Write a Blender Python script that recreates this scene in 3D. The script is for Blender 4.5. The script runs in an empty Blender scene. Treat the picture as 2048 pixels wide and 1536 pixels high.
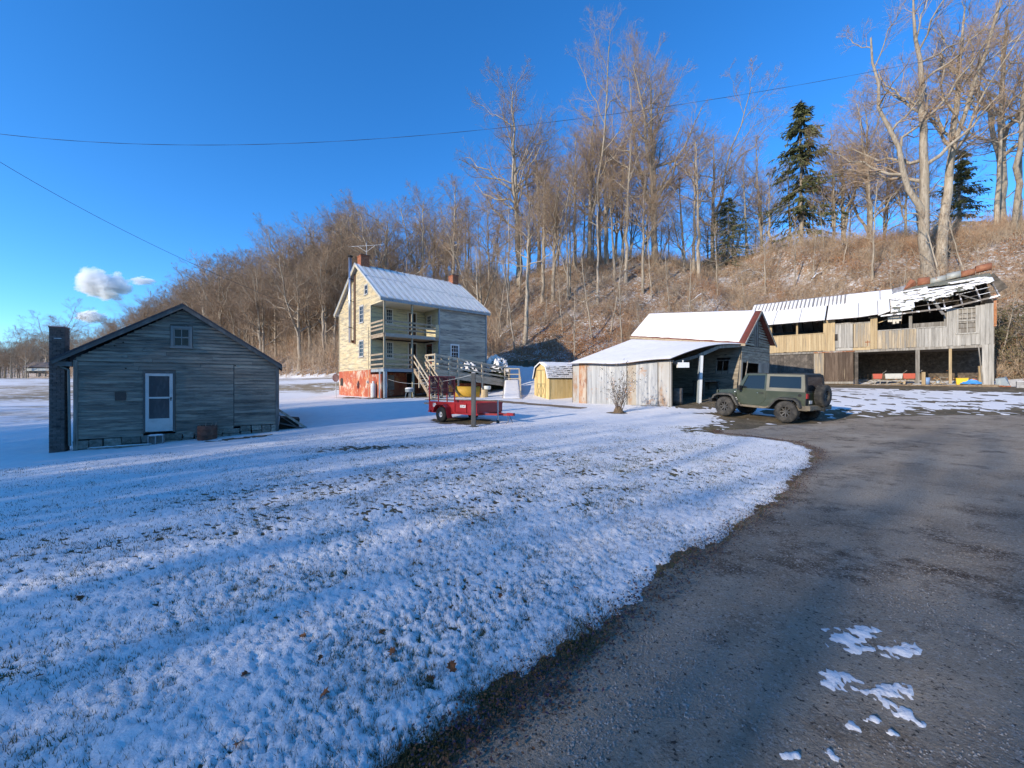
import bpy, math, random
import numpy as np

# ------------------------------------------------------------------ camera, sky, sun, exposure
scene = bpy.context.scene
COL = scene.collection
R = math.radians
EYE = 1.6
cam_data = bpy.data.cameras.new('camera')
cam_data.sensor_width = 36.0
cam_data.lens = 36.0 * 800.0 / 2048.0
cam_data.clip_start = 0.05
cam_data.clip_end = 9000.0
cam = bpy.data.objects.new('camera', cam_data)
cam.location = (0.0, 0.0, EYE)
cam.rotation_euler = (R(90.0), 0.0, 0.0)
COL.objects.link(cam)
scene.camera = cam

SUN_EL = 18.0
SUN_TO = (-0.78, -0.626)                      # horizontal direction towards the sun
world = bpy.data.worlds.new('World')
scene.world = world
world.use_nodes = True
wn = world.node_tree.nodes
wl = world.node_tree.links
bg = wn['Background']
sky = wn.new('ShaderNodeTexSky')
sky.sky_type = 'NISHITA'
sky.sun_disc = False
sky.sun_elevation = R(SUN_EL)
sky.sun_rotation = math.atan2(SUN_TO[0], SUN_TO[1])
sky.altitude = 1200.0
sky.air_density = 1.0
sky.dust_density = 0.05
sky.ozone_density = 4.0
hs = wn.new('ShaderNodeHueSaturation')
hs.inputs['Saturation'].default_value = 1.2
wl.new(sky.outputs[0], hs.inputs['Color'])
tint = wn.new('ShaderNodeMix'); tint.data_type = 'RGBA'; tint.blend_type = 'MULTIPLY'; tint.inputs[0].default_value = 1.0
tint.inputs[7].default_value = (0.70, 0.86, 0.98, 1.0)
wl.new(hs.outputs[0], tint.inputs[6])
wl.new(tint.outputs[2], bg.inputs['Color'])
bg.inputs['Strength'].default_value = 0.14

sun_data = bpy.data.lights.new('sun', 'SUN')
sun_data.energy = 2.5
sun_data.angle = R(0.55)
sun_data.color = (1.0, 0.90, 0.76)
sun = bpy.data.objects.new('sun', sun_data)
COL.objects.link(sun)
_ce = math.cos(R(SUN_EL))
_to = (SUN_TO[0] * _ce, SUN_TO[1] * _ce, math.sin(R(SUN_EL)))
from mathutils import Vector, Matrix
sun.rotation_euler = Vector(_to).to_track_quat('Z', 'Y').to_euler()

scene.view_settings.view_transform = 'Standard'
scene.view_settings.look = 'None'
scene.view_settings.gamma = 1.0
scene.view_settings.use_curve_mapping = False
scene.view_settings.exposure = 1.2
scene.cycles.max_bounces = 6
scene.cycles.diffuse_bounces = 3
scene.cycles.transparent_max_bounces = 12
scene.cycles.volume_bounces = 12

# ------------------------------------------------------------------ small mesh and material tools
def thing(name, label, cat, loc=(0, 0, 0), rz=0.0, group=None):
    o = bpy.data.objects.new(name, None)
    o.empty_display_size = 0.2
    COL.objects.link(o)
    o.location = loc
    o.rotation_euler = (0, 0, rz)
    tag(o, label, cat, group)
    return o

def tag(o, label=None, cat=None, group=None, kind=None):
    if label: o['label'] = label
    if cat: o['category'] = cat
    if group: o['group'] = group
    if kind: o['kind'] = kind
    return o

def link_mesh(name, me, mat, parent=None, smooth=False):
    o = bpy.data.objects.new(name, me)
    COL.objects.link(o)
    if mat is not None and len(me.materials) == 0: me.materials.append(mat)
    if parent is not None: o.parent = parent
    if smooth:
        me.polygons.foreach_set('use_smooth', np.ones(len(me.polygons), dtype=bool))
    return o

def np_mesh(name, verts, faces, mat, parent=None, smooth=False):
    """verts (N,3), faces (M,k) numpy arrays"""
    me = bpy.data.meshes.new(name)
    verts = np.asarray(verts, dtype=np.float32); faces = np.asarray(faces, dtype=np.int32)
    k = faces.shape[1]; m = faces.shape[0]
    me.vertices.add(len(verts)); me.vertices.foreach_set('co', verts.ravel())
    me.loops.add(m * k); me.loops.foreach_set('vertex_index', faces.ravel())
    me.polygons.add(m)
    me.polygons.foreach_set('loop_start', np.arange(0, m * k, k, dtype=np.int32))
    me.polygons.foreach_set('loop_total', np.full(m, k, dtype=np.int32))
    me.update(calc_edges=True)
    me.validate(verbose=False)
    return link_mesh(name, me, mat, parent, smooth)

class MB:
    def __init__(self): self.v = []; self.f = []
    def add(self, vs, fs):
        b = len(self.v); self.v += [tuple(p) for p in vs]; self.f += [tuple(i + b for i in q) for q in fs]; return self
    def box(self, x0, x1, y0, y1, z0, z1):
        return self.hexa([(x0,y0,z0),(x1,y0,z0),(x1,y1,z0),(x0,y1,z0),(x0,y0,z1),(x1,y0,z1),(x1,y1,z1),(x0,y1,z1)])
    def hexa(self, p):
        return self.add(p, [(0,3,2,1),(4,5,6,7),(0,1,5,4),(1,2,6,5),(2,3,7,6),(3,0,4,7)])
    def prism(self, poly, a0, a1, axis='y'):
        """polygon extruded along an axis: axis y -> poly in (x,z); axis x -> (y,z); axis z -> (x,y)"""
        n = len(poly)
        def m(p, a):
            return (p[0], a, p[1]) if axis == 'y' else ((a, p[0], p[1]) if axis == 'x' else (p[0], p[1], a))
        vs = [m(p, a0) for p in poly] + [m(p, a1) for p in poly]
        fs = [tuple(range(n)), tuple(range(2*n-1, n-1, -1))] + [(i, i+n, (i+1) % n + n, (i+1) % n) for i in range(n)]
        return self.add(vs, fs)
    def tube(self, pts, rad, n=8, cap=True):
        pts = [Vector(p) for p in pts]
        if not hasattr(rad, '__len__'): rad = [rad] * len(pts)
        b = len(self.v); k = len(pts); ref = None
        for i, p in enumerate(pts):
            t = (pts[min(i+1, k-1)] - pts[max(i-1, 0)]).normalized()
            if ref is None: ref = Vector((0, 0, 1)) if abs(t.z) < 0.9 else Vector((1, 0, 0))
            a = t.cross(ref).normalized(); c = t.cross(a).normalized(); ref = -c if False else a.cross(t)
            for j in range(n):
                q = p + (a * math.cos(2*math.pi*j/n) + c * math.sin(2*math.pi*j/n)) * rad[i]
                self.v.append(tuple(q))
        for i in range(k-1):
            for j in range(n):
                self.f.append((b+i*n+j, b+i*n+(j+1) % n, b+(i+1)*n+(j+1) % n, b+(i+1)*n+j))
        if cap:
            self.f.append(tuple(b+j for j in range(n-1, -1, -1))); self.f.append(tuple(b+(k-1)*n+j for j in range(n)))
        return self
    def bar(self, p0, p1, w, h, up=(0, 0, 1)):
        """rectangular bar from p0 to p1, w across, h along up"""
        p0 = Vector(p0); p1 = Vector(p1); t = (p1-p0).normalized(); up = Vector(up)
        a = t.cross(up)
        if a.length < 1e-4: a = t.cross(Vector((1, 0, 0)))
        a.normalize(); c = a.cross(t).normalized()
        a = a*w/2; c = c*h/2
        return self.hexa([p0-a-c, p0+a-c, p1+a-c, p1-a-c, p0-a+c, p0+a+c, p1+a+c, p1-a+c])
    def lathe(self, prof, n=24, axis='z', c=(0, 0, 0), cap=True):
        """prof: (r, h) list, revolved"""
        b = len(self.v); k = len(prof)
        for r, h in prof:
            for j in range(n):
                a = 2*math.pi*j/n; x, y = r*math.cos(a), r*math.sin(a)
                q = (x, y, h) if axis == 'z' else ((x, h, y) if axis == 'y' else (h, x, y))
                self.v.append((q[0]+c[0], q[1]+c[1], q[2]+c[2]))
        for i in range(k-1):
            for j in range(n):
                self.f.append((b+i*n+j, b+i*n+(j+1) % n, b+(i+1)*n+(j+1) % n, b+(i+1)*n+j))
        if cap and prof[0][0] > 1e-5: self.f.append(tuple(b+j for j in range(n)))
        if cap and prof[-1][0] > 1e-5: self.f.append(tuple(b+(k-1)*n+j for j in range(n)))
        return self
    def warp(self, fn):
        self.v = [tuple(fn(*p)) for p in self.v]; return self
    def build(self, name, mat, parent=None, smooth=False, bevel=0.0, loc=None, rot=None):
        me = bpy.data.meshes.new(name)
        me.from_pydata(self.v, [], self.f); me.update()
        bm_fix(me)
        o = link_mesh(name, me, mat, parent, smooth)
        if loc: o.location = loc
        if rot: o.rotation_euler = rot
        if bevel:
            md = o.modifiers.new('bevel', 'BEVEL'); md.width = bevel; md.segments = 2; md.limit_method = 'ANGLE'; md.angle_limit = R(35)
            md.harden_normals = False
        return o

import bmesh
def bm_fix(me):
    bm = bmesh.new(); bm.from_mesh(me); bmesh.ops.recalc_face_normals(bm, faces=bm.faces); bm.to_mesh(me); bm.free()

def smooth_by_angle(o, deg=40):
    me = o.data
    me.polygons.foreach_set('use_smooth', np.ones(len(me.polygons), dtype=bool))
    try: me.set_sharp_from_angle(angle=R(deg))
    except Exception: pass
    return o

def copy_part(o, parent, loc=None, name=None):
    c = o.copy(); COL.objects.link(c); c.parent = parent
    if loc is not None: c.location = loc
    return c

def copy_tree(o, parent=None):
    c = o.copy(); COL.objects.link(c); c.parent = parent
    for ch in list(o.children): copy_tree(ch, c)
    return c

# vectorised perlin noise
def _hash(ix, iy, seed):
    h = (ix.astype(np.int64) * 374761393 + iy.astype(np.int64) * 668265263 + seed * 974711) & 0xFFFFFFFF
    h = ((h ^ (h >> 13)) * 1274126177) & 0xFFFFFFFF
    h = (h ^ (h >> 16)) & 0xFFFF
    return h.astype(np.float64) / 65536.0 * 2 * np.pi
def perlin(x, y, seed=0):
    x = np.asarray(x, dtype=np.float64); y = np.asarray(y, dtype=np.float64)
    ix = np.floor(x); iy = np.floor(y); fx = x-ix; fy = y-iy
    def g(dx, dy):
        a = _hash(ix+dx, iy+dy, seed)
        return np.cos(a)*(fx-dx) + np.sin(a)*(fy-dy)
    ux = fx*fx*fx*(fx*(fx*6-15)+10); uy = fy*fy*fy*(fy*(fy*6-15)+10)
    a = g(0, 0)*(1-ux) + g(1, 0)*ux; b = g(0, 1)*(1-ux) + g(1, 1)*ux
    return (a*(1-uy) + b*uy) * 1.4
def fbm(x, y, seed=0, oct=4):
    s = 0; a = 1.0; t = 0
    for i in range(oct):
        s = s + a*perlin(x*2**i, y*2**i, seed+i*17); t += a; a *= 0.5
    return s/t
def sstep(a, b, x):
    t = np.clip((x-a)/(b-a), 0, 1); return t*t*(3-2*t)

# materials -----------------------------------------------------------------
MATS = {}
def mat(name, base, layers=(), rough=0.85, metal=0.0, spec=0.3, rnd=0.0, bump=None, coord='Object', snow=0.0, alpha=None, trans=0.0, coat=0.0, rough_noise=None):
    """layers: (colour, (sx,sy,sz), lo, hi[, detail[, roughness]]) mixed over the base where noise passes lo..hi"""
    if name in MATS: return MATS[name]
    m = bpy.data.materials.new(name); m.use_nodes = True
    nt = m.node_tree; N = nt.nodes; L = nt.links
    p = N['Principled BSDF']
    p.inputs['Roughness'].default_value = rough; p.inputs['Metallic'].default_value = metal
    p.inputs['Specular IOR Level'].default_value = spec
    if trans: p.inputs['Transmission Weight'].default_value = trans
    if coat: p.inputs['Coat Weight'].default_value = coat; p.inputs['Coat Roughness'].default_value = 0.12
    tc = N.new('ShaderNodeTexCoord')
    src = tc.outputs['Object']
    if coord == 'World':
        g = N.new('ShaderNodeNewGeometry'); src = g.outputs['Position']
    oi = N.new('ShaderNodeObjectInfo')
    col = None
    def rgb(c):
        n = N.new('ShaderNodeRGB'); n.outputs[0].default_value = (c[0], c[1], c[2], 1); return n.outputs[0]
    col = rgb(base)
    def noise(sc, detail=5.0, rgh=0.6, off=0.0):
        mp = N.new('ShaderNodeMapping'); mp.inputs['Scale'].default_value = sc if hasattr(sc, '__len__') else (sc, sc, sc)
        mp.inputs['Location'].default_value = (off, off*1.7, off*0.6)
        L.new(src, mp.inputs['Vector'])
        v = mp.outputs[0]
        if rnd:                                   # shift the pattern from object to object
            add = N.new('ShaderNodeVectorMath'); add.operation = 'ADD'
            cm = N.new('ShaderNodeVectorMath'); cm.operation = 'SCALE'; cm.inputs['Scale'].default_value = 37.0
            cb = N.new('ShaderNodeCombineXYZ'); 
            for i in range(3): L.new(oi.outputs['Random'], cb.inputs[i])
            L.new(cb.outputs[0], cm.inputs[0]); L.new(v, add.inputs[0]); L.new(cm.outputs[0], add.inputs[1]); v = add.outputs[0]
        n = N.new('ShaderNodeTexNoise'); n.inputs['Scale'].default_value = 1.0
        n.inputs['Detail'].default_value = detail; n.inputs['Roughness'].default_value = rgh
        L.new(v, n.inputs['Vector']); return n.outputs['Fac']
    for i, ly in enumerate(layers):
        c, sc, lo, hi = ly[:4]
        f = noise(sc, ly[4] if len(ly) > 4 else 5.0, ly[5] if len(ly) > 5 else 0.6, i*3.1+1.0)
        mr = N.new('ShaderNodeMapRange'); mr.inputs['From Min'].default_value = lo; mr.inputs['From Max'].default_value = hi
        L.new(f, mr.inputs['Value'])
        mx = N.new('ShaderNodeMix'); mx.data_type = 'RGBA'
        L.new(mr.outputs[0], mx.inputs['Factor']); L.new(col, mx.inputs[6]); L.new(rgb(c), mx.inputs[7]); col = mx.outputs[2]
    if rnd:
        h = N.new('ShaderNodeHueSaturation')
        mr = N.new('ShaderNodeMapRange'); mr.inputs['To Min'].default_value = 1-rnd; mr.inputs['To Max'].default_value = 1+rnd
        L.new(oi.outputs['Random'], mr.inputs['Value']); L.new(mr.outputs[0], h.inputs['Value']); L.new(col, h.inputs['Color']); col = h.outputs[0]
    if snow:                                      # thin snow lying on upward faces
        g = N.new('ShaderNodeNewGeometry'); sx = N.new('ShaderNodeSeparateXYZ'); L.new(g.outputs['Normal'], sx.inputs[0])
        f = noise(2.2, 3.0, 0.5, 9.0)
        ad = N.new('ShaderNodeMath'); ad.operation = 'MULTIPLY_ADD'; ad.inputs[1].default_value = 0.8
        L.new(f, ad.inputs[0]); L.new(sx.outputs['Z'], ad.inputs[2])
        mr = N.new('ShaderNodeMapRange'); mr.inputs['From Min'].default_value = 1.45-snow; mr.inputs['From Max'].default_value = 1.6-snow
        L.new(ad.outputs[0], mr.inputs['Value'])
        mx = N.new('ShaderNodeMix'); mx.data_type = 'RGBA'
        L.new(mr.outputs[0], mx.inputs['Factor']); L.new(col, mx.inputs[6]); L.new(rgb((0.8, 0.8, 0.8)), mx.inputs[7]); col = mx.outputs[2]
    L.new(col, p.inputs['Base Color'])
    if bump:
        sc, strength, dist = bump
        b = N.new('ShaderNodeBump'); b.inputs['Strength'].default_value = strength; b.inputs['Distance'].default_value = dist
        L.new(noise(sc, 6.0, 0.65, 5.0), b.inputs['Height']); L.new(b.outputs[0], p.inputs['Normal'])
    MATS[name] = m
    return m

SNOW = mat('snow', (0.87, 0.825, 0.77), [((0.78, 0.735, 0.69), 3.0, 0.45, 0.75)], rough=0.7, spec=0.2, bump=(34.0, 0.7, 0.02), coord='World')

# ------------------------------------------------------------------ ground heights
_C = np.array([
    (0, 0, 0), (0, 3, 0), (-3, 3, -.04), (4, 3, 0.0), (-8, 4, -.25), (-14, 5, -.6), (8, 6, 0.0), (3, 9, 0.0), (-3, 9, -.03), (12, 9, .05),
    (-14.2, 12.5, -.55), (-11.5, 13.9, -.40), (-9, 15.4, -.24), (-8, 19, -.02), (-3, 17.3, -.04), (-1.5, 15.3, -.03), (3, 15, .04),
    (10.7, 15.5, .12), (9.4, 17.8, .23), (7.9, 20, .45), (5.9, 22.6, .43), (3.84, 25.2, .42), (2.2, 27, .55), (0, 26, .55), (-.5, 30, .75), (1, 33, 1.15), (4, 38, 2.3), (0, 43, 3.6), (9, 42, 3.7), (13, 37, 2.6), (18, 39, 3.2), (-6, 47, 3.8),
    (-9.25, 28.8, .58), (-4, 27, .5), (-15.5, 35.5, .62), (-2.3, 34.8, .95), (-12, 24, .3), (-17, 20, -.1),
    (30, 25, 1.42), (25, 29, 1.5), (21, 33, 1.7), (13.5, 23.5, 1.0), (16.8, 26, 1.25), (20, 20, .75), (22, 14, .25), (30, 16, .7), (40, 22, 1.6),
    (-22, 14, -.9), (-25, 22, -.4), (-29, 24, -.2), (-35, 30, .2), (-29, 53, 2.3), (-59, 70, 2.5), (-45, 45, 1.5), (-70, 60, 2.1), (-90, 75, 2.7), (-100, 60, 2.4),
    (0, -10, 0), (-15, -10, -.3), (20, -10, .2), (-40, 0, -.8), (-60, 20, -.2), (40, 0, .8), (0, -60, 1.5), (60, 20, 2.5), (0, 60, 3), (60, 60, 4), (-100, 100, 3), (-60, -60, 1), (-105, 20, 1.0)], dtype=float)
def _rbf_fit():
    P = _C[:, :2]; n = len(P)
    D = np.sqrt(((P[:, None]-P[None])**2).sum(-1))
    A = np.zeros((n+1, n+1)); A[:n, :n] = -D - 0.0; A[:n, :n] += -0.15*np.eye(n)*-1; A[:n, n] = 1; A[n, :n] = 1
    A[:n, :n] = -np.sqrt(D*D+4.0)
    b = np.append(_C[:, 2], 0); return np.linalg.solve(A, b)
_W = _rbf_fit()
def base_h(x, y):
    r = np.hypot(x, y); k = np.where(r > 115, 115/np.maximum(r, 1e-6), 1.0); x = x*k; y = y*k
    z = np.full(x.shape, _W[-1])
    for (cx, cy, _), w in zip(_C, _W[:-1]): z = z - w*np.sqrt((x-cx)**2+(y-cy)**2+4.0)
    return z

# the wooded hillside behind the buildings: its foot runs from right-near to left-far
_FX = np.array([-900, -300, -220, -140, -90, -59, -29, -15, -9, -4, 1, 6, 14, 21, 27, 36, 48, 70, 110, 300], dtype=float)
_FY = np.array([700, 240, 180, 121, 90, 72, 55.5, 50.5, 48.5, 46, 43, 41.5, 40, 39, 36, 27.5, 20.5, 12, 2, -40], dtype=float)
_gx = np.linspace(-900, 300, 4801); _gy = np.interp(_gx, _FX, _FY)
_k = np.exp(-np.linspace(-2, 2, 25)**2); _k /= _k.sum(); _gy = np.convolve(np.pad(_gy, 12, mode='edge'), _k, mode='valid')
_gs = 1/np.sqrt(1+np.gradient(_gy, _gx)**2)
def hill_d(x, y): return (y-np.interp(x, _gx, _gy))*np.interp(x, _gx, _gs)
_HX = np.array([-900, -220, -140, -90, -59, -29, -10, 0, 10, 30, 50, 300]); _HH = np.array([10, 10, 12.0, 14.0, 15.5, 16.5, 16.5, 16.6, 18.3, 18.0, 15.6, 14])
_crx = np.array([-140, -110, -73, -54, -44, -38, -33, -27, -17, 0, 30], dtype=float)
_cry = np.array([2, -3, -8, -9, -11, -15.5, -19.5, -23, -30, -42, -62], dtype=float)
REAR_H = 4.5
def rear_d(x, y):
    c = np.interp(x, _crx, _cry); return (c-y)*0.82
def hill_h(x, y):
    d = hill_d(x, y); H = np.interp(x, _HX, _HH); s = np.clip(d/25.0, 0, 1)
    p = 0.55*s + 0.45*(s*s*(3-2*s))
    z = H*p + np.clip(d-25, 0, 60)*0.03
    z = z + np.clip(d, 0, 6)/6*(0.5*fbm(x*.12, y*.12, 5, 3) + 0.12*fbm(x*.7, y*.7, 9, 2))
    # the rise behind the viewpoint that shades the lawn
    rd = rear_d(x, y); q = sstep(-30, 2, rd)
    fade = sstep(26, 5, x)*sstep(-150, -120, x)
    z = z + REAR_H*q*fade
    # far hill on the left
    far = np.exp(-(((x+560)/210)**2 + ((y-430)/120)**2))
    return z + 26*far
def H(x, y):
    x = np.asarray(x, dtype=float); y = np.asarray(y, dtype=float)
    return base_h(x, y) + hill_h(x, y)
def gz(x, y): return float(H(np.array([x]), np.array([y]))[0])

# ------------------------------------------------------------------ driveway outline
DRIVE = np.array([(-1.6, -4), (-.72, .4), (-.26, 1.67), (.28, 2.13), (1.19, 3.1), (2.4, 4.24), (3.8, 5.5), (5.1, 6.9), (6.5, 8.4), (7.4, 9.6), (7.7, 10.8), (7.2, 11.9),
                  (6.6, 12.8), (6.9, 13.4), (8.2, 13.7), (9.4, 14.6), (11.6, 14.9), (13.2, 15.6), (17, 15.9), (22, 15.6), (34, 14.5), (46, 11), (46, 6), (22, 6.5), (12, 2.5), (6.5, -4)], dtype=float)
def poly_sd(x, y, P):
    """signed distance, positive outside"""
    d = np.full(x.shape, 1e9); inside = np.zeros(x.shape, bool); n = len(P)
    for i in range(n):
        ax, ay = P[i]; bx, by = P[(i+1) % n]; ex, ey = bx-ax, by-ay
        t = np.clip(((x-ax)*ex+(y-ay)*ey)/(ex*ex+ey*ey), 0, 1)
        d = np.minimum(d, np.hypot(x-ax-t*ex, y-ay-t*ey))
        c = ((ay > y) != (by > y)) & (x < (bx-ax)*(y-ay)/(by-ay+1e-12)+ax)
        inside ^= c
    return np.where(inside, -d, d)
def seg_d(x, y, a, b):
    ex, ey = b[0]-a[0], b[1]-a[1]; t = np.clip(((x-a[0])*ex+(y-a[1])*ey)/(ex*ex+ey*ey), 0, 1)
    return np.hypot(x-a[0]-t*ex, y-a[1]-t*ey)
PATH_PTS = [(-5.6, 27.9), (-3.0, 26.6), (0.2, 24.6), (2.4, 23.4), (3.6, 21.8)]

def snow_t(x, y):
    """snow thickness over the soil; negative where the soil shows"""
    r = np.hypot(x, y)
    big = fbm(x*.33, y*.33, 21, 3); mid = fbm(x*1.7, y*1.7, 31, 3)
    lump = 0.6*perlin(x*6.3+.35*y, y*6.3, 41) + 0.9*perlin(x*15, y*15, 42)*np.clip((17-r)/6, .3, 1) + 0.75*perlin(x*33, y*33, 43)*np.clip((9-r)/4, 0, 1)
    t = 0.0128 + 0.0138*lump*np.clip(1.15-.02*r, .6, 1.1) + 0.007*mid
    # creases between the clumps where the grass holds the snow apart
    cz = .5+.9*fbm(x*.8, y*.8, 23, 3); nf = np.clip((11-r)/4, 0, 1)
    wx, wy = x+.05*perlin(x*7, y*7, 46), y+.05*perlin(x*7, y*7, 47)
    t = t + .006 - np.clip(cz, 0, 1.2)*(.019*np.exp(-(perlin(wx*8.5, wy*8.5, 44)/.075)**2) + .015*nf*np.exp(-(perlin(wx*19, wy*19, 45)/.10)**2))
    # thinner, grassier stretches of the lawn
    thin = np.exp(-(((x-1.5)/5.5)**2+((y-8.2)/2.4)**2))*0.011 + np.exp(-(((x+3.2)/2.5)**2+((y-6.0)/1.4)**2))*0.009 + np.exp(-(((x+4.2)/1.6)**2+((y-10.5)/.7)**2))*0.018
    t = t - thin - 0.009*np.clip(-big, 0, 1) - 0.008*sstep(.25, .6, mid)
    sd = poly_sd(x, y, DRIVE)
    e = (sd + 0.16*perlin(x*1.6, y*1.6, 51) + 0.10*perlin(x*5, y*5, 52) + 0.05*perlin(x*13, y*13, 53) - 0.12)
    t = np.where(e < 0.45, t*np.clip(e/0.18, -1, 1) + 0.010*np.clip(e/.2, 0, 1)*np.clip(1-e/.45, 0, 1), t)
    t = np.where(e < 0.0, np.minimum(t, -0.03*np.clip(-e/.05, 0, 1)-.002), t)
    # bare ground by the barn and the tracks round the car
    wild = fbm(x*.9, y*1.5, 61, 4)
    yard = sstep(7, 9, x)*sstep(13.2, 14.2, y)
    trk = np.exp(-(seg_d(x, y, (6.5, 13.6), (11, 15.8))/0.9)**2)
    apron = np.exp(-(seg_d(x, y, (29.4, 23.9), (23.2, 29.6))/1.3)**2)
    far_edge = sstep(2.5, 0.0, sd)
    t = t - yard*(0.006 + 0.055*sstep(.10, .42, wild) + 0.03*far_edge*(1+2.5*perlin(x*2.2, y*3.5, 71))) - trk*0.03*(1+2*perlin(x*2, y*4, 72)) - apron*0.08
    # under and round things
    def hole(cx, cy, a, b, k=0.07, rot=0.0):
        c, s = math.cos(rot), math.sin(rot); u = (x-cx)*c+(y-cy)*s; w = -(x-cx)*s+(y-cy)*c
        return k*np.exp(-((u/a)**2+(w/b)**2)**2)*(.75+.9*perlin(x*2.3, y*2.3, 65)+.5*perlin(x*6, y*6, 66))
    t = t - hole(-2.2, 17.4, 1.7, .95, .09, -.7) - hole(9.9, 16.8, 1.5, 1.0, .05, 1.9) - hole(9.8, 23.4, 3.4, 3.0, .2, -.9) - hole(-8.2, 30.6, 2.8, 1.6, .12, .73)
    t = t - hole(-13.0, 31.6, .55, 3.3, .06, .72) - hole(-1.47, 15.3, .2, .2, .08) - hole(5.02, 18.9, .5, .4, .08) - hole(-9.6, 14.2, 1.2, .45, .03, .52)
    t = t - 0.05*np.exp(-(np.minimum.reduce([seg_d(x, y, PATH_PTS[i], PATH_PTS[i+1]) for i in range(4)])/0.42)**4)
    # the fields on the left thin out in the distance, and the hill takes over
    t = t - sstep(29, 42, r+6*mid)*0.05*sstep(-14, -22, x) - sstep(-1.5, 3.0, hill_d(x, y)+1.2*mid)*0.2
    # loose patches lying on the drive
    for cx, cy, a, b, ro in ((2.14, 2.52, .26, .09, .35), (2.31, 2.38, .20, .07, .25), (2.08, 2.40, .12, .05, .3), (1.75, 2.15, .17, .09, .4), (1.95, 2.06, .17, .07, .3), (1.87, 1.93, .08, .10, .5), (1.57, 1.85, .04, .045, 0), (1.70, 1.87, .05, .04, .4),
                           (1.17, 1.70, .05, .03, 0), (1.36, 1.70, .04, .03, 0), (1.72, 1.80, .03, .025, 0), (2.02, 2.58, .05, .02, .3), (1.9, 2.42, .03, .02, 0), (9.0, 6.2, .05, .03, 0), (6.3, 10.1, .5, .12, .9)):
        c, s = math.cos(ro), math.sin(ro); u = (x-cx)*c+(y-cy)*s; w = -(x-cx)*s+(y-cy)*c
        q = 1-(u/a)**2-(w/b)**2
        pt = np.where(q > -3, 0.020*q*1.0 + 0.020*perlin(x*10+y*6, y*24, 81)+.015*perlin(x*30, y*46, 82)+.001, -1.0)
        pt = np.minimum(pt*1.1, 0.024+.010*perlin(x*20, y*26, 83))
        t = np.maximum(t, np.where(sd < 0.0, pt, -1.0))
    return t

# ------------------------------------------------------------------ one polar sheet of vertices shared by soil, drive and snow
def _rings():
    r = [0.35]; 
    while r[-1] < 3000:
        c = r[-1]; r.append(c*(1.010 if 1.2 < c < 48 else (1.018 if 48 <= c < 150 else 1.06)))
    return np.array(r)
_fine = np.arange(-58.0, 58.01, 0.3)
_ang = np.concatenate([_fine, np.arange(61.0, 301.9, 3.0)])
_rr = _rings(); NA = len(_ang); NR = len(_rr)
_a = np.radians(_ang)
GX = _rr[:, None]*np.sin(_a)[None]; GY = _rr[:, None]*np.cos(_a)[None]
GZ = H(GX, GY)
_near = GX**2+GY**2 < 50**2
GZ = GZ + np.where(_near, 0.012*fbm(GX*1.1, GY*1.1, 3, 3), 0.0)
_id = np.arange(NR*NA).reshape(NR, NA)
_nx = np.roll(_id, -1, axis=1)
QUAD = np.stack([_id[:-1], _nx[:-1], _nx[1:], _id[1:]], axis=-1).reshape(-1, 4)[:, ::-1]
VX, VY, VZ = GX.ravel(), GY.ravel(), GZ.ravel()
def compact(z, quads):
    u, inv = np.unique(quads, return_inverse=True)
    return np.stack([VX[u], VY[u], z[u]], axis=1), inv.reshape(quads.shape)
_hd = hill_d(VX, VY)
_isnear = (np.hypot(VX, VY) < 52) & (np.tile(_ang, NR) <= 58.0)
T = np.full(VX.shape, -1.0)
T[_isnear] = snow_t(VX[_isnear], VY[_isnear])
SD = poly_sd(VX, VY, DRIVE)

SOIL = mat('soil_and_dead_grass', (0.125, 0.095, 0.055), [((0.23, 0.175, 0.105), 1.3, 0.42, 0.62), ((0.06, 0.065, 0.025), 5.0, 0.5, 0.7), ((0.08, 0.05, 0.03), 23.0, 0.5, 0.62), ((0.22, 0.17, 0.10), (60, 60, 60), 0.6, 0.7)],
           rough=0.95, bump=(40.0, 0.8, 0.03), coord='World')
FIELD = mat('winter_field', (0.36, 0.28, 0.18), [((0.26, 0.20, 0.12), 0.35, 0.4, 0.65), ((0.82, 0.80, 0.78), (0.045, 0.12, 0.1), 0.44, 0.56, 9.0, 0.75), ((0.80, 0.78, 0.76), (0.5, 1.4, 1), 0.53, 0.60, 6.0, 0.7)], rough=0.95, coord='World')
LITTER = mat('leaf_litter_hillside', (0.28, 0.18, 0.11), [((0.38, 0.24, 0.14), 0.9, 0.4, 0.65), ((0.09, 0.06, 0.04), 2.6, 0.5, 0.72), ((0.72, 0.70, 0.67), (0.22, 0.22, 0.22), 0.51, 0.62, 12.0, 0.86), ((0.72, 0.70, 0.67), (3.2, 3.2, 3.2), 0.54, 0.61, 6.0, 0.75)],
             rough=0.95, bump=(7.0, 1.0, 0.25), coord='World')
_qc = QUAD
_hq = _hd[_qc].min(axis=1) > 0.6
_rq = np.hypot(VX, VY)[_qc].min(axis=1)
_rear = (rear_d(VX, VY)[_qc].max(axis=1) > -30) & (VY[_qc].max(axis=1) < 20)
hillmask = _hq | (_rear & (VX[_qc].mean(axis=1) < 20)) | ((_rq > 330) & (VX[_qc].mean(axis=1) < -260))
fieldmask = (~hillmask) & ((_rq > 46) | ((_rq > 27) & (VX[_qc].mean(axis=1) < -13.5)))
for nm, mk, mt in (('hill', hillmask, LITTER), ('field', fieldmask, FIELD), ('ground', ~(hillmask | fieldmask), SOIL)):
    v, f = compact(VZ, QUAD[mk]); tag(np_mesh(nm, v, f, mt, smooth=True), kind='structure')
# fill the small disc under the viewpoint
_c0 = np.stack([VX[:NA], VY[:NA], VZ[:NA]], 1)

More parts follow.
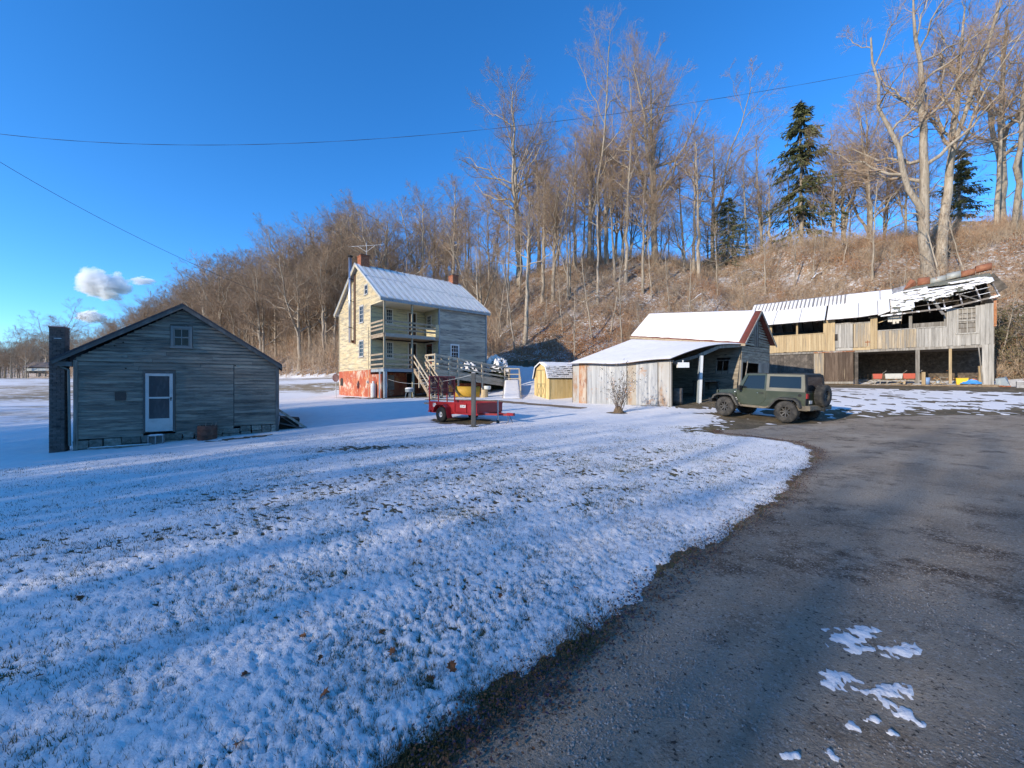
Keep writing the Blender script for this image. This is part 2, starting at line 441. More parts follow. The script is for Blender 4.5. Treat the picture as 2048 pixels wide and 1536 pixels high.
# driveway sheet
GRAVEL = mat('gravel_drive', (0.30, 0.235, 0.165), [((0.42, 0.345, 0.255), 0.55, 0.40, 0.58, 7, .65), ((0.095, 0.064, 0.040), (0.7, .8, .5), 0.535, 0.63, 10.0, 0.78), ((0.115, 0.08, 0.05), 1.7, 0.55, 0.70, 7, .65), ((0.50, 0.44, 0.36), 62.0, 0.56, 0.66, 3.0, 0.6), ((0.10, 0.085, 0.07), 95.0, 0.60, 0.72, 3.0, 0.6), ((0.46, 0.40, 0.33), 30.0, 0.58, 0.66, 3.0), ((0.07, 0.055, 0.04), 38.0, 0.60, 0.68, 3.0)],
             rough=0.95, bump=(55.0, 1.0, 0.05), coord='World')
_dz = VZ + 0.012 - np.clip(SD+.12*perlin(VX*1.2, VY*1.2, 91)+.05*perlin(VX*6, VY*6, 92), -1, 1)*0.09
_dz = np.minimum(_dz, VZ + 0.012 + 0.004*perlin(VX*9, VY*9, 93))
_dm = (SD[QUAD].min(axis=1) < 0.35) & (_dz-VZ)[QUAD].max(axis=1).__gt__(-0.02)
v, f = compact(_dz, QUAD[_dm]); tag(np_mesh('driveway', v, f, GRAVEL, smooth=True), kind='structure')
# trodden earth path by the ramp
_pd = np.minimum.reduce([seg_d(VX, VY, PATH_PTS[i], PATH_PTS[i+1]) for i in range(4)])
_pz = VZ + 0.03 - np.clip(_pd-.28+.15*perlin(VX*1.5, VY*1.5, 95), -.5, 1)*.12
_pz = np.minimum(_pz, VZ+.035)
_pm = (_pd[QUAD].min(axis=1) < .8) & ((_pz-VZ)[QUAD].max(axis=1) > -.02)
EARTH = mat('trodden_earth', (0.20, 0.14, 0.085), [((0.30, 0.23, 0.15), 3.0, .45, .7), ((0.10, 0.07, 0.04), 9.0, .5, .7)], rough=.95, coord='World')
v, f = compact(_pz, QUAD[_pm]); tag(np_mesh('path', v, f, EARTH, smooth=True), kind='structure')
# snow sheet: real thickness, with the soil showing where it is thin
_sm = (T[QUAD].max(axis=1) > -0.004) & (T[QUAD].min(axis=1) > -0.5)
v, f = compact(VZ + np.clip(T, -.08, .08), QUAD[_sm]); tag(np_mesh('snow_cover', v, f, SNOW, smooth=True), 'thin lumpy snow lying over the lawn and yard', kind='stuff')

# ------------------------------------------------------------------ shared building materials and helpers
GREY_SIDING = mat('weathered_grey_siding', (0.205, 0.18, 0.145), [((0.30, 0.265, 0.205), (0.7, 0.7, 5), 0.44, 0.64), ((0.085, 0.078, 0.068), (1.1, 1.1, 9), 0.48, 0.66, 8, .7), ((0.055, 0.052, 0.048), (3.5, 3.5, 40), 0.60, 0.74, 6, .7)], rough=.9, rnd=.16, bump=((3, 3, 70), .5, .01))
DARK_TRIM = mat('dark_weathered_trim', (0.11, 0.105, 0.095), [((0.20, 0.19, 0.17), (4, 4, 1.2), .5, .7)], rough=.9, rnd=.12)
OLD_WOOD = mat('old_grey_wood', (0.20, 0.175, 0.14), [((0.32, 0.29, 0.245), (9, 9, .8), .42, .65), ((0.08, 0.07, 0.058), (22, 22, 1.4), .55, .72)], rough=.92, rnd=.18)
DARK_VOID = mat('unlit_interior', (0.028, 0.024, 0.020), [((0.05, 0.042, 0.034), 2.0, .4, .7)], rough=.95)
GLASS = mat('old_window_glass', (0.012, 0.013, 0.015), [((.03, .032, .036), 2.0, .45, .65)], rough=.12, spec=.22)
WHITE_PAINT = mat('white_paint', (0.70, 0.70, 0.68), [((0.52, 0.51, 0.48), (3, 3, 3), .55, .75)], rough=.6)
TIN = mat('galvanised_tin', (0.48, 0.47, 0.44), [((0.38, 0.36, 0.33), (2.2, 2.2, .35), .45, .65), ((0.34, 0.17, 0.07), (1.2, 1.2, .5), .60, .74, 8, .7), ((0.16, 0.07, 0.03), (4, 4, 3), .66, .78, 8, .7)], rough=.55, metal=.25, rnd=.12)
RUST = mat('rusted_tin', (0.24, 0.085, 0.035), [((0.34, 0.14, 0.055), (2, 2, 1), .42, .62), ((0.42, 0.38, 0.33), (1.6, 1.6, .6), .56, .68, 7, .7), ((0.10, 0.045, 0.025), (7, 7, 5), .56, .72)], rough=.85, rnd=.15)
STONE = mat('field_stone', (0.22, 0.20, 0.165), [((0.12, 0.115, 0.09), 5, .45, .65), ((0.30, 0.27, 0.22), 13, .5, .7)], rough=.95, rnd=.25, bump=(14, .6, .03))
BRICK_GREY = mat('sooty_brick', (0.115, 0.095, 0.085), [((0.15, 0.12, 0.105), (4, 4, 14), .42, .6), ((0.05, 0.045, 0.045), 6, .5, .7)], rough=.93, rnd=.22)
BRICK_RED = mat('red_brick', (0.33, 0.115, 0.055), [((0.42, 0.17, 0.09), 6, .45, .65), ((0.20, 0.07, 0.04), 12, .5, .7)], rough=.92, rnd=.22)
MORTAR = mat('lime_mortar', (0.33, 0.30, 0.26), [((0.22, 0.20, 0.17), 8, .45, .65)], rough=.95)
CONCRETE = mat('grey_concrete', (0.34, 0.33, 0.31), [((0.24, 0.23, 0.215), 6, .45, .65)], rough=.93, rnd=.12)

def snow_slab(name, parent, corners, nu, nv, th=0.05, seed=0, edge=0.04, holes=None, jag=0.0):
    """lumpy snow on a sloping four-cornered roof plane; corners a,b (eave) c,d (ridge, over b,a)"""
    a, b, c, d = [np.array(p, float) for p in corners]
    u = np.linspace(0, 1, nu+1); v = np.linspace(0, 1, nv+1)
    U, V = np.meshgrid(u, v, indexing='ij')
    if jag:
        L = np.linalg.norm(b-a)
        V = V + (1-V)*np.clip(0.012+jag*fbm(U*L*2.1+seed, U*0+3.3, seed+5, 3), -.02, .5)
    P = (a[None, None]*((1-U)*(1-V))[..., None] + b[None, None]*(U*(1-V))[..., None] + c[None, None]*(U*V)[..., None] + d[None, None]*((1-U)*V)[..., None])
    n = np.cross(b-a, d-a); n /= np.linalg.norm(n)
    if n[2] < 0: n = -n
    L1 = np.linalg.norm(b-a); L2 = np.linalg.norm(d-a)
    t = th*(0.75 + 0.5*fbm(U*L1*1.3+seed*7, V*L2*1.3, seed+1, 3) + .16*perlin(U*L1*5, V*L2*5, seed+2))
    ed = np.minimum(np.minimum(U, 1-U)*L1, np.minimum(V, 1-V)*L2)
    t = t*np.clip(ed/edge, 0, 1)**.5 + .004
    keep = None
    if holes is not None: keep = holes(U*L1, V*L2)
    Pt = P + n*t[..., None]
    N_ = (nu+1)*(nv+1); idx = np.arange(N_).reshape(nu+1, nv+1)
    q = np.stack([idx[:-1, :-1], idx[1:, :-1], idx[1:, 1:], idx[:-1, 1:]], -1)
    if keep is not None:
        km = (keep[:-1, :-1] & keep[1:, :-1] & keep[1:, 1:] & keep[:-1, 1:])
        q = q[km]
    q = q.reshape(-1, 4)
    bot = P + n*0.003
    verts = np.concatenate([Pt.reshape(-1, 3), bot.reshape(-1, 3)])
    from collections import Counter
    ed_ = np.concatenate([q[:, [0, 1]], q[:, [1, 2]], q[:, [2, 3]], q[:, [3, 0]]])
    key = np.sort(ed_, axis=1); kk = key[:, 0]*N_+key[:, 1]
    uq, inv, cnt = np.unique(kk, return_inverse=True, return_counts=True)
    be = ed_[cnt[inv] == 1]
    side = np.stack([be[:, 1], be[:, 0], be[:, 0]+N_, be[:, 1]+N_], 1)
    allq = np.concatenate([q, q[:, ::-1]+N_, side]) if len(q) else q
    us, inv = np.unique(allq, return_inverse=True)
    return np_mesh(name, verts[us], inv.reshape(allq.shape), SNOW, parent, smooth=True)

def clapboards(parent, x0, x1, z0, z1, top, step, m, rng, y=0.0, th=0.028, gaps=(), splits=1.0, name='board', out=-1):
    """lapped boards, each an object; top(x) gives the wall's upper limit at x; gaps: (xa,xb,za,zb) openings"""
    z = z0; i = 0
    while z < z1 - 0.02:
        zt = min(z+step+0.02, z1)
        zm = min(z+step*0.6, z1)
        # span of this course under the roof line
        xs = np.linspace(x0, x1, 240); ok = np.array([top(q) for q in xs]) > zm
        if not ok.any(): break
        a, b = xs[ok][0], xs[ok][-1]
        spans = [(a, b)]
        for (ga, gb, za, zb) in gaps:
            if zb > z+step*.3 and za < z+step*.7:
                ns = []
                for (p, q) in spans:
                    if gb <= p or ga >= q: ns.append((p, q)); continue
                    if ga > p: ns.append((p, ga))
                    if gb < q: ns.append((gb, q))
                spans = ns
        for (p, q) in spans:
            cuts = [p]
            L = q-p
            if L > 2.2*splits:
                k = p + rng.uniform(1.0, 2.4)*splits
                while k < q-0.8: cuts.append(k); k += rng.uniform(1.6, 3.2)*splits
            cuts.append(q)
            for c, d in zip(cuts[:-1], cuts[1:]):
                dz0, dz1 = rng.uniform(-.007, .007), rng.uniform(-.007, .007)
                tl, tr = rng.uniform(0, .004), rng.uniform(0, .004)
                def tz(x, zz): return min(zz, top(x)-.005)
                g = 0.0035
                yo = y + out*th
                mb = MB().hexa([(c+g, yo-out*0-tl*-out, z+dz0), (d-g, yo+out*tr, z+dz1), (d-g, y, z+dz1), (c+g, y, z+dz0),
                                (c+g, y+out*.008, tz(c+g, zt+dz0)), (d-g, y+out*.008, tz(d-g, zt+dz1)), (d-g, y, tz(d-g, zt+dz1)), (c+g, y, tz(c+g, zt+dz0))])
                mb.build(name, m, parent)
        z += step; i += 1

def sash(parent, x0, x1, z0, z1, y, cols, rows, fm, out=-1, name='window', trim=.09, gm=None, axis='x', mun=.022):
    """a window in a wall plane: frame with muntins, panes as sub-parts. axis x: wall runs along x at y; axis y: wall runs along y at x=y"""
    def B(mb, a0, a1, d0, d1, c0, c1):
        lo, hi = min(d0, d1), max(d0, d1)
        return mb.box(a0, a1, lo, hi, c0, c1) if axis == 'x' else mb.box(lo, hi, a0, a1, c0, c1)
    o = out
    f = MB()
    B(f, x0-trim, x0, y-o*.0, y+o*.05, z0-trim*.6, z1+trim); B(f, x1, x1+trim, y, y+o*.05, z0-trim*.6, z1+trim)
    B(f, x0, x1, y, y+o*.052, z1, z1+trim); B(f, x0-trim*1.2, x1+trim*1.2, y, y+o*.085, z0-trim, z0-.002)
    w = f.build(name, fm, parent)
    s = MB(); sw = .035
    B(s, x0, x0+sw, y-o*.01, y+o*.025, z0, z1); B(s, x1-sw, x1, y-o*.01, y+o*.025, z0, z1)
    B(s, x0+sw, x1-sw, y-o*.01, y+o*.025, z0, z0+sw); B(s, x0+sw, x1-sw, y-o*.01, y+o*.025, z1-sw, z1)
    zm = (z0+z1)/2
    B(s, x0+sw, x1-sw, y-o*.01, y+o*.028, zm-.022, zm+.022)
    for i in range(1, cols):
        c = x0+(x1-x0)*i/cols
        B(s, c-mun/2, c+mun/2, y-o*.008, y+o*.02, z0+sw, zm-.022); B(s, c-mun/2, c+mun/2, y-o*.008, y+o*.02, zm+.022, z1-sw)
    hr = rows//2
    for half in (0, 1):
        for j in range(1, hr):
            b0 = (z0 if half == 0 else zm); b1 = (zm if half == 0 else z1)
            c = b0+(b1-b0)*j/hr
            B(s, x0+sw, x1-sw, y-o*.008, y+o*.018, c-mun/2, c+mun/2)
    s.build('sash', fm, w)
    g = MB(); B(g, x0+.01, x1-.01, y-o*.004, y-o*.002+o*.006, z0+.01, z1-.01); g.build('pane', gm or GLASS, w)
    return w

# ------------------------------------------------------------------ the grey shed on the left
_sa = math.atan2(2.8, 4.85)
SHED_RZ = _sa
shed = thing('weathered_shed', 'grey clapboard shed with white storm door and square brick chimney', 'shed', (-13.9, 12.7, 0), _sa)
def build_shed():
    rng = random.Random(3)
    W = 5.6; D = 6.4; RX, RZ_ = 2.72, 4.36
    eL, eR = 2.44, 2.40                       # wall tops at the corners
    def top(x): return (eL+(RZ_-.10-eL)*(x/RX)) if x < RX else (eR+(RZ_-.10-eR)*((W-x)/(W-RX)))
    def sill(x): return -.20 + .25*x/W
    # core walls (behind the boards)
    core = MB().prism([(0.0, -.12), (W, .08), (W, eR-.03), (RX, RZ_-.14), (0.0, eL-.03)], 0.0, .06, 'y')
    core.build('end_wall', DARK_TRIM, shed)
    MB().box(0, .08, .07, D, -.4, eL-.06).build('side_wall', GREY_SIDING, shed)
    MB().box(W-.08, W, .07, D, -.3, eR-.06).build('side_wall', GREY_SIDING, shed)
    MB().prism([(0, -.3), (W, -.2), (W, eR-.03), (RX, RZ_-.14), (0, eL-.03)], D-.06, D, 'y').build('end_wall', GREY_SIDING, shed)
    gaps = [(1.66, 2.50, -.30, 2.03), (2.36, 2.98, 2.82, 3.62)]
    # boards; the right bay has finer courses
    clapboards(shed, 0.09, 4.17, -.16, 2.34, lambda x: 9, .118, GREY_SIDING, rng, gaps=gaps)
    clapboards(shed, 4.19, W-.09, .06, 2.34, lambda x: 9, .118, GREY_SIDING, rng, gaps=gaps, splits=.8)
    clapboards(shed, 0.05, W-.05, 2.34, RZ_, top, .122, GREY_SIDING, rng, gaps=gaps)
    # corner boards and rakes
    for x in (.04, W-.04):
        b = MB().hexa([(x-.05, -.05, -.5), (x+.05, -.05, -.5), (x+.05, .02, -.5), (x-.05, .02, -.5), (x-.05, -.05, 2.36), (x+.05, -.05, 2.36), (x+.05, .02, 2.36), (x-.05, .02, 2.36)])
        b.build('corner_board', OLD_WOOD if x < 1 else DARK_TRIM, shed)
    ovL, ovR, f = .46, .13, -.20
    sl = (RZ_-eL)/RX; sr = (RZ_-eR)/(W-RX)
    pl = (-ovL, 2.34); pr = (W+ovR, 2.30); pk = (RX, RZ_+.05)
    for p, nm in ((pl, 'roof'), (pr, 'roof')):
        q = [(p[0], p[1]-.03), (pk[0], pk[1]-.06), (pk[0], pk[1]), (p[0], p[1]+.045)]
        MB().prism(q, f, D+.25, 'y').build(nm, mat('dark_shingle_roof', (0.055, 0.055, 0.06), [((0.09, 0.088, 0.085), 5, .5, .7)], rough=.9), shed)
        d = 1 if p[0] > RX else -1
        rk = [(p[0]-d*.03, p[1]-.12), (pk[0], pk[1]-.19), (pk[0], pk[1]-.055), (p[0], p[1]-.028)]
        MB().prism(rk, f+.012, f+.05, 'y').build('rake_board', DARK_TRIM, shed)
        n = 26
        snow_slab('roof_snow', shed, [(p[0]+d*-.06, .1, p[1]+.05-.06*sl*-0), (p[0]-d*.06, D, p[1]+.05), (pk[0], D, pk[1]+.004), (pk[0], .1, pk[1]+.004)], 20, 14, .03, 5)
    # boxed eave return at the left corner and a downpipe
    MB().box(-.40, -.02, -.12, .5, 2.16, 2.30).build('eave_box', DARK_TRIM, shed)
    MB().tube([(-.30, -.02, 2.15), (-.12, -.02, 2.05), (-.09, -.03, -.35)], .035, 8).build('downpipe', mat('verdigris_pipe', (.15, .17, .15), rough=.6), shed)
    # foundation stones
    x = -.04
    while x < W:
        w = rng.uniform(.22, .62); zb = -.75+.5*x/W
        zt = sill(x)-.0 if x < 4.0 else .05
        h = zt-zb
        k = 2 if h > .35 else 1
        for j in range(k):
            z0 = zb+h*j/k; z1 = zb+h*(j+1)/k-.012
            g = lambda: rng.uniform(-.018, .018)
            x1 = min(x+w, W+.04)
            MB().hexa([(x+.01+g(), -.03+g(), z0), (x1-.01+g(), -.03+g(), z0), (x1-.01, .25, z0), (x+.01, .25, z0), (x+.012+g(), -.035+g(), z1), (x1-.012+g(), -.03+g(), z1), (x1-.01, .25, z1), (x+.01, .25, z1)]).build('foundation_stone', STONE, shed, bevel=.02)
        x += w
    # storm door
    d = MB(); x0, x1, z0, z1 = 1.72, 2.44, -.02, 1.96
    d.box(x0, x0+.09, -.075, -.03, z0, z1).box(x1-.09, x1, -.075, -.03, z0, z1).box(x0+.09, x1-.09, -.075, -.03, z1-.09, z1).box(x0+.09, x1-.09, -.075, -.03, z0, z0+.44).box(x0+.09, x1-.09, -.076, -.03, z0+1.12, z0+1.18)
    dr = d.build('storm_door', mat('dull_white_aluminium', (.50, .49, .46), [((.40, .39, .36), 3, .5, .7)], rough=.5), shed, bevel=.006)
    SCREEN = mat('door_screen', (0.05, 0.05, 0.052), [((0.085, 0.085, 0.085), (6, 6, 2), .45, .65)], rough=.5)
    MB().box(x0+.09, x1-.09, -.05, -.045, z0+.44, z0+1.12).build('pane', SCREEN, dr)
    MB().box(x0+.09, x1-.09, -.05, -.045, z0+1.18, z1-.09).build('pane', SCREEN, dr)
    MB().box(x1-.06, x1-.03, -.11, -.07, 1.08, 1.14).box(x1-.055, x1-.035, -.12, -.105, 1.02, 1.12).build('handle', DARK_VOID, dr)
    MB().box(1.66, 1.715, -.06, 0, -.06, 2.05).box(2.445, 2.50, -.06, 0, -.06, 2.05).box(1.66, 2.50, -.062, 0, 1.965, 2.06).build('door_casing', DARK_TRIM, shed)
    # gable window: two rows of two panes, one missing
    sash(shed, 2.45, 2.89, 2.92, 3.54, 0.0, 2, 2, mat('grey_window_frame', (.20, .20, .185), rough=.85), trim=.075)
    # square patch where a flue once went
    MB().box(.96, 1.23, -.045, -.02, 1.05, 1.34).build('flue_patch', mat('rusty_flue_plate', (.075, .06, .05), [((.13, .085, .06), 9, .5, .7)], rough=.9), shed)
    # knots and nails: small dark holes as pegs
    for kx, kz in ((.95, 2.86), (1.16, 2.98), (4.22, 2.28), (1.22, 2.12)):
        MB().lathe([(0.0, -.042), (.022, -.04), (.024, -.03)], 8, 'y', (kx, 0, kz)).build('knot_hole', DARK_VOID, shed)
    # chimney of bricks: an inner core and separate courses
    ch = MB().box(-.555, -.225, .02, .36, -.75, 3.36).build('chimney', mat('dark_mortar', (.12, .105, .095), rough=.95), shed)
    z = -.62; r = 0
    while z < 3.36:
        for (a0, a1, f0, f1, horiz) in ((-.565, -.215, .0, .36, 1),):
            n = 2; off = 0 if r % 2 else .5
            xs = [a0, a0+.175, a1] if r % 2 else [a0, a0+.0875, a0+.2625, a1]
            for p, q in zip(xs[:-1], xs[1:]):
                MB().box(p+.005, q-.005, .005+random.Random(r).uniform(-.003, .004), .04, z+.005, z+.066).build('brick', BRICK_GREY, ch)
        # side face bricks (seen from the right)
        MB().box(-.24, -.212, .045, .19, z+.005, z+.066).box(-.24, -.212, .2, .355, z+.005, z+.066).build('brick', BRICK_GREY, ch)
        z += .0715; r += 1
    MB().box(-.575, -.205, -.008, .37, 3.365, 3.40).build('cap', mat('chimney_cap', (.22, .12, .10), rough=.9), ch)
    snow_slab('cap_snow', ch, [(-.57, -.005, 3.40), (-.21, -.005, 3.40), (-.21, .365, 3.40), (-.57, .365, 3.40)], 6, 6, .025, 9, .03)
    MB().box(-.44, -.28, -.03, .01, 3.02, 3.035).build('ledge_snow', SNOW, ch)
build_shed()
def shed_pt(x, y): return (-13.9+x*math.cos(_sa)-y*math.sin(_sa), 12.7+x*math.sin(_sa)+y*math.cos(_sa))

# concrete block step, rusty drum and things at the shed's far corner
px, py = shed_pt(2.04, -.28); g = gz(px, py)
b = thing('concrete_block', 'snow-topped hollow concrete block set as a step below the storm door', 'block', (px, py, g-.02), _sa)
MB().box(-.2, -.17, -.1, .1, 0, .33).box(.17, .2, -.1, .1, 0, .33).box(-.17, .17, -.1, .1, .30, .33).box(-.17, .17, -.1, .1, 0, .03).box(-.015, .015, -.1, .1, .03, .30).box(-.17, .17, .06, .1, .03, .3).build('shell', CONCRETE, b, bevel=.004)
snow_slab('snow_cap', b, [(-.2, -.1, .33), (.2, -.1, .33), (.2, .1, .33), (-.2, .1, .33)], 8, 5, .03, 2, .04)
px, py = shed_pt(3.43, -.33); g = gz(px, py)
d = thing('rusty_drum', 'cut-down rusty steel drum beside the grey shed wall', 'drum', (px, py, g-.04), .4)
MB().lathe([(.0, .02), (.27, .02), (.285, .05), (.285, .2), (.297, .215), (.285, .23), (.285, .40), (.297, .415), (.285, .43), (.285, .54), (.275, .54), (.27, .1), (0, .1)], 28).build('body', mat('brown_rusted_drum', (.13, .062, .042), [((.19, .10, .07), 4, .45, .65), ((.06, .035, .03), 9, .52, .7)], rough=.9), d, smooth=True)
rr = random.Random(2)
for i in range(9):
    a = rr.uniform(0, 6.28); MB().tube([(.15*math.cos(a), .15*math.sin(a), .3), (.27*math.cos(a+.3), .27*math.sin(a+.3), rr.uniform(.55, .68))], .008, 5).build('twig', OLD_WOOD, d)
px, py = shed_pt(5.75, .7); g = gz(px, py)
d = thing('timber_pile', 'dark boards and a leaning pole heaped at the shed corner', 'pile', (px, py, g-.03), _sa)
MB().box(-.15, .55, -.2, .9, 0, .5).warp(lambda x, y, z: (x+.1*z, y, z*(1-.25*(x+.15)))).build('tarred_box', DARK_VOID, d)
MB().bar((-.3, -.55, .95), (.85, -.45, .03), .05, .09).build('pole', OLD_WOOD, d)
MB().bar((-.25, -.3, .7), (.6, -.2, .02), .2, .03).build('board', DARK_TRIM, d)
MB().bar((-.1, -.42, .3), (.75, -.5, .05), .25, .03).build('board', DARK_TRIM, d)
# loose boards lying along the foundation
for k, (x, y, L) in enumerate(((.9, -.28, 1.0), (1.5, -.42, .9))):
    px, py = shed_pt(x, y); g = gz(px, py)
    o = thing('loose_board', ['snow-dusted loose board lying near the shed foundation, left of the block step', 'short snow-dusted board lying just in front of the shed block step'][k], 'board', (px, py, g+.03), _sa+.05*k)
    MB().box(-L/2, L/2, -.07, .07, 0, .035).build('plank', OLD_WOOD, o)
    snow_slab('snow_cap', o, [(-L/2, -.065, .035), (L/2, -.065, .035), (L/2, .065, .035), (-L/2, .065, .035)], 12, 3, .02, k, .04)

# ------------------------------------------------------------------ the two-storey farmhouse
HRZ = R(41.6)
house = thing('farmhouse', 'cream clapboard farmhouse with inset double porch, red stucco base and snowy tin roof', 'house', (-9.25, 28.8, 0), HRZ)
def house_pt(x, y): 
    c, s = math.cos(HRZ), math.sin(HRZ); return (-9.25+x*c-y*s, 28.8+x*s+y*c)
CREAM = mat('peeling_cream_siding', (0.56, 0.445, 0.255), [((0.60, 0.51, 0.33), (1, 1, 2), .42, .62), ((0.33, 0.28, 0.20), (.8, .8, 7), .47, .60, 8, .7), ((0.15, 0.125, 0.095), (1.4, 1.4, 18), .57, .66, 8, .7)], rough=.85, rnd=.05)
PORCH_CREAM = mat('porch_cream_siding', (0.56, 0.50, 0.32), [((0.62, 0.55, 0.30), (1, 1, 2), .42, .62), ((0.30, 0.26, 0.19), (.9, .9, 8), .50, .64, 8, .7), ((0.13, 0.115, 0.09), (1.2, 1.2, 16), .58, .69, 8, .7)], rough=.85, rnd=.05)
FADED = mat('faded_grey_siding', (0.46, 0.405, 0.315), [((0.53, 0.475, 0.38), (.8, .8, 3), .42, .62), ((0.25, 0.225, 0.19), (.35, .35, 3.2), .46, .60, 8, .7), ((0.12, 0.12, 0.115), (.7, .7, 7), .54, .64, 8, .75), ((0.62, 0.60, 0.55), (3, 3, 26), .64, .70, 6, .7)], rough=.88, rnd=.05)
RED_STUCCO = mat('red_stucco', (0.38, 0.085, 0.042), [((0.44, 0.15, 0.075), 1.2, .42, .62), ((0.55, 0.43, 0.32), (.75, .75, .75), .52, .60, 9, .75), ((0.62, 0.27, 0.10), (2, 2, 2), .58, .70), ((0.22, 0.055, 0.03), 5, .6, .75)], rough=.9, bump=(12, .4, .02))
BEIGE = mat('beige_trim', (0.50, 0.43, 0.29), [((0.32, 0.27, 0.19), (5, 5, 2), .5, .68)], rough=.85)
BLUEGREY = mat('blue_grey_paint', (0.25, 0.29, 0.31), [((0.36, 0.38, 0.37), (6, 6, 1.2), .48, .66), ((0.14, 0.14, 0.13), (9, 9, 3), .6, .74)], rough=.85)
RAIL_WOOD = mat('rail_wood', (0.36, 0.28, 0.19), [((0.26, 0.19, 0.13), (3, 3, 8), .45, .65), ((0.46, 0.38, 0.27), (9, 9, 9), .55, .7)], rough=.9, rnd=.12)
RAMP_WOOD = mat('ramp_timber', (0.48, 0.40, 0.285), [((0.37, 0.305, 0.215), (2, 2, 6), .45, .65), ((0.57, 0.49, 0.37), (6, 6, 14), .52, .68)], rough=.9, rnd=.12)

def lap_sheet(mb, p0, p1, z0, z1, step, nrm, top=None, th=.03):
    """saw-tooth lapped siding from p0 to p1 (xy) between z0 and z1; nrm is the outward xy normal. top: fn(t)->z limit"""
    z = z0
    p0 = np.array(p0, float); p1 = np.array(p1, float); nv = np.array(nrm, float)
    while z < z1-1e-3:
        zt = min(z+step, z1)
        ts = np.linspace(0, 1, 200)
        if top is not None:
            ok = np.array([top(t) for t in ts]) > z+step*.5
            if not ok.any(): break
            t0, t1 = ts[ok][0], ts[ok][-1]
        else: t0, t1 = 0, 1
        a = p0+(p1-p0)*t0; b = p0+(p1-p0)*t1
        ao, bo = a+nv*th, b+nv*th; ai, bi = a+nv*.006, b+nv*.006
        mb.add([(a[0], a[1], z), (ao[0], ao[1], z), (bo[0], bo[1], z), (b[0], b[1], z), (ai[0], ai[1], zt), (bi[0], bi[1], zt), (a[0], a[1], zt), (b[0], b[1], zt)],
               [(1, 2, 5, 4), (0, 3, 2, 1), (0, 1, 4, 6), (2, 3, 7, 5)])
        z = zt
def siding(parent, p0, p1, z0, z1, nrm, m, holes=(), top=None, step=.125):
    """a wall of lapped siding with openings cut out of it; holes (ta,tb,za,zb) in metres along the wall"""
    L = math.hypot(p1[0]-p0[0], p1[1]-p0[1]); mb = MB()
    cuts = sorted({0.0, L, *[h[0] for h in holes], *[h[1] for h in holes]})
    P0 = np.array(p0, float); D = (np.array(p1, float)-P0)/L
    for a, b in zip(cuts[:-1], cuts[1:]):
        mid = (a+b)/2; zs = [z0]
        for h in sorted([h for h in holes if h[0] <= mid <= h[1]], key=lambda q: q[2]): zs += [h[2], h[3]]
        zs.append(z1)
        for i in range(0, len(zs), 2):
            if zs[i+1] > zs[i]+.01:
                # keep courses aligned
                zz0 = zs[i]
                tf = (lambda t, a=a, b=b: top(a+(b-a)*t)) if top else None
                lap_sheet(mb, P0+D*a, P0+D*b, zz0, zs[i+1], step, nrm, tf)
    return mb.build('siding', m, parent)

